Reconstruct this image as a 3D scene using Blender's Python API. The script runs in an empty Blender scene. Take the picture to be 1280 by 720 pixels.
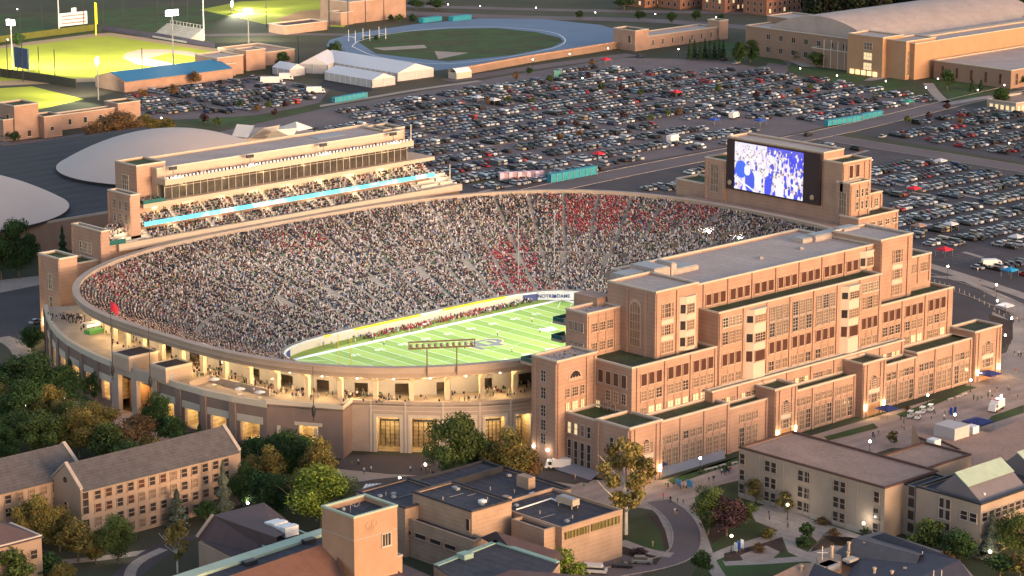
import bpy, math, random
import numpy as np
from mathutils import Vector, Matrix
R=math.radians
rnd=random.Random(7)
scn=bpy.context.scene
COL=scn.collection
# ---------- camera model (world: X along the pitch, Y across it, metres)
F=3300.;PT=R(13.25);YAW=R(43.3)
CW=np.array([-515.3,-557.5,195.83])
cyw,syw=math.cos(YAW),math.sin(YAW)
def at(px,py,z=0.0):
    """point of the real plane z=const seen at a photo pixel (used once, to survey positions)"""
    x=(px-640)/F; y=-(py-360)/F
    e=x; n=math.cos(PT)+y*math.sin(PT); d=-math.sin(PT)+y*math.cos(PT)
    X=e*cyw+n*syw; Y=-e*syw+n*cyw
    t=(z-CW[2])/d
    return (CW[0]+t*X, CW[1]+t*Y)
def project(X,Y,z):
    dx,dy,dz=X-CW[0],Y-CW[1],z-CW[2]
    e=dx*cyw-dy*syw; n=dx*syw+dy*cyw
    c=n*math.cos(PT)-dz*math.sin(PT); u=n*math.sin(PT)+dz*math.cos(PT)
    return 640+F*e/c, 360-F*u/c
# ---------- materials
MATS={}
def mat(name,col,rough=.85,var=.18,scale=.35,fine=6.0,emit=None,estr=0,metal=0,attr=None,spec=None,bands=None,bump=0,colour2=None,alpha=None):
    if name in MATS: return MATS[name]
    m=bpy.data.materials.new(name); m.use_nodes=True; nt=m.node_tree; N=nt.nodes; L=nt.links
    b=N['Principled BSDF']; b.inputs['Roughness'].default_value=rough; b.inputs['Metallic'].default_value=metal
    b.inputs['Specular IOR Level'].default_value=.25 if spec is None else spec
    tc=N.new('ShaderNodeNewGeometry')
    n1=N.new('ShaderNodeTexNoise'); n1.inputs['Scale'].default_value=scale; n1.inputs['Detail'].default_value=5
    n2=N.new('ShaderNodeTexNoise'); n2.inputs['Scale'].default_value=fine; n2.inputs['Detail'].default_value=3
    L.new(tc.outputs['Position'],n1.inputs['Vector']); L.new(tc.outputs['Position'],n2.inputs['Vector'])
    ad=N.new('ShaderNodeMath'); ad.operation='ADD'; L.new(n1.outputs['Fac'],ad.inputs[0]); L.new(n2.outputs['Fac'],ad.inputs[1])
    mr=N.new('ShaderNodeMapRange'); mr.inputs[1].default_value=.7; mr.inputs[2].default_value=1.3
    mr.inputs[3].default_value=1-var; mr.inputs[4].default_value=1+var; L.new(ad.outputs[0],mr.inputs[0])
    last=mr.outputs[0]
    if bands:
        sx=N.new('ShaderNodeSeparateXYZ'); L.new(tc.outputs['Position'],sx.inputs[0])
        w=N.new('ShaderNodeMath'); w.operation='MULTIPLY'; w.inputs[1].default_value=2*math.pi/bands[1]; L.new(sx.outputs[bands[0]],w.inputs[0])
        s=N.new('ShaderNodeMath'); s.operation='SINE'; L.new(w.outputs[0],s.inputs[0])
        q=N.new('ShaderNodeMapRange'); q.inputs[1].default_value=-.35; q.inputs[2].default_value=.35; q.inputs[3].default_value=1-bands[2]; q.inputs[4].default_value=1+bands[2]; L.new(s.outputs[0],q.inputs[0])
        mu=N.new('ShaderNodeMath'); mu.operation='MULTIPLY'; L.new(last,mu.inputs[0]); L.new(q.outputs[0],mu.inputs[1]); last=mu.outputs[0]
    mx=N.new('ShaderNodeVectorMath'); mx.operation='SCALE'
    if attr:
        a=N.new('ShaderNodeAttribute'); a.attribute_name=attr; src=a.outputs['Color']
        L.new(src,mx.inputs[0])
    elif colour2:
        mc=N.new('ShaderNodeMix'); mc.data_type='RGBA'; n3=N.new('ShaderNodeTexNoise'); n3.inputs['Scale'].default_value=scale*.37; n3.inputs['Detail'].default_value=6
        L.new(tc.outputs['Position'],n3.inputs['Vector'])
        rr=N.new('ShaderNodeMapRange'); rr.inputs[1].default_value=.42; rr.inputs[2].default_value=.58; L.new(n3.outputs['Fac'],rr.inputs[0])
        L.new(rr.outputs[0],mc.inputs[0]); mc.inputs[6].default_value=(*col,1); mc.inputs[7].default_value=(*colour2,1); L.new(mc.outputs[2],mx.inputs[0])
    else: mx.inputs[0].default_value=col
    L.new(last,mx.inputs['Scale']); L.new(mx.outputs[0],b.inputs['Base Color'])
    if bump:
        bp=N.new('ShaderNodeBump'); bp.inputs['Strength'].default_value=bump; L.new(n2.outputs['Fac'],bp.inputs['Height']); L.new(bp.outputs[0],b.inputs['Normal'])
    if emit:
        b.inputs['Emission Color'].default_value=(*emit,1); b.inputs['Emission Strength'].default_value=estr
    MATS[name]=m; return m
BRICK=mat('brick_tan',(.355,.225,.168),.9,.17,.25,5,bands=(2,1.1,.035))
BRICKD=mat('brick_brown',(.25,.165,.125),.9,.14,.25,9)
STONE=mat('limestone',(.50,.43,.35),.85,.08)
STONED=mat('limestone_weathered',(.36,.30,.26),.88,.12)
CONC=mat('concrete_beige',(.37,.29,.235),.9,.14,.15)
CONCG=mat('concrete_grey',(.36,.33,.31),.9,.14,.15)
FRAME=mat('sandstone_frame',(.44,.31,.235),.85,.06)
ROOFG=mat('roof_membrane_dark',(.062,.068,.04),.95,.4,.3,1.5,colour2=(.05,.072,.03))
ROOFL=mat('roof_membrane_light',(.38,.31,.28),.9,.14,.12,1.0,bands=(0,3.1,.02))
ROOFN=mat('roof_membrane_navy',(.05,.046,.055),.8,.28,.2,.9,bands=(0,2.6,.07))
ROOFT=mat('roof_gravel_tan',(.33,.215,.165),.95,.2,.12,1.2)
ROOFB=mat('roof_brown_tiles',(.17,.085,.06),.9,.16,.5)
ROOFP=mat('roof_slate_purple',(.085,.06,.065),.85,.14,.5)
SLATE=mat('roof_slate_grey',(.085,.078,.082),.85,.25,.6,3,bands=(2,.5,.06))
DOME=mat('dome_membrane',(.49,.40,.355),.8,.05,.05)
GLASS=mat('glass_dark',(.035,.03,.032),.25,.3,.5,spec=.5)
GLASSB=mat('glass_bronze',(.075,.03,.022),.3,.2,.5,spec=.5)
GLASSG=mat('glass_green',(.02,.10,.09),.2,.2,spec=.5)
GLASSW=mat('glass_painted_reflection',(.20,.14,.10),.2,.3,.6,spec=.6)  # sky reflection put into the base colour of the glass
LITWIN=mat('lit_window',(.6,.45,.25),.5,.3,.9,emit=(1,.72,.38),estr=.22)
WHITE=mat('white_paint',(.72,.70,.68),.6,.05)
METAL=mat('grey_metal',(.28,.28,.29),.5,.1)
DARKM=mat('dark_metal',(.03,.03,.035),.5,.1)
COPPER=mat('copper_patina',(.25,.36,.30),.7,.12,.5)
COPPERL=mat('copper_pale',(.34,.42,.33),.7,.12,.5)
YELLOW=mat('yellow_paint',(.85,.62,.03),.6,.05)
TEALF=mat('teal_fabric',(.03,.25,.32),.7,.15,.6)
NAVY=mat('navy_paint',(.035,.045,.16),.6,.1)
REDF=mat('red_fabric',(.6,.03,.05),.8,.1)
BLUEF=mat('blue_fabric',(.04,.09,.35),.8,.1)
LAMP=mat('lamp_glow',(1,1,1),.5,0,emit=(1,.88,.68),estr=4)
LAMPW=mat('floodlight_glow',(1,1,1),.5,0,emit=(1,.97,.9),estr=6)
ATT=mat('painted_colours',(1,1,1),.75,.1,.5,attr='Col')
CARM=mat('car_paint',(1,1,1),.45,.03,.5,attr='Col',spec=.3)
LEAF=mat('leaves',(1,1,1),.8,.22,.25,1.2,attr='Col',spec=.15)
BARK=mat('bark',(.16,.12,.09),.95,.25,1)
BARKW=mat('pale_bark',(.5,.47,.42),.9,.2,1)
# ---------- objects
def setp(o,label=None,cat=None,group=None,kind=None):
    if label: o['label']=label
    if cat: o['category']=cat
    if group: o['group']=group
    if kind: o['kind']=kind
    return o
def thing(name,loc,label,cat,group=None,rz=0):
    o=bpy.data.objects.new(name,None); o.empty_display_size=.5; COL.objects.link(o); o.location=loc; o.rotation_euler=(0,0,rz)
    return setp(o,label,cat,group)
def link(name,me,parent=None,loc=None,rz=0):
    o=bpy.data.objects.new(name,me); COL.objects.link(o)
    if parent is not None: o.parent=parent
    if loc is not None: o.location=loc
    o.rotation_euler=(0,0,rz)
    return o
class MB:
    def __init__(s): s.v=[];s.f=[];s.m=[];s.cur=0
    def add(s,vs,fs,m=None):
        k=len(s.v); s.v.extend(vs); mm=s.cur if m is None else m
        for f in fs: s.f.append([i+k for i in f]); s.m.append(mm)
    def box(s,x0,x1,y0,y1,z0,z1,m=None,bottom=True):
        vs=[(x0,y0,z0),(x1,y0,z0),(x1,y1,z0),(x0,y1,z0),(x0,y0,z1),(x1,y0,z1),(x1,y1,z1),(x0,y1,z1)]
        fs=[(0,1,5,4),(1,2,6,5),(2,3,7,6),(3,0,4,7),(4,5,6,7)]
        if bottom: fs.append((3,2,1,0))
        s.add(vs,fs,m); return s
    def prism(s,poly,z0,z1,m=None,mtop=None,bottom=True):
        a=sum(poly[i][0]*poly[(i+1)%len(poly)][1]-poly[(i+1)%len(poly)][0]*poly[i][1] for i in range(len(poly)))
        if a<0: poly=poly[::-1]
        n=len(poly); z1f=z1 if callable(z1) else (lambda x,y:z1)
        vs=[(x,y,z0) for x,y in poly]+[(x,y,z1f(x,y)) for x,y in poly]
        s.add(vs,[(i,(i+1)%n,n+(i+1)%n,n+i) for i in range(n)],m)
        s.add(vs[n:],[tuple(range(n))],m if mtop is None else mtop)
        if bottom: s.add(vs[:n],[tuple(range(n))[::-1]],m)
        return s
    def tube(s,a,b,r0,r1=None,n=6,m=None,caps=True):
        r1=r0 if r1 is None else r1; a=Vector(a);b=Vector(b); d=(b-a)
        if d.length<1e-6: return s
        d.normalize(); u=d.orthogonal().normalized(); w=d.cross(u); vs=[]
        for c,r in ((a,r0),(b,r1)):
            for i in range(n):
                t=2*math.pi*i/n; vs.append(tuple(c+u*(r*math.cos(t))+w*(r*math.sin(t))))
        fs=[(i,(i+1)%n,n+(i+1)%n,n+i) for i in range(n)]
        if caps: fs+= [tuple(range(n,2*n)),tuple(range(n))[::-1]]
        s.add(vs,fs,m); return s
    def ball(s,c,r,m=None,sz=1,n=8,k=5):
        vs=[(c[0],c[1],c[2]+r*sz)];fs=[]
        for j in range(1,k):
            ph=math.pi*j/k
            for i in range(n):
                t=2*math.pi*i/n; vs.append((c[0]+r*math.sin(ph)*math.cos(t),c[1]+r*math.sin(ph)*math.sin(t),c[2]+r*sz*math.cos(ph)))
        vs.append((c[0],c[1],c[2]-r*sz)); e=len(vs)-1
        for i in range(n):
            fs.append((0,1+i,1+(i+1)%n)); fs.append((e,1+(k-2)*n+(i+1)%n,1+(k-2)*n+i))
            for j in range(k-2): fs.append((1+j*n+i,1+(j+1)*n+i,1+(j+1)*n+(i+1)%n,1+j*n+(i+1)%n))
        s.add(vs,fs,m); return s
    def mesh(s,name,mats,off=(0,0,0),smooth=False):
        me=bpy.data.meshes.new(name); v=s.v
        if off!=(0,0,0): v=[(a-off[0],b-off[1],c-off[2]) for a,b,c in v]
        me.from_pydata(v,[],s.f)
        for q in (mats if isinstance(mats,(list,tuple)) else [mats]): me.materials.append(q)
        if any(s.m): me.polygons.foreach_set('material_index',s.m)
        if smooth: me.polygons.foreach_set('use_smooth',[True]*len(s.f))
        me.update(); return me
    def build(s,name,mats,parent=None,label=None,cat=None,group=None,kind=None,smooth=False,base=None):
        off=(0,0,0)
        if parent is not None: off=tuple(parent.location)
        elif base is not None: off=tuple(base)
        o=link(name,s.mesh(name,mats,off,smooth),parent)
        if parent is None and base is not None: o.location=base
        return setp(o,label,cat,group,kind)
def bulk(name,verts,faces,mats,cols=None,midx=None,kind=None,label=None,cat=None,group=None,parent=None):
    """many small solids in one mesh; verts (n,3), faces (m,4) numpy, cols (n,4)"""
    me=bpy.data.meshes.new(name); n=len(verts); m=len(faces)
    me.vertices.add(n); me.vertices.foreach_set('co',verts.astype(np.float32).ravel())
    me.loops.add(m*4); me.loops.foreach_set('vertex_index',faces.astype(np.int32).ravel())
    me.polygons.add(m); me.polygons.foreach_set('loop_start',np.arange(0,m*4,4,dtype=np.int32))
    for q in (mats if isinstance(mats,(list,tuple)) else [mats]): me.materials.append(q)
    if midx is not None: me.polygons.foreach_set('material_index',midx.astype(np.int32))
    me.update(calc_edges=True)
    if cols is not None:
        ca=me.color_attributes.new('Col','FLOAT_COLOR','POINT'); ca.data.foreach_set('color',cols.astype(np.float32).ravel())
    o=link(name,me,parent); return setp(o,label,cat,group,kind)
def stamp(tv,tf,pos,rot,scl=None):
    """template verts (k,3), faces (f,4) at positions (n,3), z-rotations (n), scales (n,3)"""
    n=len(pos);k=len(tv); V=np.repeat(tv[None],n,0)
    if scl is not None: V=V*scl[:,None,:]
    c,s=np.cos(rot)[:,None],np.sin(rot)[:,None]
    X=V[:,:,0]*c-V[:,:,1]*s; Y=V[:,:,0]*s+V[:,:,1]*c
    V=np.stack([X,Y,V[:,:,2]],2)+pos[:,None,:]
    Fc=(tf[None]+(np.arange(n)*k)[:,None,None]).reshape(-1,4)
    return V.reshape(-1,3),Fc
# ---------- camera, world, sun
cam=bpy.data.cameras.new('camera'); co=bpy.data.objects.new('camera',cam); COL.objects.link(co)
co.location=CW; co.rotation_euler=(math.pi/2-PT,0,-YAW); cam.sensor_width=36; cam.lens=F/1280*36; cam.clip_start=5; cam.clip_end=20000
scn.camera=co
W=bpy.data.worlds.new('World'); scn.world=W; W.use_nodes=True
SUN_EL=R(6.0); SUN_AZ=(.12,-1.0)   # horizontal direction towards the sun
sky=W.node_tree.nodes.new('ShaderNodeTexSky'); sky.sky_type='NISHITA'; sky.sun_disc=False; sky.sun_elevation=SUN_EL
sky.sun_rotation=math.atan2(SUN_AZ[0],SUN_AZ[1]); sky.altitude=200; sky.air_density=1.0; sky.dust_density=2.2; sky.ozone_density=1.0
tint=W.node_tree.nodes.new('ShaderNodeMix'); tint.data_type='RGBA'; tint.blend_type='MULTIPLY'; tint.inputs[0].default_value=1; tint.inputs[7].default_value=(1.08,.975,.995,1); W.node_tree.links.new(sky.outputs[0],tint.inputs[6]); W.node_tree.links.new(tint.outputs[2],W.node_tree.nodes['Background'].inputs[0]); W.node_tree.nodes['Background'].inputs[1].default_value=.15
sl=bpy.data.lights.new('sun','SUN'); sl.energy=.72; sl.angle=R(20); sl.color=(1,.72,.52)
so=bpy.data.objects.new('sun',sl); COL.objects.link(so); so.location=(0,-300,300)
hd=Vector((SUN_AZ[0],SUN_AZ[1],0)).normalized(); sd=hd*math.cos(SUN_EL)+Vector((0,0,math.sin(SUN_EL)))
so.rotation_euler=sd.to_track_quat('Z','Y').to_euler()
vs=scn.view_settings; vs.view_transform='Standard'; vs.look='None'; vs.gamma=1; vs.use_curve_mapping=False; vs.exposure=1.9
def point(loc,watts,col=(1,.8,.5),size=.4,parent=None,spot=None,target=None,blend=.6):
    l=bpy.data.lights.new('lamp_light','SPOT' if spot else 'POINT'); l.energy=watts; l.color=col; l.shadow_soft_size=size
    o=bpy.data.objects.new('lamp_light',l); COL.objects.link(o); o.location=loc
    if spot:
        l.spot_size=R(spot); l.spot_blend=blend; d=Vector(loc)-Vector(target); o.rotation_euler=d.to_track_quat('Z','Y').to_euler()
    if parent is not None:
        o.parent=parent; o.location=Vector(loc)-parent.location
    return o
# ================= stadium bowl =================
def curve(off=0.0,n=480,a=118.5,b=93.0,p=2.8,t0=0,t1=2*math.pi):
    t=np.linspace(t0,t1,6001); c,s=np.cos(t),np.sin(t)
    x=a*np.sign(c)*np.abs(c)**(2/p); y=b*np.sign(s)*np.abs(s)**(2/p)
    nx=np.sign(x)*np.abs(x/a)**(p-1)/a; ny=np.sign(y)*np.abs(y/b)**(p-1)/b; l=np.hypot(nx,ny)+1e-12
    x=x+off*nx/l; y=y+off*ny/l
    d=np.concatenate([[0],np.cumsum(np.hypot(np.diff(x),np.diff(y)))])
    q=np.linspace(0,d[-1],n,endpoint=False)
    return np.stack([np.interp(q,d,x),np.interp(q,d,y)],1),d[-1]
RIMZ=23.6
NR=480
rim,RL=curve(0,NR)
tn=np.roll(rim,-1,0)-np.roll(rim,1,0); tn/=np.hypot(tn[:,0],tn[:,1])[:,None]; nrm=np.stack([tn[:,1],-tn[:,0]],1)
# inner line of the stand, matched by direction from the centre of each half
def inner_pt(x,y):
    a,b,p=61.,33.4,4.5
    # shoot from rim point inwards along blended normal
    cx=max(-34,min(34,x*.42)); cy=0
    dx,dy=x-cx,y-cy
    lo,hi=0.,1.
    for _ in range(30):
        m=(lo+hi)/2; X=cx+dx*m; Y=cy+dy*m
        if abs(X/a)**p+abs(Y/b)**p>1: hi=m
        else: lo=m
    return cx+dx*lo,cy+dy*lo
inn=np.array([inner_pt(x,y) for x,y in rim])
def bowlz(r): return 2.7+(RIMZ-.5-2.7)*(.78*r+.22*r*r)
outer=rim-nrm*0.9
bowl=thing('stadium_bowl',(0,0,0),'oval open-air stadium bowl with colonnade and curved outer wall round the green pitch','stadium')
# stepped stand
NROW=64
b=MB(); rs=np.linspace(0,1,NROW+1); prev=None
for k in range(NROW):
    for (r,z) in ((rs[k],bowlz(rs[k])),(rs[k+1],bowlz(rs[k]))):
        P=inn+(outer-inn)*r; i0=len(b.v); b.v.extend([(float(x),float(y),z) for x,y in P])
        if prev is not None:
            for i in range(NR):
                j=(i+1)%NR; b.f.append([prev+i,prev+j,i0+j,i0+i]); b.m.append(0)
        prev=i0
stand=b.build('grandstand',mat('stand_concrete',(.23,.20,.18),.9,.2,.2),bowl)
# rim beam
def ring(mb,o0,o1,z0,z1,sel=None,m=0):
    """closed ring of rectangular section between offsets o0>o1"""
    A=rim+nrm*o0;B=rim+nrm*o1
    for i in range(NR):
        if sel is not None and not sel(i): continue
        j=(i+1)%NR
        vs=[(*A[i],z0),(*A[j],z0),(*B[j],z0),(*B[i],z0),(*A[i],z1),(*A[j],z1),(*B[j],z1),(*B[i],z1)]
        fs=[(0,1,5,4),(2,3,7,6),(4,5,6,7),(1,0,3,2)]
        e0=sel is not None and not sel(i-1); e1=sel is not None and not sel(j)
        if e0: fs.append((3,0,4,7))
        if e1: fs.append((1,2,6,5))
        mb.add([tuple(map(float,v)) for v in vs],fs,m)
vis=lambda i: not(rim[i%NR][1]<-84 and rim[i%NR][0]>-60) 
b=MB(); ring(b,.15,-1.3,22.1,23.6,vis); ring(b,-.75,-1.25,20.9,22.1,vis); ring(b,.45,-1.6,23.6,23.9,vis)
ring(b,.3,.15,22.3,22.5,vis)
b.build('rim_wall',CONC,bowl)
# underside of the stand above the concourse
b=MB(); A=rim-nrm*1.2;B=rim-nrm*13.5
for i in range(NR):
    j=(i+1)%NR
    if A[i][0]<-45 and A[i][1]<88:
        b.add([(*A[i],21.0),(*A[j],21.0),(*B[j],17.0),(*B[i],17.0)],[(0,1,2,3)])
b.build('stand_underside',CONC,bowl)
# concourse back wall with dark passages
left=lambda i:(rim[i][0]<-42 and rim[i][1]<88)
b=MB()
for i in range(NR):
    if left(i):
        j=(i+1)%NR
        A=rim-nrm*13.0; ph=(i%9)
        z0=12.9 if ph not in (3,4,5) else 16.2
        b.add([(*A[i],z0),(*A[j],z0),(*A[j],18.6),(*A[i],18.6)],[(0,1,2,3)])
b.build('concourse_wall',CONCG,bowl)
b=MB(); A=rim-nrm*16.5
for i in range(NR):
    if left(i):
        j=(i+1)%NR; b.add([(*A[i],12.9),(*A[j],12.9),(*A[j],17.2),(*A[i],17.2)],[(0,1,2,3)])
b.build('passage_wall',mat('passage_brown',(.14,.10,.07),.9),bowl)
# outer wall of terrace
W1=[(-56,-88.6),(-63.3,-86.8),(-70.1,-84.6),(-77.1,-80.6),(-84.4,-74.6),(-91,-67.6),(-96.6,-60.6),(-99.6,-56.8)]
PAV=[(-99.6,-56.8),(-105.8,-60.6),(-116.6,-43.2)]
W2=[(-116.6,-43.2),(-119.6,-33),(-121.4,-23),(-122,-13),(-122,-3.5)]
W3=[(-122,16.5),(-121.2,25.5),(-119.6,35),(-117.4,45),(-114.3,54.5),(-110.2,64),(-105,74),(-98.8,84.5)]
TW=13.6
FL=12.8
def wall_open(mb,p0,p1,z0,z1,th,ops,m=0):
    """straight wall with rectangular openings [(s0,s1,zb,zt)], outside is to the right of p0->p1 seen from above"""
    d=Vector((p1[0]-p0[0],p1[1]-p0[1])); L=d.length; d/=L; n=Vector((-d.y,d.x))
    def bx(s0,s1,a,c):
        if s1-s0<.01 or c-a<.01: return
        q=[]
        for s,o in ((s0,0),(s1,0),(s1,th),(s0,th)): q.append((p0[0]+d.x*s+n.x*o,p0[1]+d.y*s+n.y*o))
        mb.prism(q,a,c,m)
    s=0
    for (a,c,zb,zt) in sorted(ops):
        bx(s,a,z0,z1); bx(a,c,zt,z1); bx(a,c,z0,zb); s=c
    bx(s,L,z0,z1)
    return d,n,L
outs=[]  # opening centres for lights
def inside(p,dist):
    return p
bw=MB(); bb=MB(); bs=MB()
def seglen(a,b): return math.hypot(a[0]-b[0],a[1]-b[1])
interiors=[]
for poly,kind in ((W1[::-1],'front'),(PAV[::-1],'pav'),(W2[::-1],'left'),(W3[::-1],'left')):
    # walk so that the outside (camera side) is to the right
    for a,c in zip(poly[:-1],poly[1:]):
        L=seglen(a,c)
        if kind=='front':
            w=min(7.2,L-3); ops=[((L-w)/2,(L+w)/2,0,9.3)] if L>6.5 else []
            d,n,_=wall_open(bw,a,c,0,TW,.9,ops)
            if ops:
                interiors.append((a,c,n,w,9.3,0))
                # stone frame round the opening
                for s0,s1,z0,z1 in ((ops[0][0]-.8,ops[0][0]-.02,0,10.1),(ops[0][1]+.02,ops[0][1]+.8,0,10.1),(ops[0][0]-.02,ops[0][1]+.02,9.32,10.1)):
                    q=[(a[0]+d.x*s+n.x*o,a[1]+d.y*s+n.y*o) for s,o in ((s0,-.12),(s1,-.12),(s1,.02),(s0,.02))]
                    bs.prism(q,z0,z1)
                for zz in (11.0,12.2):
                    q=[(a[0]+d.x*s+n.x*o,a[1]+d.y*s+n.y*o) for s,o in ((0,-.08),(L,-.08),(L,.02),(0,.02))]; bs.prism(q,zz,zz+.18)
            q=[(a[0]+d.x*s+n.x*o,a[1]+d.y*s+n.y*o) for s,o in ((L-.22,-.1),(L+.22,-.1),(L+.22,.1),(L-.22,.1))]; bs.prism(q,0,TW)
        elif kind=='pav':
            big=L>15
            ops=[(L*.42,L*.42+5.2,3.6,8.0)] if big else []
            d,n,_=wall_open(bb,a,c,0,TW+.5-1.1,.9,ops)
            if ops: interiors.append((a,c,n,5.2,8.0,3.6,L*.42))
            q=[(a[0]+d.x*s+n.x*o,a[1]+d.y*s+n.y*o) for s,o in ((-.1,-.18),(L+.1,-.18),(L+.1,.9),(-.1,.9))]; bs.prism(q,TW+.5-1.1,TW+.5)
            if big:
                for s in (L*.42-1.1,):
                    q=[(a[0]+d.x*(s+t)+n.x*o,a[1]+d.y*(s+t)+n.y*o) for t,o in ((0,-.15),(7.4,-.15),(7.4,.02),(0,.02))]; bs.prism(q,8.02,8.9)
                for s in (3.2,13.2):
                    q=[(a[0]+d.x*(s+t)+n.x*o,a[1]+d.y*(s+t)+n.y*o) for t,o in ((-.45,-.16),(.45,-.16),(.45,.02),(-.45,.02))]; bs.prism(q,1.5,7.5)
        else:
            w=L-4.6; ops=[((L-w)/2,(L+w)/2,2.2,7.3)]
            d,n,_=wall_open(bb,a,c,0,TW-1.6,.9,ops)
            interiors.append((a,c,n,w,7.3,2.2))
            q=[(a[0]+d.x*s+n.x*o,a[1]+d.y*s+n.y*o) for s,o in ((0,-.2),(L,-.2),(L,.9),(0,.9))]; bs.prism(q,TW-1.6,TW)
            q=[(a[0]+d.x*s+n.x*o,a[1]+d.y*s+n.y*o) for s,o in ((1.2,-.12),(L-1.2,-.12),(L-1.2,.02),(1.2,.02))]; bs.prism(q,7.32,9.2)
            for s in (0,):
                q=[(a[0]+d.x*(s+t)+n.x*o,a[1]+d.y*(s+t)+n.y*o) for t,o in ((-1.0,-.45),(1.0,-.45),(1.0,.0),(-1.0,.0))]; bb.prism(q,0,TW-1.62)
bw.build('outer_wall',CONC,bowl); bb.build('brick_outer_wall',mat('brick_mauve',(.22,.155,.13),.9,.14,.25,9),bowl); bs.build('stone_trim',STONE,bowl)
# terrace slab
tpoly=W1[:-1]+PAV+W2[1:]+W3+[(-84,76),(-92,50),(-98,20),(-98,-10),(-96,-35),(-88,-52),(-74,-66),(-50,-76)]
MB().prism(tpoly,FL-.5,FL).build('terrace_floor',mat('terrace_paving',(.38,.31,.24),.9,.16,.3),bowl)
# rooms behind the openings
b=MB(); k=0
for it in interiors:
    a,c,n,w,zt,zb=it[:6]; L=seglen(a,c); d=Vector(((c[0]-a[0])/L,(c[1]-a[1])/L))
    s0=(L-w)/2 if len(it)<7 else it[6]
    q=lambda s,o:(a[0]+d.x*s+n.x*o,a[1]+d.y*s+n.y*o)
    dep=6.0
    # back wall, side walls (with thickness), ceiling
    b.prism([q(s0-.5,dep),q(s0+w+.5,dep),q(s0+w+.5,dep+.3),q(s0-.5,dep+.3)],zb,zt+1)
    b.prism([q(s0-.5,.95),q(s0-.3,.95),q(s0-.3,dep),q(s0-.5,dep)],zb,zt+1); b.prism([q(s0+w+.3,.95),q(s0+w+.5,.95),q(s0+w+.5,dep),q(s0+w+.3,dep)],zb,zt+1)
    b.prism([q(s0-.5,.95),q(s0+w+.5,.95),q(s0+w+.5,dep),q(s0-.5,dep)],zb-.15,zb+.05)
    pc=q(s0+w/2,3.0); point((pc[0],pc[1],zt-1.0),360 if zb==0 else 260,(1,.74,.42),.3,bowl)
    # dark mullions in the opening
    nm=5
    if zb==0:
        for i in range(nm+1):
            s=s0+w*i/nm; x,y=q(s,dep-.25)
            b.tube((x,y,0),(x,y,zt-2.6),.08,n=4,m=1)
        b.prism([q(s0,dep-.3),q(s0+w,dep-.3),q(s0+w,dep-.1),q(s0,dep-.1)],zt-2.6,zt-2.1,1)
b.build('gate_interior',[mat('ochre_gate_panels',(.40,.30,.16),.8,.35,.8,2.5,bands=(2,1.1,.1)),DARKM],bowl)
# columns
cl,CL=curve(-8.0,2000)
L=0;cols=[]
i=0
start=None
d=np.concatenate([[0],np.cumsum(np.hypot(*(np.diff(cl,axis=0)).T))])
sel=[k for k in range(2000) if cl[k][0]<-57 and (cl[k][1]<74)]
# order: from (x=-60,y=-80) round to (y=74): the curve runs counter-clockwise, so take it reversed
sel=sel[::-1]
last=None; acc=3
for k in sel:
    if last is not None: acc+=math.hypot(cl[k][0]-cl[last][0],cl[k][1]-cl[last][1])
    last=k
    if acc>=9.0: cols.append(k); acc=0
ct=np.roll(cl,-1,0)-np.roll(cl,1,0); ct/=np.hypot(ct[:,0],ct[:,1])[:,None]
colmesh=MB()
prof=[(-.65,FL),(.65,FL),(.6,18.0),(3.4,19.9),(7.0,20.8),(7.0,21.3),(-.65,19.2)]
vs=[(x,-.62,z) for x,z in prof]+[(x,.62,z) for x,z in prof]; n=len(prof)
colmesh.add(vs,[(i,(i+1)%n,n+(i+1)%n,n+i) for i in range(n)]+[tuple(range(n))[::-1],tuple(range(n,2*n))])
cm=colmesh.mesh('column',mat('column_cream',(.58,.48,.36),.85,.06))
for q,k in enumerate(cols):
    nx,ny=ct[k][1],-ct[k][0]; o=link('column',cm,bowl,(cl[k][0],cl[k][1],0),math.atan2(ny,nx))
    if q<len(cols)-1:
        m=(cl[k]+cl[cols[q+1]])/2; px,py=m[0]+nx*1.2,m[1]+ny*1.2
        fx=MB(); fx.tube((px,py,18.9),(px,py,19.2),.22,n=8); fx.build('ceiling_lamp',LAMP,bowl)
        point((px,py,17.0),400,(1,.72,.36),.3,bowl)
# back parapet of the far rim outer wall
b=MB(); far=lambda i: not(rim[i%NR][0]<-42 and rim[i%NR][1]<88) and vis(i)
ring(b,-.6,-1.1,0,19.9,far); b.build('rear_wall',BRICK,bowl)
# gate frame between the two terrace walls
b=MB(); gx=-122.0
for y0,y1 in ((13.6,16.9),(5.2,7.6),(-3.9,-2.0)): b.box(gx-.6,gx+.7,y0,y1,0,10.9)
b.box(gx-.8,gx+.8,-3.9,16.9,10.9,TW+.2); b.build('gate_frame',STONED,bowl)
b=MB(); b.box(gx+5,gx+5.4,-3.5,16.5,0,12.2,0); b.box(gx+3,gx+3.3,-3.5,16.5,8.6,9.2,1); b.build('gate_interior',[mat('gate_orange',(.40,.21,.09),.8,.3),DARKM],bowl)
for y in (1.5,10.5): point((gx+2.6,y,8),300,(1,.6,.25),.3,bowl)
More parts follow.
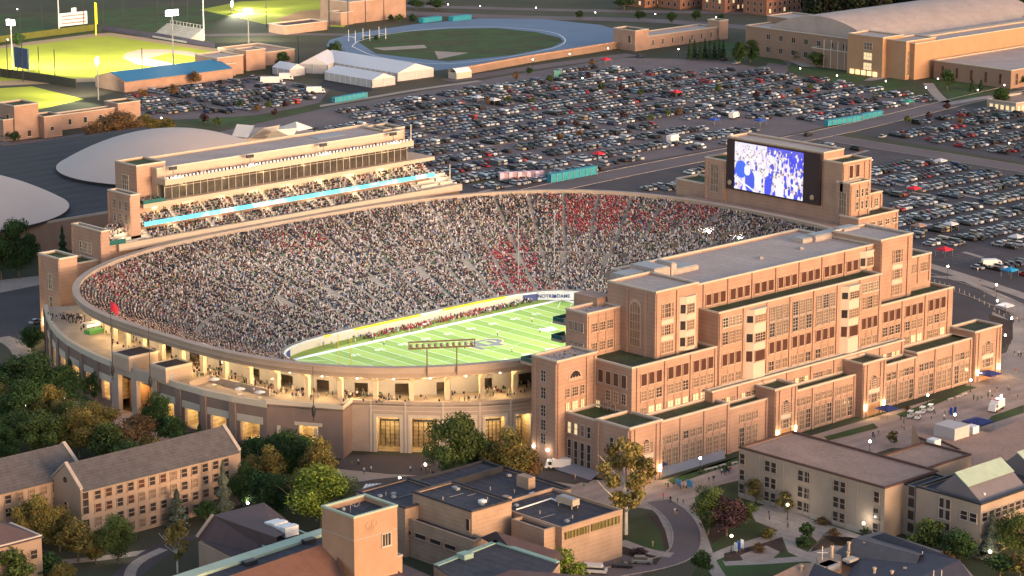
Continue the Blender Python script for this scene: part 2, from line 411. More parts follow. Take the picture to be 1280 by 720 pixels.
# two lift houses on the terrace
def lift_house(x0,x1,y0,y1,zt,lab):
    t=thing('lift_house',((x0+x1)/2,(y0+y1)/2,FL),lab,'roof kiosk')
    MB().box(x0,x1,y0,y1,FL,zt-.7).build('wall',CONC,t)
    q=MB(); 
    for a in ((x0-.1,x1+.1,y0-.1,y0+.35),(x0-.1,x1+.1,y1-.35,y1+.1),(x0-.1,x0+.35,y0+.35,y1-.35),(x1-.35,x1+.1,y0+.35,y1-.35)): q.box(*a,zt-.7,zt)
    q.build('parapet',STONE,t); MB().box(x0+.35,x1-.35,y0+.35,y1-.35,zt-.5,zt-.3).build('roof',ROOFN,t)
    MB().box(x0+1.2,x0+2.6,y0-.08,y0+.1,FL,FL+2.4).build('door',METAL,t)
g1=at(161,446,17.0); g2=at(207,460,17.0)
lift_house(g1[0],g1[0]+9.5,g1[1],g1[1]+8,17.0,'cream kiosk with a door and dark flat roof near the red flag')
lift_house(g2[0],g2[0]+8.5,g2[1],g2[1]+7,17.0,'cream kiosk with dark flat roof between the gate beam and the sunken terrace')
# low walls of the sunken part of the terrace and standing rails
b=MB(); p0=at(235,480,13.8);p1=at(262,470,13.8)
q=MB(); 
for a,c in ((at(236,479,14),at(262,471,14)),(at(262,471,14),at(337,489,14))):
    dx,dy=c[0]-a[0],c[1]-a[1]; l=math.hypot(dx,dy); nx,ny=-dy/l*.2,dx/l*.2
    q.prism([(a[0]-nx,a[1]-ny),(c[0]-nx,c[1]-ny),(c[0]+nx,c[1]+ny),(a[0]+nx,a[1]+ny)],FL,14.4)
q.build('terrace_parapet',CONC,bowl)
# concession stands under the rim: counters with lit fronts
for (px,py,w,cc) in ((118,416,5,1),(250,446,4,0),(433,487,7,2),(283,462,3,0)):
    x,y=at(px,py,FL)
    t=thing('food_stall',(x,y,FL),['cream food kiosk with pale lit canopy by the columns','bright open concession counter with green trim on the upper terrace','concession counter with two lit menu screens at the front of the concourse'][cc] + (', right-hand one' if px==283 else ''),'food stall')
    MB().box(x-w/2,x+w/2,y-1.4,y+1.4,FL,FL+1.1).build('counter',STONE if cc!=1 else mat('green_panel',(.1,.3,.08),.7),t)
    k=MB()
    for sx in (-1,1):
        for sy in (-1,1): k.tube((x+sx*w*.46,y+sy*1.2,FL+1.1),(x+sx*w*.46,y+sy*1.2,FL+2.9),.07,n=4)
    k.build('posts',METAL,t); MB().box(x-w/2-.3,x+w/2+.3,y-1.7,y+1.7,FL+2.9,FL+3.15).build('canopy',WHITE,t)
    MB().box(x-w*.42,x+w*.42,y+.2,y+.4,FL+1.9,FL+2.8).build('menu_board',mat('menu_glow',(1,.9,.7),.5,0,emit=(1,.85,.55),estr=1.0),t)
# ================= pitch =================
pitch=MB().box(-65,65,-37,37,-.3,0).build('playing_field',mat('turf_plain',(.27,.345,.07),.9,.12,.1,3),label='green sports turf inside the stadium bowl',kind='structure')
g=MB(); YD=.9144
for i in range(24):
    x0=(-60+5*i)*YD; g.add([(x0,-24.4,.004),(x0+5*YD,-24.4,.004),(x0+5*YD,24.4,.004),(x0,24.4,.004)],[(0,1,2,3)],i%2)
g.build('field_stripes',[mat('turf_light',(.31,.43,.10),.9,.10,.1,3),mat('turf_dark',(.225,.345,.075),.9,.10,.1,3)],kind='structure')
g=MB()
def strip(x0,x1,y0,y1,z=.008): g.add([(x0,y0,z),(x1,y0,z),(x1,y1,z),(x0,y1,z)],[(0,1,2,3)])
for s in (-1,1):
    strip(-60*YD-1.8,60*YD+1.8,s*24.4 if s>0 else -26.2,26.2 if s>0 else -24.4)
    strip(*( (60*YD,60*YD+1.8) if s>0 else (-60*YD-1.8,-60*YD) ),-24.395,24.395)
for i in range(-10,11): strip(i*5*YD-.09,i*5*YD+.09,-24.39,24.39)
for i in range(-50,51):
    if i%5:
        for yy in (-24.3,-6.5,6.1,23.8): strip(i*YD-.06,i*YD+.06,yy,yy+.6)
# diagonals in the end zones
for s in (-1,1):
    for k in range(9):
        y0=-22+5*k; a=s*51*YD; c=s*59*YD
        g.add([(a,y0,.008),(a+.25*s,y0,.008),(c,y0+6,.008),(c-.25*s,y0+6,.008)],[(0,1,2,3) if s>0 else (3,2,1,0)])
g.build('field_markings',mat('line_white',(.8,.8,.78),.8,.03),kind='structure')
def text(name,body,size,loc,rot,material,parent=None,ext=0.0,align='CENTER'):
    c=bpy.data.curves.new(name,'FONT'); c.body=body; c.size=size; c.align_x=align; c.align_y='CENTER'; c.extrude=ext; c.offset=size*.02
    o=bpy.data.objects.new(name,c); COL.objects.link(o); c.materials.append(material)
    o.rotation_euler=rot
    if parent is not None: o.parent=parent; o.location=Vector(loc)-parent.location
    else: o.location=loc
    return o
LW=MATS['line_white']
for k,nn in enumerate(['1 0','2 0','3 0','4 0','5 0','4 0','3 0','2 0','1 0']):
    x=(-40+10*k)*YD
    for s in (1,-1):
        o=text('field_markings',nn,2.6,(x,s*17.1,.012),(0,0,math.pi if s>0 else 0),LW); setp(o,kind='structure'); 
# midfield monogram: interlocked N and D in navy with gold edge
for off,mt,sz,z in ((0,mat('logo_gold',(.62,.50,.28),.85),11.6,.010),(0,mat('logo_navy',(.17,.18,.19),.85),10.4,.013)):
    for ch,dx,dy in (('N',-1.4,-1.0),('D',1.6,1.0)):
        o=text('field_markings',ch,sz,(dx,dy,z+(.002 if ch=='D' else 0)),(0,0,0),mt); o.scale=(1.35,.9,1); setp(o,kind='structure')
g=MB(); g.add([(a,b_,.011) for a,b_ in ((23.5,-1.8),(27.5,-1.8),(29,2.2),(22.6,2.2))],[(0,1,2,3)],0); g.add([(a,b_,.011) for a,b_ in ((28,-3.6),(32,-3.6),(32,-2.4),(28,-2.4))],[(0,1,2,3)],1)
g.build('field_markings',[LW,YELLOW],kind='structure')
# field wall (pads) with lettering, two-tone
fw=thing('field_wall',(0,0,0),'low padded wall round the pitch, cream with yellow rail, navy panels at the far end','barrier')
sel2=[i for i in range(NR)]
b=MB()
for i in range(NR):
    j=(i+1)%NR
    a=inn[i];c=inn[j]; mx,my=(a+c)/2
    dirn=np.array([mx,my])/math.hypot(mx,my)
    far_end=mx>44 and my>-25
    m=0
    if mx>44: m=2
    if mx<-52: m=2
    w0,w1=a,c; o0,o1=a-dirn*.35,c-dirn*.35
    b.add([(*o0,0),(*o1,0),(*w1,0),(*w0,0),(*o0,2.2),(*o1,2.2),(*w1,2.2),(*w0,2.2)],[(0,1,5,4)[::-1],(4,5,6,7)],m)
    b.add([(*(o0-dirn*.1),2.2),(*(o1-dirn*.1),2.2),(*(w1+dirn*.1),2.2),(*(w0+dirn*.1),2.2),(*(o0-dirn*.1),2.75),(*(o1-dirn*.1),2.75),(*(w1+dirn*.1),2.75),(*(w0+dirn*.1),2.75)],[(0,1,5,4)[::-1],(4,5,6,7),(2,3,7,6),(0,1,2,3)],1 if mx<=44 and my>0 and mx>-36 and mx<38 and int((mx+60)/9)%4!=3 else 3)
b.build('padding',[mat('pad_cream',(.62,.52,.40),.7,.05),YELLOW,mat('pad_navy',(.07,.08,.20),.7,.08),mat('rail_pale',(.6,.58,.55),.7)],fw)
# letters on the far end wall: NOTRE (emblem) DAME facing -X
yy=21.0
b=MB(); b.prism([(49.0,29.4),(58.9,20.2),(59.07,20.38),(49.17,29.58)],.2,2.7); b.build('sign_panel',mat('banner_white',(.55,.53,.52),.7,.03),fw)
[text('lettering',w_,1.55,(49+9.9*t_-.07,29.4-9.2*t_-.07,1.45),(R(90),0,R(-42.9)),NAVY,fw,.03) for w_,t_ in (('NOTRE',.19),('DAME',.60))]
b=MB(); b.tube((52.96,25.72,1.45),(52.82,25.58,1.45),.55,n=20); b.build('emblem',NAVY,fw)
# goal posts
def goal(x,face):
    t=thing('goal_post',(x,0,0),'tall yellow forked goal post at the '+('near left end behind the colonnade' if x<0 else 'far end below the scoreboard building'),'goal post',group='yellow goal posts')
    b=MB(); b.tube((x+face*1.8,0,0),(x+face*1.8,0,2.2),.14); b.tube((x+face*1.8,0,2.2),(x,0,3.05),.12); b.build('stem',YELLOW,t)
    b=MB(); b.tube((x,-2.82,3.05),(x,2.82,3.05),.09); b.build('crossbar',YELLOW,t)
    for s in (-1,1): b=MB(); b.tube((x,s*2.82,3.05),(x,s*2.82,12.2),.1); b.build('upright',YELLOW,t)
goal(-60*YD,-1); goal(60*YD,1)
# floodlight bank on the near rim, seen against the pitch
def light_bank(px,py,pxr,lab,glow,aim,h=5.2,w=17,n=11,watts=0):
    x,y=at(px,py,RIMZ); t=thing('floodlight_bank',(x,y,RIMZ),lab,'floodlights')
    x2,y2=at(pxr,py-2,RIMZ); dx,dy=(x2-x),(y2-y); l=math.hypot(dx,dy); dx/=l;dy/=l
    mx,my=(x+x2)/2,(y+y2)/2
    for q in (-.28,.28):
        b=MB(); b.tube((mx+dx*w*q*.8,my+dy*w*q*.8,RIMZ-2),(mx+dx*w*q*.8-dy*0,my+dy*w*q*.8,RIMZ+h),.16,n=6); b.build('post',mat('rusty_steel',(.16,.10,.07),.8),t)
    nx,ny=-dy,dx
    if nx*aim[0]+ny*aim[1]<0: nx,ny=-nx,-ny
    b=MB(); 
    def q(s,o): return (mx+dx*s+nx*o,my+dy*s+ny*o)
    b.prism([q(-w/2,-.25),q(w/2,-.25),q(w/2,.25),q(-w/2,.25)],RIMZ+h,RIMZ+h+.35)
    b.prism([q(-w/2,-.25),q(w/2,-.25),q(w/2,.25),q(-w/2,.25)],RIMZ+h+1.7,RIMZ+h+2.0)
    for s in (-w/2,w/2-.2): b.prism([q(s,-.2),q(s+.2,-.2),q(s+.2,.2),q(s,.2)],RIMZ+h+.35,RIMZ+h+1.7)
    b.build('frame',MATS['rusty_steel'],t)
    for i in range(n):
        s=-w/2+w*(i+.5)/n; c=q(s,0)
        b=MB(); b.tube((c[0]-nx*.35,c[1]-ny*.35,RIMZ+h+.95),(c[0]+nx*.4,c[1]+ny*.4,RIMZ+h+.8),.22,.5,n=8); b.build('lamp',mat('lamp_housing',(.30,.24,.18),.6),t)
    return t
light_bank(532,461,573,'rusty two-legged floodlight rack standing on the near rim in front of the pitch',0,(1,1))
# ================= crowd =================
rg=np.random.default_rng(5)
def person_template():
    # torso (5 quads) + head (5 quads); sitting / standing fan seen from above
    V=[];Fq=[];Z=[]
    def bx(x0,x1,y0,y1,z0,z1,tx,ty,zone):
        k=len(V)
        V.extend([(x0,y0,z0),(x1,y0,z0),(x1,y1,z0),(x0,y1,z0),(x0*tx,y0*ty,z1),(x1*tx,y0*ty,z1),(x1*tx,y1*ty,z1),(x0*tx,y1*ty,z1)])
        Fq.extend([(k,k+1,k+5,k+4),(k+1,k+2,k+6,k+5),(k+2,k+3,k+7,k+6),(k+3,k,k+4,k+7),(k+4,k+5,k+6,k+7)]); Z.extend([zone]*8)
    bx(-.17,.17,-.26,.26,.0,.95,.75,.8,0)
    bx(-.11,.11,-.10,.10,.95,1.22,.8,.8,1)
    return np.array(V,float),np.array(Fq),np.array(Z)
PV,PF,PZ=person_template()
SHIRTS=.84*np.array([(.012,.016,.045),(.02,.03,.09),(.50,.475,.455),(.42,.40,.38),(.30,.29,.28),(.03,.12,.05),(.05,.2,.09),(.35,.28,.14),(.02,.02,.022),(.10,.09,.09),(.25,.03,.03),(.5,.42,.3),(.10,.20,.42),(.55,.35,.05),(.05,.05,.06)])
SW=np.array([.14,.12,.125,.08,.06,.06,.03,.035,.13,.10,.05,.03,.03,.01,.05]); SW/=SW.sum()
SKIN=np.array([(.50,.30,.20),(.42,.25,.16),(.55,.36,.26),(.16,.09,.055),(.06,.04,.03),(.10,.06,.035),(.02,.018,.016),(.5,.48,.45),(.02,.03,.08)])
SKW=np.array([.24,.16,.12,.06,.08,.12,.10,.07,.05]); SKW/=SKW.sum()
def crowd(pos,rot,red=None):
    n=len(pos); sh=SHIRTS[rg.choice(len(SHIRTS),n,p=SW)]; sh=(sh*.62+sh.mean(1,keepdims=True)*.38)*rg.uniform(.6,1.3,(n,1))*np.array([1.06,.97,.98]); sk=SKIN[rg.choice(len(SKIN),n,p=SKW)]
    if red is not None:
        m=rg.random(n)<red; sh[m]=np.array([.27,.028,.045])*rg.uniform(.6,1.3,(m.sum(),1))
    sc=np.stack([rg.uniform(.75,1.05,n),rg.uniform(.7,1.0,n),rg.uniform(.5,.92,n)],1)
    V,Fc=stamp(PV,PF,pos,rot,sc)
    C=np.empty((n,len(PV),4)); C[...,3]=1
    C[:,PZ==0,:3]=sh[:,None,:]; C[:,PZ==1,:3]=sk[:,None,:]
    return V,Fc,C.reshape(-1,4)
P_=[];R_=[];RD=[]
reds=[((740,262),50,32,.6),((700,240),60,10,.35),((640,335),34,42,.42),((625,325),26,22,.5),((650,362),40,16,.35),((830,275),60,18,.32),((870,262),40,10,.45),((560,232),30,20,.12),((380,300),60,20,.12),((130,345),60,30,.15)]
d=np.concatenate([[0],np.cumsum(np.hypot(*(np.diff(np.vstack([rim,rim[:1]]),axis=0)).T))])
NSEC=58
for k in range(1,NROW-1):
    r=(rs[k]+rs[k+1])/2; z=bowlz(rs[k])
    Q=inn+(outer-inn)*r; Qc=np.vstack([Q,Q[:1]]); dd=np.concatenate([[0],np.cumsum(np.hypot(*(np.diff(Qc,axis=0)).T))])
    if .408<r<.425: continue
    n=int(dd[-1]/.50); u=(np.arange(n)+rg.uniform(-.2,.2,n))*dd[-1]/n
    x=np.interp(u,dd,Qc[:,0]); y=np.interp(u,dd,Qc[:,1]); idx=np.interp(u,dd,np.arange(NR+1))
    fr=(idx/NR*NSEC)%1; width=(dd[-1]/NSEC); aisle=np.minimum(fr,1-fr)*width<.6
    if r<.405: vom=(np.abs(((idx/NR*NSEC)+.5)%2-.5)*width<2.2)&(r>.30)&(np.floor(idx/NR*NSEC)%2==0)
    else: vom=np.zeros(n,bool)
    keep=~aisle&~vom&(rg.random(n)<(.93 if r<.9 else .9))
    nn=np.stack([np.interp(idx,np.arange(NR+1),np.append(nrm[:,0],nrm[0,0])),np.interp(idx,np.arange(NR+1),np.append(nrm[:,1],nrm[0,1]))],1)
    facing=(-nn[:,0]*-.66-nn[:,1]*-.70)*.34*.97+.94*.25
    keep&=(facing>-.10)&~((x>-62)&(y<-33))|((y>-52)&(x>40)&keep)
    x,y,nn=x[keep],y[keep],nn[keep]
    x=x+rg.uniform(-.12,.12,len(x)); y=y+rg.uniform(-.12,.12,len(x))
    P_.append(np.stack([x,y,np.full(len(x),z)],1)); R_.append(np.arctan2(nn[:,1],nn[:,0])+math.pi+rg.uniform(-.4,.4,len(x)))
    pr=np.array([0.0]*len(x))
    dx,dy=x-CW[0],y-CW[1]; e=dx*cyw-dy*syw; nv=dx*syw+dy*cyw; dz=z-CW[2]; cc=nv*math.cos(PT)-dz*math.sin(PT); uu=nv*math.sin(PT)+dz*math.cos(PT)
    px,py=640+F*e/cc,360-F*uu/cc
    for (c0,c1),a,b_,s in reds:
        t=((px-c0)/a)**2+((py-c1)/b_)**2; pr=np.maximum(pr,s*np.clip(1.25-t+.35*np.sin(px*.21+py*.5)*np.sin(py*.33-px*.13),0,1))
    RD.append(pr)
P_=np.vstack(P_);R_=np.concatenate(R_);RD=np.concatenate(RD)
V,Fc,C=crowd(P_,R_,RD)
bulk('crowd',V,Fc,ATT,C,kind='stuff',label='packed crowd of spectators filling every row of the bowl, a red-clad block at the far end',cat='crowd')
print('crowd',len(P_))
# ================= building helpers =================
WIN={}
def window_mesh(w,h,nx,ny,glass,frame,fw=.16,dep=.22):
    key=(round(w,2),round(h,2),nx,ny,glass.name,frame.name)
    if key in WIN: return WIN[key]
    b=MB(); b.box(-w/2,w/2,-.07,.0,0,h,1,bottom=False)
    f=fw; b.box(-w/2-f,-w/2,-dep,0,-f,h+f,0); b.box(w/2,w/2+f,-dep,0,-f,h+f,0); b.box(-w/2,w/2,-dep,0,h,h+f,0); b.box(-w/2-.1-f,w/2+.1+f,-dep-.12,0,-f-.12,0,0)
    for i in range(1,nx): x=-w/2+w*i/nx; b.box(x-.07,x+.07,-.17,-.07,0,h,0,bottom=False)
    for i in range(1,ny): z=h*i/ny; b.box(-w/2,w/2,-.15,-.07,z-.07,z+.07,0,bottom=False)
    me=b.mesh('window',[frame,glass]); WIN[key]=me; return me
class Bld:
    def __init__(s,name,loc,label,cat,group=None):
        s.t=thing(name,loc,label,cat,group); s.w=[]
    def block(s,x0,x1,y0,y1,z1,z0=0,wall=None,roof=None,cop=None,par=.4,ov=.12,th=.4):
        wall=wall or BRICK; roof=roof or ROOFG; cop=cop or STONE
        b=MB(); zi=z1-par
        o=[(x0,y0),(x1,y0),(x1,y1),(x0,y1)]; i=[(x0+th,y0+th),(x1-th,y0+th),(x1-th,y1-th),(x0+th,y1-th)]
        vs=[(*q,z0) for q in o]+[(*q,z1) for q in o]+[(*q,z1) for q in i]+[(*q,zi) for q in i]
        fs=[(0,1,5,4),(1,2,6,5),(2,3,7,6),(3,0,4,7)]+[(4+k,4+(k+1)%4,8+(k+1)%4,8+k) for k in range(4)]+[(8+k,8+(k+1)%4,12+(k+1)%4,12+k) for k in range(4)]
        b.add(vs,fs); b.build('wall',wall,s.t)
        q=MB(); t2=th+.08
        q.box(x0-ov,x1+ov,y0-ov,y0+t2,z1+.002,z1+.42); q.box(x0-ov,x1+ov,y1-t2,y1+ov,z1+.002,z1+.42); q.box(x0-ov,x0+t2,y0+t2,y1-t2,z1+.002,z1+.42); q.box(x1-t2,x1+ov,y0+t2,y1-t2,z1+.002,z1+.42)
        q.build('parapet_coping',cop,s.t)
        if roof: MB().box(x0+th,x1-th,y0+th,y1-th,zi-.2,zi+.01).build('roof',roof,s.t)
    def win(s,side,x,y,z,w,h,nx=2,ny=3,glass=None,frame=None):
        s.w.append((side,x,y,z,w,h,nx,ny,glass or GLASS,frame or STONE))
    def pier(s,b,side,x,y,z0,z1,w=.9,d=.35,m=0):
        if side=='S': b.box(x-w/2,x+w/2,y-d,y+.05,z0,z1,m)
        else: b.box(x-d,x+.05,y-w/2,y+w/2,z0,z1,m)
    def finish(s,limit=100,rotmap={'S':0,'W':-math.pi/2}):
        for q in s.w: pass
        def size(q):
            d=math.dist((q[1],q[2],q[3]),CW); return -q[4]*q[5]/d
        ws=sorted(s.w,key=size); big,small=ws[:limit],ws[limit:]
        for side,x,y,z,w,h,nx,ny,g,f in big:
            link('window',window_mesh(w,h,nx,ny,g,f),s.t,(x-s.t.location.x,y-s.t.location.y,z-s.t.location.z),rotmap[side])
        if small:
            mats=[];b=MB()
            for side,x,y,z,w,h,nx,ny,g,f in small:
                me=window_mesh(w,h,nx,ny,g,f); a=rotmap[side]; c_,s_=math.cos(a),math.sin(a)
                vs=[(x+v.co.x*c_-v.co.y*s_,y+v.co.x*s_+v.co.y*c_,z+v.co.z) for v in me.vertices]
                k=len(b.v); b.v.extend(vs); 
                ids=[]
                for mt in me.materials:
                    if mt not in mats: mats.append(mt)
                    ids.append(mats.index(mt))
                for p in me.polygons: b.f.append([i+k for i in p.vertices]); b.m.append(ids[p.material_index])
            b.build('windows',mats,s.t,kind='stuff')
# ================= near building (beside the bowl) =================
B=Bld('student_centre',(5,-110,0),'long stepped brown brick building with green terrace roofs along the near side of the bowl','building')
NB=B
# tiers
B.block(-72.9,-58.8,-104.3,-95.2,27.7,roof=ROOFL)                     # front tower
B.block(-59.3,-28,-117,-96,26.0)                                      # left wing
B.block(-28,37.6,-117.35,-96,34.9)                                    # centre
B.block(37.6,70.2,-117,-93,25.8)                                      # right wing
B.block(-31.6,42.4,-110.5,-83,41.3,roof=ROOFL)                        # upper slab
B.block(-46.8,-31.2,-113.1,-96,42.7,z0=25,roof=ROOFL)                 # left tower
B.block(42.2,56.1,-113.1,-96,42.8,z0=25,roof=ROOFL)                   # right tower
B.block(-58.8,-46.5,-100.7,-93,36.9,z0=25,roof=ROOFL)
B.block(56.0,68.1,-110.5,-93,35.0,z0=24,roof=ROOFG)
B.block(60,68.3,-109.9,-97,28.4,z0=24,roof=ROOFL)
B.block(-69.9,-58.9,-115.4,-104.25,14.2)                              # low recess
B.block(-59.5,-31.5,-124.6,-117.2,13.2)
B.block(-33,45,-120,-117.6,15.5)
B.block(-31.4,-16,-124.6,-119.9,11.6); B.block(-8.6,19.4,-124.6,-119.9,11.4); B.block(27.8,44.8,-124.6,-119.9,11.6)
B.block(44.9,70,-124.6,-117.2,12.6)
B.block(-70.2,-58.6,-127,-115.3,14.7); B.block(-16.6,-7.8,-127,-119.8,14.3); B.block(18.9,28.5,-127,-119.8,14.7); B.block(69.6,82,-125.6,-116.6,14.4)
B.block(-46,-44,-95.9,-84,36.0,z0=25,roof=None)
pm=MB(); tm=MB()   # piers (brick), stone trim
def bays(side,fix,bounds,z0,z1,rows,pierw=.8,thin=True,n=3,wf=1.95,step=2.75):
    for xx in bounds: B.pier(pm,side,xx if side=='S' else fix,fix if side=='S' else xx,z0,z1,pierw,.32)
    for a,c in zip(bounds[:-1],bounds[1:]):
        mid=(a+c)/2
        st=min(step,(c-a-1.2)/n)
        for i in range(n):
            p=mid+(i-(n-1)/2)*st
            for (zb,zt,nx,ny,g,f) in rows:
                if g=='rand': gg=rnd.choice([GLASS,GLASSW,GLASSW,GLASSW])
                elif g=='lit': gg=rnd.choice([LITWIN,GLASSW,GLASS,LITWIN])
                else: gg=g
                w=min(wf,st*.72)
                if side=='S': B.win('S',p,fix,zb,w,zt-zb,nx,ny,gg,f)
                else: B.win('W',fix,p,zb,w,zt-zb,nx,ny,gg,f)
        if thin:
            for i in range(1,n):
                p=mid+(i-n/2)*st
                B.pier(pm,side,p if side=='S' else fix,fix if side=='S' else p,z0,rows[0][0]-.5,.22,.14)
ST=FRAME
bays('S',-110.5,[-26.5+9.4*i for i in range(8)],34,41.3,[(35.5,38.3,1,1,GLASSB,ST)],thin=False,pierw=.4)
C_rows=[(21,24,1,1,GLASSB,ST),(17.1,19.5,2,3,'rand',ST),(13.2,15.2,2,2,'lit',ST)]
bays('S',-117,[-57.3,-47.3,-37.8,-28.6],12.4,26,C_rows)
bays('S',-117,[38.2,47.6,57.8,68.1],12.4,25.8,C_rows)
D1=[(20.8,23.8,1,1,GLASSB,ST),(31,33.4,2,3,'rand',STONE),(26.4,29.6,2,4,'rand',ST),(16.2,18.3,2,2,'rand',ST)]
bays('S',-117.35,[-27.4,-18.4],15.6,34.9,D1); bays('S',-117.35,[28.6,37.0],15.6,34.9,D1)
bays('S',-117.35,[-9.2,-.1,9.4,19.1],15.6,34.9,[(20.8,23.8,1,1,GLASSB,ST),(29.6,33.2,2,5,'rand',STONED),(25.3,28.9,2,4,'rand',STONED),(16.2,18.6,2,2,'rand',ST)])
# white bow windows
def bow(x0,x1,y,zb,zt,rows,proj=1.6,dark=True):
    ch=1.7; poly=[(x0,y+.1),(x0+ch,y-proj),(x1-ch,y-proj),(x1,y+.1)]
    MB().prism(poly,zb,zt).build('bay_window',mat('stone_white',(.50,.42,.345),.8,.06),B.t)
    MB().prism([(x0-.15,y+.1),(x0+ch-.1,y-proj-.15),(x1-ch+.1,y-proj-.15),(x1+.15,y+.1)],zt,zt+.4).build('bay_coping',STONE,B.t)
    for (a,c,dk) in rows:
        B.win('S',(x0+x1)/2,y-proj,a,(x1-x0)-2*ch-.7,c-a,4 if not dk else 1,3 if not dk else 1,GLASSB if dk else rnd.choice([GLASS,GLASSW]),ST)
        g=MB(); # slanted side pane
        for s0,s1,xa in ((x0,x0+ch,1),):
            q=[(x0+.35,y-.35*proj/ch*1.0+.1-.02),(x0+ch-.25,y-proj+.25*proj/ch)]
            dx,dy=q[1][0]-q[0][0],q[1][1]-q[0][1]; l=math.hypot(dx,dy); nx,ny=dy/l*.06,-dx/l*.06
            if nx>0: nx,ny=-nx,-ny
            g.prism([q[0],q[1],(q[1][0]+nx,q[1][1]+ny),(q[0][0]+nx,q[0][1]+ny)],a,c)
        g.build('side_pane',GLASSB if dk else GLASS,B.t)
for x0,x1 in ((-17.7,-9.8),(20.4,28.0)): bow(x0,x1,-117.35,15.6,33.9,[(20.4,23.2,True),(25.6,27.8,False),(30.8,32.6,False)])
for x0,x1 in ((-38.2,-31.8),): bow(x0,x1,-113.1,26.2,39.8,[(27.3,29.6,False),(31.6,33.9,False),(35.9,38.2,False)],1.0)
bow(43.2-6.8,43.2-.4,-110.5,35.6,40,[(36.2,38.4,False)],1.0)
# tower windows
for xc in (-42.6,49.6):
    for zb,zt in ((26.7,29.4),(31.3,33.7),(35.8,39.3)):
        B.win('S',xc,-113.1,zb,2.0,zt-zb,3,3,GLASS if zb>30 else GLASSW,ST); B.win('S',xc-1.75,-113.1,zb,.7,zt-zb,1,3,GLASSW,ST); B.win('S',xc+1.75,-113.1,zb,.7,zt-zb,1,3,GLASSW,ST)
    for zb in (29.7,34.0): tm.box(xc-2.2,xc+2.2,-113.22,-113.0,zb,zb+1.2)
for xx in (-46.3,-39.0,42.8,54.3): B.pier(pm,'S',xx,-113.1,25.2,42.3,.9,.35)
for k in range(-2,3): 
    for zc in (33.2,):
        pass
# arched white panel on the tower's left face
def arch_panel(side,x,y,z0,z1,w,glass):
    b=MB(); n=8; r=w/2; pts=[(-r,z0),(r,z0)]+[(r*math.cos(math.pi*i/n),z1-r+r*math.sin(math.pi*i/n)) for i in range(n+1)]
    def put(p,o,s=1.0): 
        u=p[0]*s
        return (x+u,y-o,p[1]) if side=='S' else (x-o,y-u,p[1])
    k=len(pts)
    b.add([put(p,.16) for p in pts]+[put(p,-.05) for p in pts],[tuple(range(k))]+[((i+1)%k,i,k+i,k+(i+1)%k) for i in range(k)],0)
    g=[(p[0]*.8,z0+.3+(p[1]-z0-.3)*.93 if p[1]>z0 else z0+.3) for p in pts]
    b.add([put(p,.2) for p in g],[tuple(range(k))],1)
    for i in range(1,4): 
        u=-w*.4+w*.8*i/4; a=put((u-.08,z0+.3),.24);c=put((u+.08,z0+.3),.24);d=put((u+.08,z1-r*.6),.24);e=put((u-.08,z1-r*.6),.24); b.add([a,c,d,e],[(0,1,2,3)],0)
    for i in range(1,5):
        zz=z0+(z1-r*.7-z0)*i/5; a=put((-w*.4,zz-.09),.23);c=put((w*.4,zz-.09),.23);d=put((w*.4,zz+.09),.23);e=put((-w*.4,zz+.09),.23); b.add([a,c,d,e],[(0,1,2,3)],0)
    b.build('arched_window',[ST,glass],B.t)
arch_panel('W',-46.8,-106.0,27.5,40,4.2,GLASSW)
for yy in (-103,-109.6,-112.8): B.pier(pm,'W',-46.8,yy,25.2,42.3,.8,.3)
# front corner tower
arch_panel('S',-66.6,-104.3,22.1,24.7,5.0,GLASS)
for zb,zt,g in ((18.1,20.3,GLASS),(14.4,16.6,LITWIN),(10.6,12.8,GLASSW),(6.4,9.2,GLASSW),(2.5,5.2,GLASS)):
    B.win('S',-66.6,-104.3,zb,1.9,zt-zb,3,3,g,ST)
    for s in (-2.6,2.6): B.win('S',-66.6+s,-104.3,zb,1.1,zt-zb,2,3,g,ST)
for zb,zt in ((22,24.8),(17.6,20.4),(13,15.8),(9.4,12),(5.8,8.4)):
    B.win('W',-72.9,-99.6,zb,1.6,zt-zb,2,3,GLASS,STONED)
for xx in (-72.3,-62.3,-59.6): B.pier(pm,'S',xx,-104.3,0,27.2,.8,.3)
for yy in (-103.8,-96.6): B.pier(pm,'W',-72.9,yy,0,27.2,.8,.3)
# block G
for zb in (27.0,32.1):
    for xx in (-56.2,-53.4,-50.6): B.win('S',xx,-100.7,zb,1.7,2.1,3,3,GLASS,ST)
    for yy in (-98.9,-96.9,-94.9): B.win('W',-58.8,yy,zb,.9,2.1,2,3,GLASS,STONED)
for xx in (-58.2,-54.8,-52,-48.8): B.pier(pm,'S',xx,-100.7,26,36.5,.4,.2)
# left face of left wing
for i,yy in enumerate((-106.2,-108.9,-111.6,-114.4)):
    B.win('W',-59.3,yy,20.6,1.7,3.2,1,1,GLASSB,STONED); 
    if i: B.win('W',-59.3,yy,16.4,1.4,2.6,2,3,GLASS if i!=2 else GLASSW,ST)
    if i<3: B.win('W',-59.3,yy+.9,13.4,1.4,2.2,2,2,LITWIN if i==0 else GLASSW,ST)
# low recess windows facing left
for i,yy in enumerate((-105.9,-108.2,-110.5,-112.8)):
    B.win('W',-69.9,yy,9.4,1.1,2.8,1,2,(LITWIN,LITWIN,GLASSW,GLASS)[i],STONED); B.win('W',-69.9,yy,1.2,1.2,6.4,1,3,GLASS,STONED)
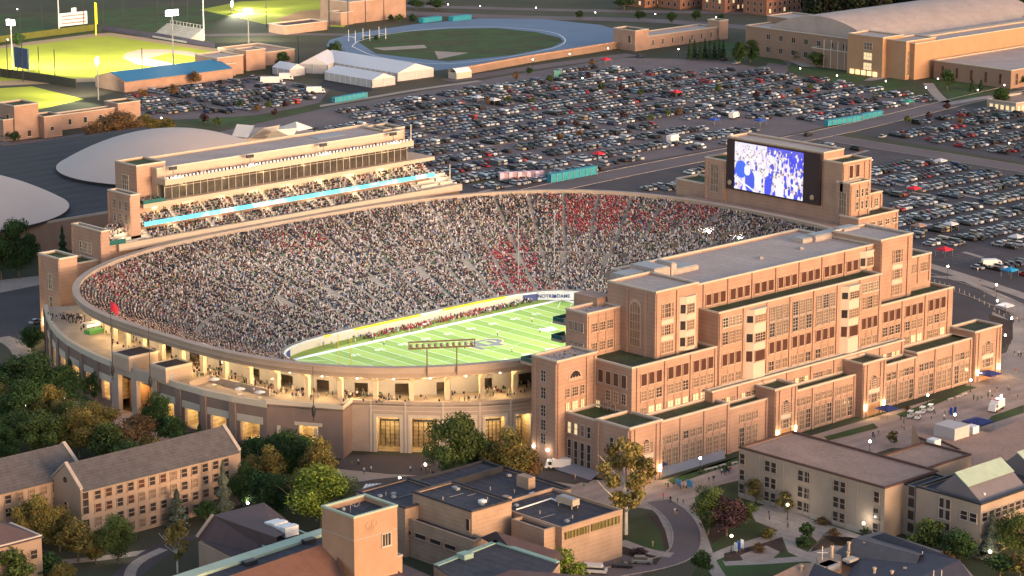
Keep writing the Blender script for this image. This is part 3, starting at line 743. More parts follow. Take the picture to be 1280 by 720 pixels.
# low tiers
def low(x0,x1,ztop,cols_,y=-124.6,nb=3):
    n=max(1,round((x1-x0)/9.4)); bd=[x0+(x1-x0)*i/n for i in range(n+1)]
    bays('S',y,bd,0,ztop,[(7.5,9.4,2,2,'rand',ST),(.9,5.9,2,4,'rand',ST)],n=nb,step=2.5,wf=1.7)
low(-58.2,-31.9,13.2,3); low(-31,-17,11.6,2); low(-7.2,18.4,11.4,3); low(29.0,44.4,11.6,2); low(45.2,69.2,12.6,3)
bays('S',-120,[-32.6+9.6*i for i in range(9)],10,15.5,[(10.6,13.2,2,4,'lit',ST)],n=4,step=1.9,wf=1.3,thin=False)
def pavilion(x0,x1,y,zt,door=True):
    xc=(x0+x1)/2
    for xx in (x0+.55,x1-.55,x0+2.0,x1-2.0): B.pier(pm,'S',xx,y,0,zt-.4,.7,.3)
    arch_panel('S',xc,y,7.4,11.3,2.4,GLASS)
    for s in (-1.9,1.9): B.win('S',xc+s,y,7.5,.7,2.6,1,4,GLASSW,ST)
    tm.box(xc-2.6,xc+2.6,y-.13,y+.02,6.1,7.2)
    B.win('S',xc,y,3.7,2.0,2.2,3,2,GLASS,ST); 
    for s in (-1.9,1.9): B.win('S',xc+s,y,3.7,.8,2.2,1,2,GLASSW,ST)
    if door:
        d=MB(); d.box(xc-2.4,xc+2.4,y-.06,y+.02,0,3.0); d.build('doorway',mat('door_warm',(.30,.13,.05),.6,.3,emit=(1,.5,.2),estr=.06),B.t)
    for s in (-1,1):
        lx=xc+s*(x1-x0)*.40; l=MB(); l.box(lx-.3,lx+.3,y-.65,y-.36,2.0,3.6); l.build('wall_lantern',mat('lantern_glow',(1,.9,.7),.5,0,emit=(1,.78,.42),estr=3),B.t); point((lx,y-1.4,3.0),120,(1,.72,.35),.3,B.t)
pavilion(-70.2,-58.6,-127,14.7); pavilion(-16.6,-7.8,-127,14.3); pavilion(18.9,28.5,-127,14.7); pavilion(69.6,82,-125.6,14.4)
for yy in (-126.4,-116.2): B.pier(pm,'W',-70.2,yy,0,14.3,.7,.3)
B.win('W',-70.2,-121,6.4,1.2,5,1,4,GLASS,STONED); B.win('W',-70.2,-123.2,6.4,1.2,5,1,4,GLASS,STONED)
B.win('W',69.6,-120,6,1.2,2.2,2,2,GLASS,STONED)
# right parts
bays('S',-110.5,[57.3,62.3,67.4],27.5,35,[(30.6,33.0,2,3,GLASSW,ST)],n=2,step=2.2,wf=1.4,thin=False)
pm.build('facade_relief',BRICK,B.t); tm.build('stone_panels',STONE,B.t)
# stone belt courses
s=MB()
for (x0,x1,y,zs) in ((-59.3,-28,-117,(20.1,)),(-28,37.6,-117.35,(19.6,24.6)),(38,70.2,-117,(20.1,)),(-72.9,-58.8,-104.3,(21.2,))):
    for z in zs: s.box(x0,x1,y-.09,y+.02,z,z+.22)
s.build('belt_course',mat('brick_light',(.42,.26,.17),.9,.1),B.t)
B.finish()
# roof furniture
for (px,py,z,w,d_,h,mm) in ((785,349,41,8,5,2.4,METAL),(812,344,41,6,9,3.2,ROOFL),(832,341,41,2,6,3.6,METAL),(850,338,41,9,5,1.8,ROOFL),(1000,311,41,1.6,1.6,1.0,METAL),(950,323,41,1.6,1.6,1.0,METAL),(1010,300,41,9,4,1.6,METAL),(1030,297,41,12,4,2.0,METAL),(1058,290,41.6,7,4,2.6,METAL)):
    x,y=at(px,py,z); b=MB(); b.box(x-w/2,x+w/2,y-d_/2,y+d_/2,40.3,40.3+h); b.box(x-w/2+.3,x+w/2-.3,y-d_/2+.3,y+d_/2-.3,40.3+h,40.3+h+.3,1); b.build('roof_plant',[ROOFL,METAL],B.t)
b=MB(); b.box(-27,42,-83.0,-75.5,37.0,37.8); b.box(-27,42,-75.8,-75.3,37.8,38.6); b.build('stand_deck',CONC,B.t)
b=MB()
for i in range(60): x=-31+73*i/59; b.tube((x,-75.5,38.6),(x,-75.5,39.7),.05,n=4)
b.tube((-31,-75.5,39.7),(42,-75.5,39.7),.07,n=4); b.tube((-31,-75.5,39.2),(42,-75.5,39.2),.05,n=4); b.build('deck_railing',DARKM,B.t)
b=MB(); b.box(-49.5,-44,-95,-86.5,25,38.6); b.build('field_side_wing',BRICK,B.t)
# balconies with green glass over the pitch
for (px,py,z,w) in ((703,396,33,4),(701,418,28,4),(664,446,26,4.5)):
    x,y=at(px,py,z); b=MB(); b.box(x-w/2+1,x+w/2+2,y-1.5,y+2.6,z-1.9,z-1.2,0); b.build('balcony',CONC,B.t); b=MB(); b.box(x-w/2+1,x-w/2+1.1,y-1.4,y+2.5,z-1.2,z-.2); b.box(x-w/2+1.1,x+w/2+1.9,y+2.4,y+2.5,z-1.2,z-.2); b.build('balcony_glass',GLASSG,B.t)
# ================= far building (stands with decks) =================
E_=Bld('press_building',(5.5,105,0),'wide cream-banded brick building with two seating decks and a glass front, behind the far stand','building'); B=E_
CREAM=mat('cream_fascia',(.42,.325,.25),.85,.05)
B.block(-44,57,103,121,44.2,wall=CREAM,roof=ROOFL)
B.block(-49.5,-38.6,106,117.5,45.4); B.block(52.5,62,108,118,44.2); 
B.block(-57.6,-54.2,98,110,38.4); B.block(-54.3,-44,102,110,34.9); B.block(-72.2,-69.3,93.0,108.8,30.0); B.block(-69.4,-57,95.9,108,24.6); B.block(-91.8,-85.5,86.5,97.5,25.6)
B.block(-85.6,-72,95,104,21)
b=MB(); b.box(-64.8,76,94.6,96.0,22.6,24.9); b.box(-52.9,66.4,98,98.7,28.2,28.35); b.build('lower_fascia',CREAM,B.t)
b=MB(); b.box(-53,66.5,97.9,110,33.9,35.1); b.build('deck_slab',CREAM,B.t)
b=MB(); b.box(-44.6,57.2,97.9,104.2,39.9,41.7); b.build('roof_fascia',CREAM,B.t)
b=MB(); b.box(-70,76,96,101,0,23.5);b.box(-53,66.5,101,109,0,28); b.build('substructure',BRICKD,B.t)
# decks: stepped
def deck(x0,x1,y0,z0,rows,rise,going,name):
    b=MB()
    for k in range(rows): b.box(x0,x1,y0+k*going,y0+(k+1)*going+ .01*k,z0-1.0,z0+k*rise)
    b.build(name,mat('seat_tread_grey',(.30,.28,.27),.9,.1),B.t)
    xs=[];
    for k in range(rows):
        x=x0+1
        while x<x1-1:
            f=((x-x0)/12.2)%1
            empty=(x<x0+14 or x>x1-16) and name=='lower_deck' and k<7
            if .11<f<.98 and rg.random()<.9 and not empty: xs.append((x,y0+k*going+going*.5,z0+k*rise))
            x+=.62
    b=MB(); x=x0
    while x<=x1: 
        for k in range(rows): b.box(x-.5,x+.5,y0+k*going-.12,y0+k*going+.02,z0+k*rise-.4,z0+k*rise+.15)
        x+=12.2
    b.build('aisle_steps',STONE,B.t)
    if name=='lower_deck':
        for xa,xb in ((x0+1,x0+12),(x1-15,x1-7.5),(x1-6.5,x1-1)):
            b=MB()
            for k in (0,2,4,6): b.box(xa,xb,y0+k*going+.1,y0+k*going+.7,z0+k*rise,z0+k*rise+.8)
            b.build('empty_benches',STONE,B.t)
    return np.array(xs)
a1=deck(-64,75.5,96,23.9,9,.55,.95,'lower_deck'); a2=deck(-52.8,66.3,98.6,29.0,9,.6,.95,'upper_deck')
# the lower deck tapers: drop people outside the ends
a=np.vstack([a1,a2]); V,Fc,C=crowd(a,np.full(len(a),-math.pi/2)+rg.uniform(-.3,.3,len(a)))
bulk('deck_crowd',V,Fc,ATT,C,kind='stuff',label='rows of spectators seated on the two decks of the far building',cat='crowd')
a=[]
for i in range(130): a.append((-43+rg.random()*98,98.6+rg.random()*.9,41.7))
for i in range(60): a.append((-52+rg.random()*8,98.6+rg.random()*7,35.1))
for i in range(50): a.append((-69+rg.random()*11,96.5+rg.random()*9,27.6))
for i in range(90): a.append((-71+rg.random()*10,-103.5+rg.random()*7,26.6))
for i in range(50): a.append((-58+rg.random()*11,-100+rg.random()*6,35.8))
a=np.array(a); V,Fc,C=crowd(a,rg.uniform(0,6,len(a)))
bulk('roof_crowd',V,Fc,ATT,C,kind='stuff',label='guests standing on the open roof terraces beside the pitch',cat='crowd')
rb=MB(); rb.box(-52.9,66.4,97.7,97.95,28.3,29.6); 
m=mat('ribbon_glow',(.1,.5,.7),.5,0); nt=m.node_tree; bs_=nt.nodes['Principled BSDF']
tcn=nt.nodes.new('ShaderNodeNewGeometry'); no=nt.nodes.new('ShaderNodeTexNoise'); no.inputs['Scale'].default_value=.13; no.inputs['Detail'].default_value=3; nt.links.new(tcn.outputs['Position'],no.inputs['Vector'])
cr=nt.nodes.new('ShaderNodeValToRGB'); cr.color_ramp.elements[0].position=.40; cr.color_ramp.elements[0].color=(.02,.45,.62,1); cr.color_ramp.elements[1].position=.60; cr.color_ramp.elements[1].color=(.75,.86,.85,1); e=cr.color_ramp.elements.new(.5); e.color=(.10,.68,.80,1)
nt.links.new(no.outputs['Fac'],cr.inputs[0]); nt.links.new(cr.outputs[0],bs_.inputs['Emission Color']); bs_.inputs['Emission Strength'].default_value=.34
rb.build('ribbon_board',m,B.t)
# glass front with mullions
g=MB(); g.box(-43.6,56.2,100.2,100.5,35.1,39.9); g.build('glass_front',[mat('curtain_glass',(.045,.036,.03),.3,.6,.35,1.5,spec=.5)],B.t)
g=MB()
for i in range(37): x=-43.4+99.4*i/36; g.box(x-.06,x+.06,100.0,100.2,35.1,39.9)
g.box(-43.6,56.2,100.03,100.2,38.7,38.8); g.build('mullions',STONE,B.t)
g=MB()
for i in range(10): x=-43.6+i*.0; 
for x in (-49,-46.5): g.box(x-.1,x+.1,100,100.2,35.1,37.5)
g.box(-52.9,-44.7,98.1,98.2,35.1,36.2); g.box(-52.9,-52.8,98.2,105,35.1,36.2); g.build('glass_balustrade',GLASSG,B.t)
g=MB(); g.box(-69.8,-62,95.0,95.1,24.9,26.4); g.build('glass_screen',GLASSG,B.t)
# lights strip of white rail panels on the roof terrace
g=MB()
for i in range(70): x=-43.5+99.5*i/69; g.box(x-.3,x+.3,98.1,98.2,41.75,42.35)
g.build('terrace_rail_panels',mat('rail_panel_white',(.75,.74,.76),.5,.1),B.t)
for (px,py,h) in ((205,231,6),(512,168,7),(206,208,3)):
    pass
for x,h in ((-44.2,4.5),(56.6,5.5),(74,6.5)):
    g=MB(); z0=41.7 if x<60 else 24.9; g.tube((x,98.6,z0-14 if x>60 else z0),(x,98.6,z0+h),.18); g.build('mast',STONE,B.t)
for yy,w in ((102,2.0),): pass
for i,(yy,zz) in enumerate(((100.5,33.6),(103.5,33.6),(106.5,33.6),(100.5,29.5),(103.5,29.5),(106.5,29.5))):
    B.win('W',-57.6,yy,zz,1.1,2.6,2,3,GLASS,STONED)
B.win('W',-49.5,112,36,3.2,6,3,4,GLASSW,STONE)
B.win('W',-72.2,101.5,22.6,2.2,3.0,3,3,GLASSW,STONE); B.win('W',-72.2,101.5,17.2,2.2,3.0,3,3,GLASS,STONE); B.win('W',-72.2,104.0,22.6,.8,3,1,3,GLASS,STONE);B.win('W',-72.2,99,22.6,.8,3,1,3,GLASSW,STONE)
B.win('W',-91.8,91.5,16,1.6,4.5,2,3,GLASSW,STONE); B.win('W',-91.8,91.5,9,1.6,4.5,2,3,GLASS,STONE)
for yy in (88,95): 
    g=MB(); g.box(-92.3,-91.9,yy-.5,yy+.5,4.2,6.6); g.build('wall_lantern',MATS['lantern_glow'],B.t); point((-93.2,yy,5.2),350,(1,.7,.3),.3,B.t)
g=MB()
for yy in (87,96.8): g.box(-92.1,-91.75,yy-.4,yy+.4,0,25.4)
for yy in (93.4,108.3): g.box(-72.5,-72.15,yy-.4,yy+.4,0,29.4)
for yy in (98.4,109.6): g.box(-57.9,-57.55,yy-.4,yy+.4,20,38)
g.build('facade_relief',BRICK,B.t)
B.finish()
g=MB(); 
for (x0,x1,y0,y1,h) in ((-42,-36,109,113,1.6),(-20,-8,110,114,1.2),(28,40,112,118,1.5),(40,50,108,114,1.2)): g.box(x0,x1,y0,y1,42.5,42.5+h)
g.build('roof_plant',METAL,B.t)
# deck floor lights (warm)
for x in np.linspace(-46,60,9): point((float(x),101.5,33.2),160,(1,.8,.5),.3,B.t)
for x in np.linspace(-60,70,8): point((float(x),99.4,27.6),110,(1,.8,.5),.3,B.t)
for x in (-36,-20,-5,12,30,46): point((x,99.2,38.8),35,(1,.75,.4),.3,B.t)
# ================= scoreboard building =================
S_=Bld('scoreboard_building',(127,0,0),'stepped brick building carrying the huge lit video screen at the right end of the bowl','building'); B=S_
X0=127.
B.block(X0,X0+10,-21.2,20.2,44.4,roof=ROOFL,wall=BRICK)
B.block(X0-.6,X0+13,20.1,29.6,36.3); B.block(X0+1,X0+12,29.5,44,26.8)
B.block(X0,X0+14,-29.2,-21.1,42.0)
B.block(X0-1,X0+9.3,-35.4 if False else -34.8+4.6,-29.0+.0,35.9)
B.block(X0-1,X0+4.6,-34.8,-29.1,35.8) if False else None
B.block(X0+9.2,X0+19,-30.2,-24,30.6); B.block(X0-2,X0+18,-37.8,-30.0,25.6)
# precise nearer tower
B.block(X0-1,X0+8.8,-33.2,-27.4,36.0)
b=MB(); b.box(X0-.9,X0+.02,-20.6,19.5,27.4,44.0); b.build('screen_surround',mat('screen_black',(.035,.02,.025),.5,.1),B.t)
m=mat('screen_picture',(.05,.05,.05),.4,0); nt=m.node_tree; bs_=nt.nodes['Principled BSDF']; N=nt.nodes;L=nt.links
g_=N.new('ShaderNodeNewGeometry'); vo=N.new('ShaderNodeTexVoronoi'); vo.inputs['Scale'].default_value=1.9; L.new(g_.outputs['Position'],vo.inputs['Vector'])
nz=N.new('ShaderNodeTexNoise'); nz.inputs['Scale'].default_value=.27; nz.inputs['Detail'].default_value=7; nz.inputs['Roughness'].default_value=.78; nz.inputs['Distortion'].default_value=.8; L.new(g_.outputs['Position'],nz.inputs['Vector'])
c1=N.new('ShaderNodeValToRGB'); c1.color_ramp.interpolation='CONSTANT'; el=c1.color_ramp.elements; el[0].position=0; el[0].color=(.03,.05,.75,1); el[1].position=.462; el[1].color=(.85,.80,.95,1); x=el.new(.478); x.color=(1,.97,1,1); x=el.new(.57); x.color=(.55,.35,.75,1)
L.new(nz.outputs['Fac'],c1.inputs[0])
c2=N.new('ShaderNodeMix'); c2.data_type='RGBA'; c2.blend_type='MULTIPLY'; c2.inputs[0].default_value=.5; L.new(c1.outputs[0],c2.inputs[6]); L.new(vo.outputs['Color'],c2.inputs[7])
L.new(c2.outputs[2],bs_.inputs['Emission Color']); bs_.inputs['Emission Strength'].default_value=.40
NX_,NZ_=150,80
img=np.zeros((NZ_,NX_,3))+np.array([.80,.74,.90]); rs_=np.random.default_rng(11)
yy_,xx_=np.mgrid[0:NZ_,0:NX_]
img[(xx_>118)&(yy_>52)]=(.05,.06,.75); img[(yy_>66)&(xx_>70)]=(.10,.10,.70)
for k in range(420):
    fy=rs_.uniform(-2,74); fx=rs_.uniform(0,NX_); s=2.2+ (74-fy)/74*2.6; col=[(.95,.93,1.0),(.95,.93,1.0),(.86,.82,.95),(.06,.08,.72),(.75,.60,.85),(.9,.85,.75)][rs_.integers(0,6)]
    if fx>112 and fy>40: col=(.07,.08,.8) if rs_.random()<.75 else col
    m1=((xx_-fx)/(s*.75))**2+((yy_-fy)/(s*1.5))**2<1; img[m1]=np.array(col)*rs_.uniform(.85,1.05)
    m2=((xx_-fx)/(s*.42))**2+((yy_-fy-s*1.6)/(s*.5))**2<1; img[m2]=[(.55,.35,.28),(.30,.18,.15),(.95,.9,.95),(.12,.08,.14)][rs_.integers(0,4)]
for (fx,fy,a,b_,col) in ((14,34,13,15,(.05,.14,.80)),(34,16,11,20,(.06,.10,.70)),(28,34,7,9,(.85,.85,.92)),(74,14,8,17,(.06,.08,.78)),(52,20,8,16,(.96,.95,1)),(100,10,9,15,(.95,.9,1))):
    img[((xx_-fx)/a)**2+((yy_-fy)/b_)**2<1]=col
for k in range(5): img[(abs((xx_-18)*.42+(yy_-12)-k*0)<1.3)&(xx_<50)]=(.95,.95,1)
Y_=16.0-29.6*np.arange(NX_+1)/NX_; Z_=27.9+15.7*np.arange(NZ_+1)/NZ_
vs_=np.array([(X0-.96,y,z) for z in Z_ for y in Y_]); fr_=[]
k0=(np.arange(NZ_)[:,None]*(NX_+1)+np.arange(NX_)[None]).ravel(); fq=np.stack([k0,k0+1,k0+NX_+2,k0+NX_+1],1)
vq=vs_[fq].reshape(-1,3); cq=np.repeat(np.hstack([img.reshape(-1,3),np.ones((NX_*NZ_,1))]),4,0)
sm=bpy.data.materials.new('video_picture'); sm.use_nodes=True; sn=sm.node_tree; at_=sn.nodes.new('ShaderNodeAttribute'); at_.attribute_name='Col'; pb_=sn.nodes['Principled BSDF']; pb_.inputs['Base Color'].default_value=(.02,.02,.02,1); sn.links.new(at_.outputs['Color'],pb_.inputs['Emission Color']); pb_.inputs['Emission Strength'].default_value=.31
bulk('video_screen',vq-np.array(B.t.location),np.arange(len(vq)).reshape(-1,4),sm,cq,parent=B.t)
for yy in (18.0,-17.5):
    b=MB(); b.ball((X0-.95,yy,29.6),.8,sz=1.2); b.build('shield_emblem',mat('emblem_gold',(.30,.24,.17),.6),B.t)
B.win('W',X0-.6,25,25.5,3.4,9,3,4,GLASSW,STONED); B.win('W',X0-1,-30.4,24,2.8,9,3,4,GLASSW,STONED)
for zb in (37.4,): 
    for xx in (X0+4,X0+7.2): B.win('S',xx,-29.2,37.0,1.8,4.0,1,1,GLASSB,STONE)
for xx in (X0+2.5,X0+5,X0+7.2): 
    for zb in (27.5,31.5): B.win('S',xx,-33.2,zb,.9,2.4,1,2,GLASS,STONE)
for xx in (X0+12,X0+16): B.win('S',xx,-30.2,26.5,1.4,2.4,2,3,GLASS,STONE)
for i in range(5): B.win('S',X0+1.5+3.6*i,-37.8,22.2,1.8,1.6,2,2,GLASSB,STONE)
g=MB()
for xx,y,z0,z1 in ((X0-.3,-33.2,20,35.6),(X0+3.9,-33.2,20,35.6),(X0+8.2,-33.2,20,35.6),(X0+10,-30.2,20,30),(X0+14,-30.2,20,30),(X0+18.4,-30.2,20,30),(X0+.6,-29.2,36,41.6),(X0+11,-29.2,36,41.6),(X0+13.5,-29.2,20,41.6),(X0+17.2,-37.8,10,25.2)): g.box(xx-.4,xx+.4,y-.3,y+.05,z0,z1)
for yy in (21,28.6): g.box(X0-.9,X0-.55,yy-.4,yy+.4,18,35.9)
g.build('facade_relief',BRICK,B.t)
g=MB(); g.box(X0-8,X0-.2,-36,36,16,22.6); g.build('plinth_wall',BRICK,B.t)
B.finish()
# bright work lights on the far stand
for px,py in ((882,295),(921,303),(1015,293)):
    x,y=at(px,py,16); t=thing('portable_floodlight',(x,y,14),'small blazing white floodlight among the far right crowd' if px<900 else ('small white floodlight low in the crowd near the roof edge' if px<1000 else 'white floodlight at the right end of the stand beside the roof'),'floodlight')
    b=MB(); b.tube((x,y,13.5),(x,y,16.5),.12); b.build('post',DARKM,t); b=MB(); b.ball((x,y,17),.75,n=8); b.build('lamp',LAMPW,t); point((x-.5,y-1.0,17.5),2500,(1,.95,.85),.5,t)
# stadium floodlights: fixtures on both roofs lighting pitch and stands
for (x,y,z,tx,ty,grp) in [(-20,-75.2,41.5,-30,20,0),(0,-75.2,41.5,0,20,0),(20,-75.2,41.5,30,20,0),(38,-75.2,41.5,50,20,0),(-40,100,44,-30,-10,1),(-10,100,44,-5,-10,1),(20,100,44,10,-10,1),(50,100,44,40,-10,1)]:
    t=thing('roof_floodlight',(x,y,z-2),('black roof-edge floodlight on the near building, aimed at the pitch' if grp==0 else 'small roof-edge floodlight on the far building terrace'),'floodlight',group='roof floodlights of the near building' if grp==0 else 'roof floodlights of the far building')
    s=1 if y<0 else -1
    b=MB(); b.tube((x,y,z-2),(x,y,z),.1); b.build('bracket',DARKM,t); b=MB(); b.box(x-1.4,x+1.4,y-.3,y+.3,z,z+1.0); b.build('lamp',DARKM,t)
    point((x,y+s*1.0,z+.5),54000,(1,.96,.83),2.5,t,spot=84,target=(tx,ty,0))
# ================= ground, roads, lots =================
GRASS=mat('lawn',(.045,.082,.022),.95,.28,.12,2.5,colour2=(.055,.06,.022))
GRASSD=mat('lawn_dark',(.05,.055,.03),.95,.3,.03,2,colour2=(.075,.062,.04))
ASPH=mat('asphalt',(.135,.104,.105),.9,.14,.06,2,colour2=(.155,.12,.118))
ASPHD=mat('asphalt_new',(.075,.06,.062),.9,.16,.1,2)
PAVE=mat('paving_concrete',(.33,.265,.225),.9,.18,.15,1.2,bands=(0,2.4,.04))
PAVB=mat('plaza_brick_paving',(.32,.235,.195),.9,.16,.2,2,colour2=(.35,.265,.225),bands=(1,4.2,.06))
MULCH=mat('mulch',(.06,.035,.026),.95,.3,.6,3)
def sheet(name,poly,z,m,pix=True,lab=None):
    pts=[at(*p,0) if pix else p for p in poly]
    a=sum(pts[i][0]*pts[(i+1)%len(pts)][1]-pts[(i+1)%len(pts)][0]*pts[i][1] for i in range(len(pts)))
    if a<0: pts=pts[::-1]
    b=MB(); b.add([(x,y,z) for x,y in pts],[tuple(range(len(pts)))]); o=b.build(name,m,kind='structure'); 
    return o
def ribbon(name,pts,w,z,m,pix=True,kerb=False,close=False):
    p=[Vector(at(*q,0) if pix else q) for q in pts]
    # smooth
    for _ in range(2):
        if len(p)>2:
            q=[p[0]]
            for a,c in zip(p[:-1],p[1:]): q+= [a*.75+c*.25,a*.25+c*.75]
            p=q+[p[-1]]
    L_=[];R_2=[]
    for i,a in enumerate(p):
        d=(p[min(i+1,len(p)-1)]-p[max(i-1,0)]).normalized(); n=Vector((-d.y,d.x)); L_.append(a+n*w/2); R_2.append(a-n*w/2)
    b=MB()
    for i in range(len(p)-1): b.add([(*R_2[i],z),(*R_2[i+1],z),(*L_[i+1],z),(*L_[i],z)],[(0,1,2,3)])
    o=b.build(name,m,kind='structure')
    if kerb:
        b=MB()
        for S,sg in ((L_,1),(R_2,-1)):
            for i in range(len(p)-1):
                a,c=S[i],S[i+1]; d=(c-a); 
                if d.length<.01: continue
                d.normalize(); n=Vector((-d.y,d.x))*sg*.35
                b.prism([tuple(a),tuple(c),tuple(c+n),tuple(a+n)],0,.13)
        b.build('kerb',PAVE,kind='structure')
    return o
b=MB(); b.add([(-3000,-3000,-.02),(7000,-3000,-.02),(7000,7000,-.02),(-3000,7000,-.02)],[(0,1,2,3)]); b.build('ground',GRASSD,kind='structure')
Zl=.004
# lots
sheet('parking_lot',[(150,192),(156,233),(196,175),(272,173),(347,176),(405,181),(446,172),(468,281),(482,345),(450,385),(360,380),(300,372),(245,368),(150,345)],.004,ASPH,False)
sheet('parking_lot',[(145,135),(150,192),(196,174),(347,175),(345,60),(330,-60),(153,-125),(120,-95),(152,-40),(150,60)],.008,ASPHD,False)
sheet('parking_lot',[(362,158),(446,171),(500,150),(520,60),(356,40)],.004,ASPHD,False)
sheet('parking_lot',[(150,124),(250,102),(330,94),(412,112),(400,128),(320,146),(200,150),(160,146)],.004,ASPH)
sheet('parking_lot',[(10,196),(55,187),(130,176),(140,184),(80,196),(30,200)],.004,PAVE)
sheet('parking_lot',[(396,107),(412,96),(468,112),(452,119),(440,118)],.012,mat('asphalt_black',(.03,.028,.034),.9,.2,.1,2))
# roads
ribbon('road',[(120,150),(196,163),(347,166),(405,172),(480,182),(560,190)],13,.012,ASPH,False,True)
ribbon('road',[(345,166),(347,60),(345,-200)],12,.014,ASPH,False,True)
ribbon('road',[(176,10),(166,-33),(152,-82),(128,-122),(90,-150)],9,.018,ASPHD,False,True)
ribbon('pavement',[(187,10),(178,-33),(163,-86),(140,-130)],5,.014,PAVE,False)
ribbon('pavement',[(166,0),(156,-33),(142,-75),(118,-112),(90,-135)],6,.02,PAVE,False)
ribbon('road',[(0,62),(120,48),(330,42),(480,44)],9,.01,ASPH)
ribbon('road',[(480,15),(640,22),(800,24),(960,36)],16,.01,ASPH); ribbon('road',[(400,4),(560,9),(760,14),(965,16)],12,.01,ASPH)
ribbon('road',[(963,100),(985,60),(1000,20),(1030,-5)],12,.01,ASPH)
ribbon('path',[(985,72),(1060,104),(1130,92)],7,.012,PAVE); ribbon('path',[(1160,104),(1170,118),(1182,128)],5,.012,PAVE); ribbon('path',[(1185,130),(1240,120),(1280,117)],5,.016,PAVE)
ribbon('road',[(560,101),(680,82),(790,68)],10,.012,ASPH); ribbon('path',[(0,152),(60,150),(125,150)],5,.012,PAVE); ribbon('road',[(0,180),(60,176),(130,165),(200,158)],9,.01,ASPH)
ribbon('path',[(320,146),(440,126),(520,112),(600,101)],4,.016,PAVE)
sheet('grass',[(150,158),(200,152),(320,144),(400,130),(400,136),(330,152),(200,170),(150,170)],.02,GRASS)
sheet('grass',[(985,88),(1030,100),(1066,108),(1085,98),(1050,86),(985,82)],.02,GRASS); sheet('grass',[(1085,108),(1118,98),(1150,106),(1168,124),(1100,118)],.02,GRASS); sheet('grass',[(1160,98),(1250,108),(1280,112),(1190,126),(1176,112)],.02,GRASS)
sheet('grass',[(840,48),(905,70),(985,82),(960,55)],.016,GRASS)
for (a,c) in (((430,95),(560,100)),):
    pass
# tan islands in the lots
for q in [((640,178),(668,172)),((690,150),(725,146)),((590,186),(640,178)),((1085,222),(1130,232)),((1195,242),(1225,248)),((1140,240),(1170,246)),((1230,270),(1250,275)),((1185,256),(1210,260)),((1160,300),(1180,306)),((1205,315),(1228,322)),((700,186),(740,180)),((905,133),(960,124)),((960,124),(1010,116)),((1150,164),(1180,170)),((1195,175),(1215,180)),((1240,180),(1270,186)),((1055,196),(1085,188)),((600,240),(640,232)),((820,122),(905,133))]:
    ribbon('parking_island',[q[0],q[1]],2.2,.03,PAVE)
# near plaza
sheet('plaza',[(735,600),(830,600),(905,578),(1030,545),(1090,530),(1150,510),(1215,482),(1250,462),(1262,430),(1290,420),(1290,520),(1200,560),(1000,560),(925,570),(925,640),(830,640),(745,625),(640,612),(560,596),(430,590),(430,600),(560,612),(640,622),(700,612)],.006,PAVB)
sheet('plaza',[(-60,-150),(120,-150),(140,-110),(95,-112),(60,-128.5),(-70,-128.5),(-100,-100),(-125,-70),(-110,-95),(-100,-125)],.004,PAVB,False)
sheet('pavement',[(1160,345),(1205,352),(1245,372),(1268,400),(1262,440),(1245,462),(1280,480),(1280,380),(1200,345)],.022,PAVE)
sheet('driveway',[(430,568),(560,570),(660,572),(660,592),(560,598),(490,592),(420,586)],.01,ASPHD)
sheet('driveway',[(1198,362),(1242,385),(1238,402),(1190,408),(1185,372)],.026,ASPHD)
sheet('grass',[(1235,392),(1266,402),(1266,424),(1248,440),(1240,415)],.03,MULCH)
sheet('pavement',[(420,586),(490,593),(560,599),(680,600),(720,606),(700,618),(640,612),(560,606),(420,600)],.012,PAVE)
ribbon('road',[(380,612),(450,610),(490,603),(560,600)],9,.014,ASPHD)
sheet('driveway',[(688,588),(706,590),(741,600),(735,604),(660,598),(650,590)],.014,ASPHD)
# crosswalk
b=MB()
for i in range(6):
    x0,y0=at(455+i*4.2,611-i*.2); x1,y1=at(459+i*4.2,605-i*.2); w=Vector((x1-x0,y1-y0)); n=Vector((-w.y,w.x)).normalized()*.35
    b.add([(x0-n.x,y0-n.y,.022),(x0+n.x,y0+n.y,.022),(x1+n.x,y1+n.y,.022),(x1-n.x,y1-n.y,.022)],[(0,1,2,3)])
b.build('crosswalk',MATS['line_white'],kind='structure')
sheet('pavement',[(478,611),(500,602),(525,602),(504,614)],.024,PAVE)
ribbon('path',[(455,618),(490,614),(525,620),(523,650)],2.5,.016,PAVE)
sheet('grass',[(470,616),(492,616),(521,622),(519,640),(500,640),(470,634)],.01,GRASS)
# service road curving up to the plaza
ribbon('pavement',[(752,612),(790,620),(822,634),(836,656),(842,680),(838,694)],2.6,.014,PAVE)
ribbon('road',[(640,740),(760,716),(830,704),(857,690),(860,664),(846,642),(822,626)],6.2,.018,ASPH,True,True)
ribbon('pavement',[(900,722),(886,700),(878,676),(868,648),(850,626)],3.0,.012,PAVE)
ribbon('path',[(775,677),(810,690),(840,694)],3.5,.02,PAVE)
sheet('grass',[(742,652),(775,650),(822,640),(834,676),(830,690),(775,674),(745,668)],.008,GRASS)
sheet('mulch_bed',[(808,640),(822,644),(832,664),(837,686),(831,689),(826,664),(812,648)],.024,MULCH); sheet('mulch_bed',[(776,682),(826,698),(820,706),(776,692)],.024,MULCH)
sheet('driveway',[(703,705),(775,688),(812,706),(800,722),(690,730)],.01,ASPH)
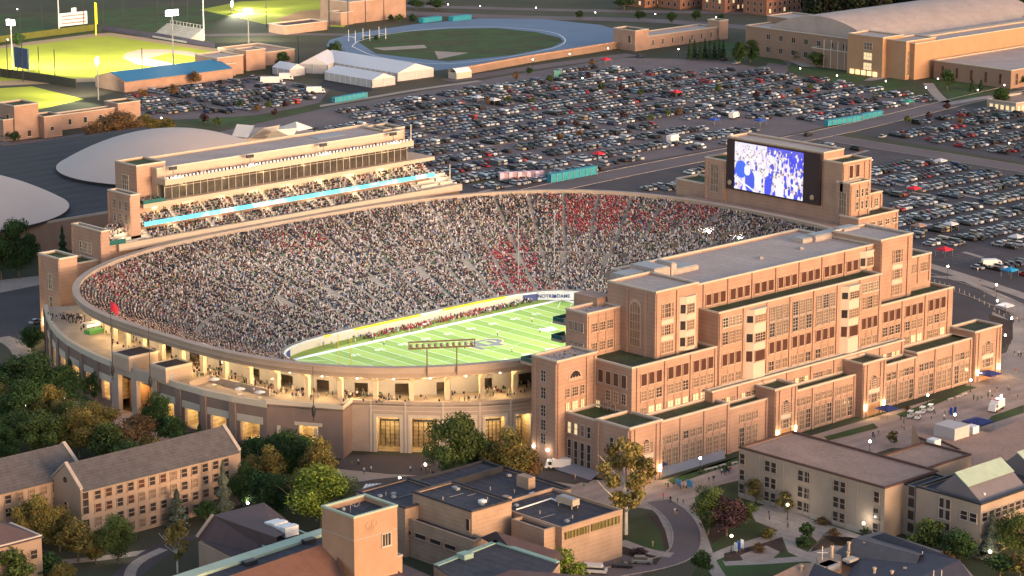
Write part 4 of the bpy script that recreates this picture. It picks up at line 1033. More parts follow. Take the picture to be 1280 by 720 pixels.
# quad on the right
sheet('grass',[(868,622),(900,606),(925,600),(960,640),(1000,640),(1115,680),(1150,690),(1150,730),(860,730),(884,680)],.0095,GRASS)
sheet('mulch_bed',[(872,640),(905,632),(912,665),(890,680)],.02,MULCH)
ribbon('path',[(884,700),(920,684),(950,676),(985,664),(1010,650)],3.5,.022,PAVE); ribbon('path',[(905,704),(960,702),(1010,698),(1030,700)],3.5,.024,PAVE)
sheet('plaza',[(935,636),(972,628),(1010,648),(1062,664),(1130,690),(1110,710),(1020,706),(985,690),(975,664),(945,652)],.018,PAVE)
sheet('mulch_bed',[(905,692),(950,680),(978,672),(980,690),(940,700),(905,702)],.03,MULCH); sheet('plaza',[(925,694),(958,682),(975,690),(960,704),(930,702)],.034,PAVB)
sheet('grass',[(994,672),(1015,671),(1022,678),(1010,690),(996,684)],.03,GRASS)
sheet('grass',[(934,650),(962,662),(938,670),(925,662)],.03,GRASS)
# left bottom
ribbon('path',[(30,720),(40,705),(110,700),(170,692),(200,688)],3.2,.016,PAVE); ribbon('driveway',[(150,728),(180,700),(215,680),(235,668)],6.5,.018,ASPHD); ribbon('path',[(160,728),(166,704),(205,686)],2.6,.02,PAVE)
ribbon('path',[(60,500),(110,506),(150,514),(190,530)],4,.016,PAVE); sheet('plaza',[(110,500),(142,505),(165,524),(215,548),(160,560),(100,520)],.012,PAVB)
sheet('pavement',[(0,350),(48,345),(50,356),(0,366)],.012,PAVE); sheet('driveway',[(0,366),(50,356),(50,400),(22,430),(0,425)],.014,ASPHD); ribbon('pavement',[(0,422),(22,430),(34,452)],6,.02,PAVE)
sheet('grass',[(60,455),(110,470),(140,500),(125,520),(60,480)],.014,GRASS)
# lawns along the near building
for poly in ([(834,600),(905,579),(905,584),(842,606)],[(905,579),(928,569),(928,578),(905,585)],[(1030,546),(1092,529),(1098,535),(1060,545),(1035,551)],[(1120,518),(1150,507),(1206,482),(1222,484),(1205,490),(1160,510),(1130,522)],[(1240,520),(1280,506),(1280,516),(1225,534)]):
    sheet('grass',poly,.02,GRASS)
b=MB()
# low pale retaining blocks / benches along the lawn
bench=MB(); bench.box(-1.1,1.1,-.3,.3,.32,.5); bench.box(-.9,-.6,-.25,.25,0,.32); bench.box(.6,.9,-.25,.25,0,.32); bm=bench.mesh('bench',STONE)
for i,(px,py) in enumerate([(885,588),(893,586),(903,583),(918,580),(1198,497),(1205,494),(1188,500)]):
    o=link('stone_bench',bm,None,(*at(px,py),.02),0); setp(o,'pale stone bench at the edge of the plaza, '+('by the left lawn' if i<4 else 'by the right lawn'),'bench','stone benches along the plaza lawns')
# sloping glass canopy / light well along the near building
t=thing('light_well',(-50,-128,0),'long pale sloping glass light well at the foot of the near building','skylight')
b=MB(); b.add([(-58.2,-126.9,.15),(-35,-126.9,.15),(-33.5,-124.75,1.6),(-58.2,-124.75,1.6)],[(0,1,2,3)]); b.add([(-58.2,-126.9,0),(-35,-126.9,0),(-35,-126.9,.15),(-58.2,-126.9,.15)],[(0,1,2,3)]); b.build('glazing',mat('frosted_glass',(.22,.21,.24),.35,.1,.3),t)
b=MB(); b.add([(-73.5,-104.5,.2),(-73.5,-117,.2),(-70,-117,1.7),(-70,-104.5,1.7)],[(0,1,2,3)]); b.build('glazing',MATS['frosted_glass'],t)
# ================= sports grounds far left =================
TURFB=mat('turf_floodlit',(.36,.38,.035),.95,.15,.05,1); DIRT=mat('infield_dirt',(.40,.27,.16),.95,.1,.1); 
sheet('grass',[(-40,68),(120,42),(130,14),(0,18),(-60,30)],.01,GRASS)
sheet('grass',[(120,12),(290,5),(290,20),(250,40),(130,42)],.012,GRASS)
sheet('warning_track',[(-60,66),(0,57),(118,42),(140,41),(318,68),(308,76),(250,82),(120,102),(-20,108)],.016,DIRT)
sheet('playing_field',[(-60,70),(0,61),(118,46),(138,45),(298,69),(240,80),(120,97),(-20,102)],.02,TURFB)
def ell(cx,cy,rx,ry,n=28): return [(cx+rx*math.cos(2*math.pi*i/n),cy+ry*math.sin(2*math.pi*i/n)) for i in range(n)]
sheet('infield',[(153,72),(158,66),(175,62),(205,61.5),(235,64),(280,73),(285,76),(232,84),(200,84),(170,80)],.024,mat('infield_sand',(.52,.38,.27),.95,.08))
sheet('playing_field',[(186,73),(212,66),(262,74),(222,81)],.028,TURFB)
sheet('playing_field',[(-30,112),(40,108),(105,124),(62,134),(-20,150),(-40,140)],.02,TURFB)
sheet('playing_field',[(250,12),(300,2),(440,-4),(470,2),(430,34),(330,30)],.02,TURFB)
sheet('infield',[(345,24),(375,14),(430,9),(450,14),(425,30),(395,35)],.026,mat('infield_clay',(.42,.22,.10),.95,.08))
# track
sheet('running_track',[(408,57),(412,50),(440,42),(520,30),(600,23),(680,24),(750,31),(785,41),(790,46),(784,55),(700,70),(600,82),(500,93),(440,85),(415,68)],.016,mat('track_blue',(.135,.19,.27),.85,.1,.05,1))
sheet('playing_field',[(447,52),(455,46),(500,40),(560,36),(620,35),(670,40),(700,47),(704,52),(690,59),(640,69),(560,77),(520,73),(470,67)],.022,GRASS)
sheet('infield',[(466,60),(530,56),(534,60),(480,63)],.03,PAVE); sheet('infield',[(543,64),(586,66),(548,74)],.03,PAVE)
b=MB()
for k,s in enumerate((1.0,)):
    for rr in (.0,.25,.5,.75):
        outp=[(408,57),(412,50),(440,42),(520,30),(600,23),(680,24),(750,31),(785,41),(790,46),(784,55),(700,70),(600,82),(500,93),(440,85),(415,68)]
ribbon('track_lines',[(440,58),(448,50),(510,38),(600,32),(690,38),(712,51),(690,62),(600,77),(540,81),(470,72),(440,58)],.5,.03,MATS['line_white'])
# ================= other buildings =================
def simple(name,loc,label,cat='building'): 
    return Bld(name,loc,label,cat)
def hip(mb,poly_lo,ridge,m=0): mb.add(poly_lo+ridge,[],m)
def gable(B,x0,x1,y0,y1,ze,zr,axis='x',wall=None,roof=None,ov=.5,par=True,cop=None):
    """gabled volume; ridge along axis, with stone-capped end parapets"""
    w=MB()
    if axis=='x':
        ym=(y0+y1)/2
        w.box(x0,x1,y0,y1,0,ze,bottom=False)
        for x,s in ((x0,1),(x1,-1)):
            a=[(x,y0,ze),(x,y1,ze),(x,ym,zr)]; c=[(x+s*.5,y,z) for _,y,z in a]
            w.add(a+c,[(0,2,1) if s>0 else (0,1,2),(3,4,5) if s>0 else (3,5,4),(0,3,5,2),(1,2,5,4)])
        r=MB(); t=.18
        sl=(zr-ze)/(ym-y0)
        for ya,yb in ((y0-ov,ym),(y1+ov,ym)):
            za=ze-ov*sl
            r.add([(x0+.5,ya,za+t),(x1-.5,ya,za+t),(x1-.5,yb,zr+t),(x0+.5,yb,zr+t),(x0+.5,ya,za),(x1-.5,ya,za)],[(0,1,2,3),(0,4,5,1)])
        c=MB()
        for x in (x0,x1-.0):
            for ya in (y0,y1):
                xa,xb=(x-.15,x+.75) if x==x0 else (x-.75,x+.15)
                c.add([(xa,ya,ze+.1),(xb,ya,ze+.1),(xb,ym,zr+.1),(xa,ym,zr+.1),(xa,ya,ze+.55),(xb,ya,ze+.55),(xb,ym,zr+.65),(xa,ym,zr+.65)],[(4,5,6,7),(0,1,5,4),(0,4,7,3),(1,2,6,5),(2,3,7,6)])
    else:
        xm=(x0+x1)/2; w.box(x0,x1,y0,y1,0,ze,bottom=False)
        for y,s in ((y0,1),(y1,-1)):
            a=[(x0,y,ze),(x1,y,ze),(xm,y,zr)]; c_=[(x,y+s*.5,z) for x,_,z in a]
            w.add(a+c_,[(0,1,2),(3,5,4),(0,2,5,3),(1,4,5,2)])
        r=MB(); t=.18; sl=(zr-ze)/(xm-x0)
        for xa in (x0-ov,x1+ov):
            za=ze-ov*sl; r.add([(xa,y0+.5,za+t),(xa,y1-.5,za+t),(xm,y1-.5,zr+t),(xm,y0+.5,zr+t),(xa,y0+.5,za),(xa,y1-.5,za)],[(0,1,2,3),(0,4,5,1)])
        c=MB()
        for y in (y0,y1):
            for xa in (x0,x1):
                ya,yb=(y-.15,y+.75) if y==y0 else (y-.75,y+.15)
                c.add([(xa,ya,ze+.1),(xa,yb,ze+.1),(xm,yb,zr+.1),(xm,ya,zr+.1),(xa,ya,ze+.55),(xa,yb,ze+.55),(xm,yb,zr+.65),(xm,ya,zr+.65)],[(4,5,6,7),(0,1,5,4),(0,4,7,3),(1,2,6,5),(2,3,7,6)])
    w.build('wall',wall or BRICK,B.t); r.build('roof',roof or SLATE,B.t)
    if par: c.build('gable_coping',cop or STONED,B.t)
HB=mat('hall_brick',(.33,.235,.175),.9,.12,.25,9)
# residence hall, main wing (ridge along x)
H=simple('residence_hall',(-172,-66,0),'long four-storey tan brick hall with grey gabled roof and twelve columns of dark windows'); B=H
gable(B,-193.2,-147.5,-72.6,-60.6,13.4,18.2,'x',HB,SLATE)
for i in range(13):
    x=-191.6+ .2+3.05*(i+.9)
    for k,z in enumerate((1.0,4.2,7.4,10.5)):
        if i==0 and False: continue
        B.win('S',x,-72.6,z,1.6,1.9,1,2,rnd.choice([GLASS,GLASS,GLASSB,GLASSW]),HB)
for z in (1.0,7.6): B.win('S',-192.0,-72.6,z,1.6,5.2,1,3,GLASS,HB)
for z in (1.0,4.2,7.4): B.win('W',-193.2,-66.6,z,1.2,1.9,1,2,GLASS,HB)
b=MB(); b.tube((-193.32,-66.6,14.6),(-193.1,-66.6,14.6),.7,n=14); b.build('round_window',GLASS,B.t)
s=MB(); s.box(-193.0,-147.7,-72.75,-72.62,12.7,13.2); s.build('belt_course',STONED,B.t); B.finish()
H=simple('residence_hall',(-205,-52,0),'second tan brick hall wing with grey gabled roof, half hidden at the left edge'); B=H
gable(B,-232,-184.5,-61.5,-46,13.4,18.6,'x',HB,SLATE)
for i in range(14):
    for z in (1.0,4.2,7.4,10.5): B.win('S',-186.3-3.2*i,-61.5,z,1.6,1.9,1,2,rnd.choice([GLASS,GLASS,GLASSW]),HB)
B.finish()
H=simple('residence_hall',(-206,-90,0),'corner of a brick hall with brown roof cut off by the left edge'); B=H
xx,yy=at(14,655,10.5); B.block(xx-18,xx,yy-12,yy,0+10.5,wall=HB,roof=None); 
b=MB(); b.add([(xx-18.6,yy+.5,10.4),(xx+.5,yy+.5,10.4),(xx+.5,yy-12.5,10.4),(xx-18.6,yy-12.5,10.4),(xx-9,yy-6,15),(xx-10,yy-6,15)],[(0,1,4,5)[::-1],(1,2,4)[::-1],(2,3,5,4)[::-1],(3,0,5)[::-1]]); b.build('roof',ROOFP,B.t)
xx,yy=at(14,655,10.5); B.win('S',xx-2.2,yy-12.0,6.0,1.6,1.9,1,2,GLASS,HB); B.finish()
# square brick tower in the foreground
T=simple('brick_tower',(-177,-153,0),'square orange brick tower with flat navy roof and one triple window in the foreground'); B=T
B.block(-183.6,-171.8,-158.0,-147.6,25.0,wall=mat('brick_orange',(.36,.225,.15),.9,.12,.3,9),roof=ROOFN,cop=COPPERL,par=1.0)
B.win('S',-174.9,-158.0,17.2,2.2,2.6,3,1,GLASS,STONE)
b=MB(); b.box(-183.5,-171.9,-158.12,-158.0,20.1,20.3); b.box(-183.72,-183.6,-157.9,-147.7,20.1,20.3); b.build('belt_course',STONED,B.t)
b=MB(); b.ball((-180.5,-151,24.7),.45); b.tube((-179.5,-152,24),(-179.5,-152,25.6),.08); 
for a in range(5): b.tube((-177.6,-151.5,24.6),(-177.6+1.1*math.cos(a*1.26),-151.5+1.1*math.sin(a*1.26),25.3),.06,n=4)
b.build('roof_antenna',METAL,B.t)
# faint relief on the brick: three raised rings and bars
b=MB()
for (x,z,r) in ((-179.6,22.6,.9),(-178.2,22.9,.7),(-178.9,21.9,.6)):
    for k in range(14):
        a0,a1=2*math.pi*k/14,2*math.pi*(k+1)/14; b.tube((x+r*math.cos(a0),-158.04,z+r*math.sin(a0)),(x+r*math.cos(a1),-158.04,z+r*math.sin(a1)),.07,n=4)
b.build('brick_relief',MATS['brick_orange'],B.t)
B.block(-171.9,-170.0,-157.4,-154,13.5,wall=MATS['brick_orange'],roof=ROOFN,cop=STONED); B.finish()
# brown roofed block in front (bottom edge), with pale green edge beam
R1=simple('gymnasium_wing',(-205,-150,0),'low wing with brown sloping roof and pale green copper gutter running along the bottom edge'); B=R1
p=[at(210,722,13),at(404,660,13),at(404,668,13),at(230,727,13)]
b=MB(); b.prism([at(190,728,13.2),at(402,660,13.2),at(402,668,13.2),at(205,733,13.2)],12.2,13.2); b.build('copper_gutter',COPPERL,B.t)
b=MB(); b.prism([at(205,733,12.6),at(402,668,12.6),at(402,690,12.6),at(230,745,12.6)],0,12.6); b.build('flat_roof_wing',ROOFN,B.t)
q=lambda px,py,z:(*at(px,py,z),z)
b=MB(); b.add([q(262,728,12.8),q(412,677,17.0),q(430,712,14.0),q(440,760,8),q(240,760,9)],[(0,1,2,3,4)[::-1]]); b.build('roof',ROOFB,B.t)
for px,py in ((312,703),(386,676)):
    x,y=at(px,py,13); b=MB(); b.box(x-1.5,x+1.5,y-.8,y+.8,12.6,13.5); b.build('roof_plant',DARKM,B.t)
# gabled purple roof building left of it
R2=simple('chapel_house',(-180,-118,0),'small house with purple brown pitched roof behind the pale green gutter'); B=R2
b=MB(); b.add([q(246,672,9),q(266,644,14),q(345,672,14),q(352,700,9),q(300,700,9)],[(0,1,2,3,4)[::-1]]); b.add([q(266,644,14),q(330,628,9),q(372,660,9),q(345,672,14)],[(0,1,2,3)[::-1]]); b.build('roof',ROOFP,B.t)
xa=at(247,677,8.6); b=MB(); b.prism([at(248,678,8.6),at(300,702,8.6),at(345,690,8.6),at(330,660,8.6),at(268,658,8.6)],0,8.6); b.build('wall',HB,B.t)
b=MB(); a=q(246,671,9.4); c=q(266,643,14.4); 
b.tube(a,c,.35,n=4); b.build('gable_coping',STONED,B.t)
for px,py in ((257,688),(274,693)):
    x,y=at(px,py,5.5); 
B.win('W',at(248,678,8.6)[0]-.05,at(257,684,6)[1],4.5,1.0,1.8,1,2,GLASS,STONED) if False else None
B.finish()
R3=simple('courtyard_block',(-165,-110,0),'flat dark roof ringed by a green copper gutter with a white ventilation unit'); B=R3
zz=11; P4=[at(310,639,zz),at(392,671,zz),at(345,690,zz),at(285,652,zz)]
b=MB(); b.prism(P4,0,zz-.3); b.build('wall',HB,B.t); b=MB(); b.prism(P4,zz-.28,zz-.2); b.build('roof',ROOFN,B.t)
for a,c in zip(P4,P4[1:]+P4[:1]):
    d=Vector((c[0]-a[0],c[1]-a[1])).normalized(); n=Vector((-d.y,d.x))*.5; b=MB(); b.prism([a,c,(c[0]+n.x,c[1]+n.y),(a[0]+n.x,a[1]+n.y)],zz-.3,zz+.1); b.build('copper_gutter',COPPER,B.t)
x0,y0=at(340,660,zz); b=MB()
for k in range(4): b.box(x0-.5+k*.0-1.6,x0+1.6,y0-1.9*k-1.7,y0-1.9*k,zz,zz+1.9+.25*(k%2))
b.build('ventilation_unit',WHITE,B.t)
# gym complex, centre bottom
GB=mat('gym_brick',(.34,.235,.17),.9,.18,.3,4,bands=(2,1.0,.04))
G=simple('gymnasium',(-120,-150,0),'tan brick gymnasium with navy flat roof, high strip windows and rooftop units in the foreground'); B=G
B.block(-127.5,-108.4,-162.0,-139.5,10.8,wall=GB,roof=ROOFN,cop=GB,par=.35,ov=.05); 
B.block(-131,-127.4,-160,-149.5,10.6,wall=GB,roof=ROOFN,cop=GB,par=.35,ov=.05)
B.block(-127.8,-104,-141,-118,10.2,wall=GB,roof=ROOFN,cop=ROOFN,par=.35,ov=.05)
B.block(-140.5,-128.4,-146.8,-127,14.0,wall=GB,roof=ROOFN,cop=ROOFN,par=.3,ov=.1)
B.block(-144.5,-129,-129,-112,11.5,wall=GB,roof=ROOFN,cop=ROOFN,par=.3,ov=.1)
B.block(-143.4,-139.8,-150.5,-124,8.6,wall=GB,roof=ROOFN,cop=GB,par=.3,ov=.1)
B.block(-128,-106,-120,-113,11.0,wall=DARKM,roof=ROOFN,cop=DARKM,par=.2,ov=.05)
for x0,x1 in ((-126.6,-119.2),(-118.4,-109.6)): 
    b=MB(); b.box(x0,x1,-162.12,-162.0,8.2,9.9); b.build('strip_window',[mat('strip_glass',(.16,.13,.05),.3,.3,1.5,bands=(0,1.2,.25))],B.t)
    b=MB(); 
    for k in range(9): x=x0+(x1-x0)*k/8; b.box(x-.06,x+.06,-162.2,-162.12,8.2,9.9)
    b.build('mullions',DARKM,B.t)
for yy in (-128,-133,-138,-143): B.win('W',-143.4,yy,5.2,3.6,1.0,1,1,GLASS,GB)
B.win('W',-140.5,-145.6,9.6,1.1,2.6,1,1,GLASS,GB)
def hvac(px,py,z,w,d_,h,m_=STONE):
    x,y=at(px,py,z); b=MB(); 
    for sx in (-1,1):
        for sy in (-1,1): b.tube((x+sx*w*.42,y+sy*d_*.42,z-.3),(x+sx*w*.42,y+sy*d_*.42,z+.7),.1,n=4)
    b.box(x-w/2,x+w/2,y-d_/2,y+d_/2,z+.6,z+.6+h); b.box(x-w/2+.3,x+w/2-.3,y-d_/2+.25,y+d_/2-.25,z+.6+h,z+.72+h,1)
    b.build('rooftop_unit',[mat('unit_tan',(.40,.33,.26),.7,.1),METAL],B.t)
hvac(710,632,10.8,2.2,5.2,1.4); hvac(532,638,8.8,1.8,4.2,1.3); hvac(556,650,8.8,1.8,4.2,1.3)
b=MB(); x,y=at(603,628,14); b.box(x-.8,x+.8,y-.6,y+.6,13.9,14.6); x,y=at(666,618,10.4); b.box(x-.7,x+.7,y-.5,y+.5,10.2,10.8); b.build('skylight',WHITE,B.t)
b=MB(); 
for a,c in ((at(645,637,10.9),at(689,623,10.9)),(at(689,623,10.9),at(700,628,10.9))): b.tube((*a,10.9),(*c,10.9),.18,n=4)
b.build('white_pipe',WHITE,B.t)
b=MB(); a=at(541,634,11); c=at(556,640,11); b.tube((*a,10.3),(*c,10.3),.14,n=4); b.tube((*c,8.6),(*c,10.3),.14,n=4); b.tube((*a,8.6),(*a,10.3),.14,n=4); b.build('white_pipe',WHITE,B.t)
b=MB(); x,y=at(636,621,14); b.box(x-2,x,y-1,y+1,12,14.3); x,y=at(657,603,11); b.box(x-1,x+1.2,y-2,y+2,9.5,12.6); b.build('brick_chimney',GB,B.t)
rr_=random.Random(4)
for (x0,x1,y0,y1,z) in ((-126.5,-109.5,-160.5,-141,10.5),(-139.5,-129.5,-145.5,-128.5,13.75),(-126,-106,-139,-121,9.95),(-143,-131,-126,-113,11.3)):
    for k in range(7):
        x,y=rr_.uniform(x0,x1),rr_.uniform(y0,y1); b=MB()
        if k%3==0: b.box(x-.5,x+.5,y-.4,y+.4,z,z+.5)
        elif k%3==1: b.tube((x,y,z-.1),(x,y,z+.8),.13,n=6)
        else: b.tube((x,y,z+.12),(x+rr_.uniform(2,5),y,z+.12),.07,n=4)
        b.build('roof_vent',[METAL,STONED,mat('pipe_grey',(.2,.19,.19),.6,.1)][k%3],B.t)
B.finish()
G=simple('sports_hall',(-140,-175,0),'low roofs with green copper edges at the bottom centre, brown slopes and a navy deck'); B=G
zz=10
for P4,zc in (([at(542,706,zz),at(619,676,zz),at(700,702,zz),at(670,740,zz),at(600,745,zz)],zz),([at(470,745,zz),at(482,695,zz),at(540,720,zz),at(560,745,zz)],zz)):
    b=MB(); b.prism(P4,0,zc-.3); b.build('wall',HB,B.t); b=MB(); b.prism(P4,zc-.28,zc-.1,0); b.build('roof',ROOFN if P4[0]==at(542,706,zz) else ROOFP,B.t)
    if P4[0]==at(542,706,zz):
        for a,c in zip(P4[:3],P4[1:3]):
            d=Vector((c[0]-a[0],c[1]-a[1])).normalized(); n=Vector((d.y,-d.x))*1.3; b=MB(); b.prism([a,c,(c[0]+n.x,c[1]+n.y),(a[0]+n.x,a[1]+n.y)],zc-.08,zc+.2); b.build('copper_gutter',COPPER,B.t)
b=MB(); b.add([q(476,697,12),q(520,730,9),q(560,760,9),q(440,760,9)],[(0,1,2,3)[::-1]]); b.add([q(620,664,12.5),q(700,690,9.5),q(705,700,8),q(650,700,8),q(600,672,9)],[(0,1,2,3,4)[::-1]]); b.add([q(560,740,9),q(640,712,12),q(740,720,9),q(740,760,8),q(560,760,8)],[(0,1,2,3,4)[::-1]]); b.build('roof_slope',ROOFP,B.t)
x,y=at(582,695,10.3); b=MB(); b.box(x-1.4,x+1.2,y-1.2,y+1.4,9.9,11.0); b.build('rooftop_unit',COPPER,B.t); B.finish()
# library-like long building right
LB=mat('limestone_blocks',(.33,.255,.20),.9,.1,.3,5)
Lb=simple('lecture_building',(-45,-172,0),'long pale block building with tan flat roof and paired dark windows at lower right'); B=Lb
B.block(-56.4,-36.8,-195.2,-150.4,12.3,wall=LB,roof=ROOFT,cop=mat('coping_brown',(.10,.05,.04),.8),par=.15,ov=.1)
B.block(-36.9,-20,-192,-178,12.1,wall=LB,roof=ROOFT,cop=MATS['coping_brown'],par=.15,ov=.1)
for i in range(6):
    if i>4: continue
    y=(-151.6,-160.6,-171.0,-181.9,-192.9)[i]
    for k,z in enumerate((.6,4.6,8.6)):
        for s in ((-1.0,1.0) if 0<i<4 else (0,)): B.win('W',-56.4,y+s,z,1.5,2.5 if k else 2.9,1,2,GLASS,LB)
b=MB()
for i in range(5): y=-157-7.55*i; b.box(-56.48,-56.38,y-.06,y+.06,0,12)
b.box(-56.5,-56.38,-195,-150.6,0,1.3); b.build('wall_joints',STONED,B.t)
B.finish()
B=simple('lecture_building',(-42,-208,0),'pale block building with green copper pitched dormer roofs at the right edge'); 
B.block(-50.9,-20,-218.2,-200.0,12.6,wall=LB,roof=ROOFN,cop=DARKM,par=.3,ov=.1)
B.block(-49.5,-38,-200.5,-195.0,11.8,wall=LB,roof=ROOFN,cop=DARKM,par=.3,ov=.05)
for z in (1,4,7,9.8): B.win('W',-49.5,-197.6,z,1.8,2.2,1,1,GLASS,STONED)
for z in (1,4,7,9.6): 
    for s in (-.9,.9): B.win('W',-50.9,-208.2+s,z,1.3,2.2,1,1,GLASS,STONED)
for s in (0,-2.6): B.win('W',-50.9,-213.6+s,8.2,1.9,2.0,1,2,GLASS,STONED)
for i in range(9): B.win('S',-49.6+2.5*i,-218.2,8.6,1.9,2.0,1,2,GLASS,STONED)
for i in range(5): B.win('S',-47.6+4.5*i,-218.2,3.4,1.6,2.8,2,1,GLASS,STONED)
def dormer(px,py,L_,h):
    x,y=at(px,py,13); 
    b=MB(); b.add([(x,y,12.4),(x,y-5,12.4),(x,y-2.4,12.4+h),(x+L_,y,12.4),(x+L_,y-5,12.4),(x+L_,y-2.4,12.4+h)],[(0,2,5,3),(0,1,2)[::-1]],0); b.add([(x,y-5,12.4),(x+L_,y-5,12.4),(x+L_,y-2.4,12.4+h),(x,y-2.4,12.4+h)],[(0,1,2,3)],0)
    b.add([(x-.3,y-1.0,12.4+h*.72),(x+L_,y-1.0,12.4+h*.72)],[],0)
    b.build('dormer_roof',mat('lead_grey',(.17,.15,.16),.7,.1),B.t)
    b=MB(); b.add([(x-.6,y+1.6,12.4+h*.15+1),(x+L_,y+1.6,12.4+h*.15+1),(x+L_,y-2.4,12.6+h+.2),(x-.6,y-2.4,12.6+h+.2)],[(0,1,2,3)[::-1]]); b.add([(x-.6,y-3.6,12.4+h*.6),(x+L_,y-3.6,12.4+h*.6),(x+L_,y-2.4,12.6+h+.2),(x-.6,y-2.4,12.6+h+.2)],[(0,1,2,3)]); b.build('copper_ridge',COPPERL,B.t)
x0,y0=at(1192,600,13)
for (dx,dy) in ((-48.5,-203.0),(-25,-203.0)):
    b=MB(); L_=17; h=5.4; x,y=dx,dy
    b.add([(x,y,12.2),(x,y-13.5,12.2),(x,y-6.2,12.2+h),(x+L_,y,12.2),(x+L_,y-13.5,12.2),(x+L_,y-6.2,12.2+h)],[(0,2,5,3)[::-1],(1,4,5,2),(0,1,2)[::-1]]); b.build('dormer_roof',mat('lead_grey',(.17,.15,.16),.7,.1),B.t)
    b=MB(); b.add([(x-.3,y-6.0,12.4+h),(x+L_,y-6.0,12.4+h),(x+L_,y-10.0,12.2+h*.52+.25),(x-.3,y-10.0,12.2+h*.52+.25),(x-.3,y-6.2,12.0+h),(x-.3,y-10,12.2+h*.52)],[(0,1,2,3)[::-1],(0,3,5,4)]); b.build('copper_ridge',COPPERL,B.t)
    b=MB(); b.tube((x+3,y-12,12.8),(x+3,y-12,13.6),.3); b.build('roof_vent',WHITE,B.t)
B.finish()
B=simple('lecture_building',(0,-190,0),'broad low building with brown gravel roof and white cubic plant room, right edge')
zz=8.5
P8=[at(1138,528,zz),at(1158,588,zz),at(1195,600,zz),at(1300,590,zz),at(1330,500,zz),at(1268,524,zz),at(1190,560,zz) ,at(1170,552,zz),at(1198,530,zz)]
P8=[at(1121,571,zz),at(1170,590,zz),at(1212,607,zz),at(1320,560,zz),at(1320,500,zz),at(1240,537,zz),at(1225,528,zz),at(1192,528,zz),at(1180,560,zz)]
P8=[at(1118,572,zz),at(1175,592,zz),at(1240,612,zz),at(1340,575,zz),at(1340,500,zz),at(1236,541,zz),at(1195,529,zz),at(1140,530,zz),at(1150,548,zz),at(1178,553,zz)]
b=MB(); b.prism(P8,0,zz-.15); b.build('wall',LB,B.t); b=MB(); b.prism(P8,zz-.14,zz); b.build('roof',ROOFT,B.t)
def cube_at(px,py,z,w,d_,h,m_,nm): x,y=at(px,py,z); b=MB(); b.box(x,x+w,y,y+d_,z,z+h); b.build(nm,m_,B.t)
cube_at(1193,551,zz,6.0,6.5,3.0,mat('plant_room_white',(.45,.41,.40),.7,.08),'plant_room'); cube_at(1168,560,zz,2.5,2.5,1.8,WHITE,'plant_room'); cube_at(1216,543,zz,2.5,2.5,1.8,WHITE,'plant_room')
for a,c in (((1149,548),(1172,556)),((1193,532),(1216,538)),((1178,553),(1200,563)),((1200,563),(1180,571))):
    b=MB(); b.tube((*at(*a,zz),zz+.2),(*at(*c,zz),zz+.2),.3,n=4); b.build('roof_edge',MATS['coping_brown'],B.t)
B.finish()
# slate-roofed building bottom right with chimneys
B=simple('slate_roof_house',(-80,-215,0),'cluster of dark slate roofs with buff chimney pots and white aerials along the bottom right')
b=MB()
b.add([q(1033,700,9),q(1068,672,14),q(1150,694,14),q(1135,730,9)],[(0,1,2,3)[::-1]],0); b.add([q(1068,672,14),q(1100,664,9),q(1180,690,9),q(1150,694,14)],[(0,1,2,3)[::-1]],0)
b.add([q(1086,672,12),q(1105,666,14),q(1200,700,14),q(1240,760,9),q(1060,760,9),q(1060,720,9)],[(0,1,2,3,4,5)[::-1]],1)
b.add([q(1012,690,9),q(1028,669,13),q(1046,682,9)],[(0,1,2)[::-1]],0); b.add([q(1028,669,13),q(1046,682,9),q(1075,684,9),q(1068,672,13)],[(0,1,2,3)],0)
b.add([q(1006,730,8),q(1018,704,12),q(1060,722,12),q(1060,760,8)],[(0,1,2,3)[::-1]],1); b.add([q(950,728,8),q(1000,704,11),q(1018,704,12),q(1006,730,8)],[(0,1,2,3)[::-1]],2)
b.build('roof',[mat('slate_blue',(.09,.085,.095),.8,.15,.5),mat('slate_dark',(.065,.06,.075),.8,.15,.5),ROOFT],B.t)
b=MB(); b.prism([at(1020,706,8.5),at(1050,697,8.5),at(1052,712,8.5),at(1026,722,8.5)],0,10.5); b.build('wall',HB,B.t)
b=MB(); b.prism([at(1000,712,8),at(1065,690,8),at(1200,700,8),at(1260,770,8),at(990,770,8)],0,7.9); b.build('wall',HB,B.t)
for px,py,z in ((1061,684,12.5),(1081,684,12.5),(1060,696,11),(1090,697,11),(1093,716,11),(1115,720,11),(1131,716,11),(1002,713,10),(1040,689,12)):
    x,y=at(px,py,z); b=MB(); b.tube((x,y,z-1.5),(x,y,z+1.0),.32,.28,n=8); b.tube((x,y,z+.9),(x,y,z+1.2),.45,n=8); b.build('chimney_pot',mat('chimney_buff',(.45,.34,.24),.8),B.t)
for px,py in ((1153,698),(1167,722),(1177,722),(1028,692)):
    x,y=at(px,py,12); b=MB(); b.tube((x,y,10),(x,y,13.6),.08,n=5); b.tube((x-.8,y+.8,12.2),(x+.8,y-.8,12.2),.06,n=4); b.build('aerial',WHITE,B.t)
cube_at(1035,716,9.3,4,3,1.2,METAL,'roof_plant'); cube_at(1062,704,10.6,3,2,.5,STONE,'skylight'); B.finish()
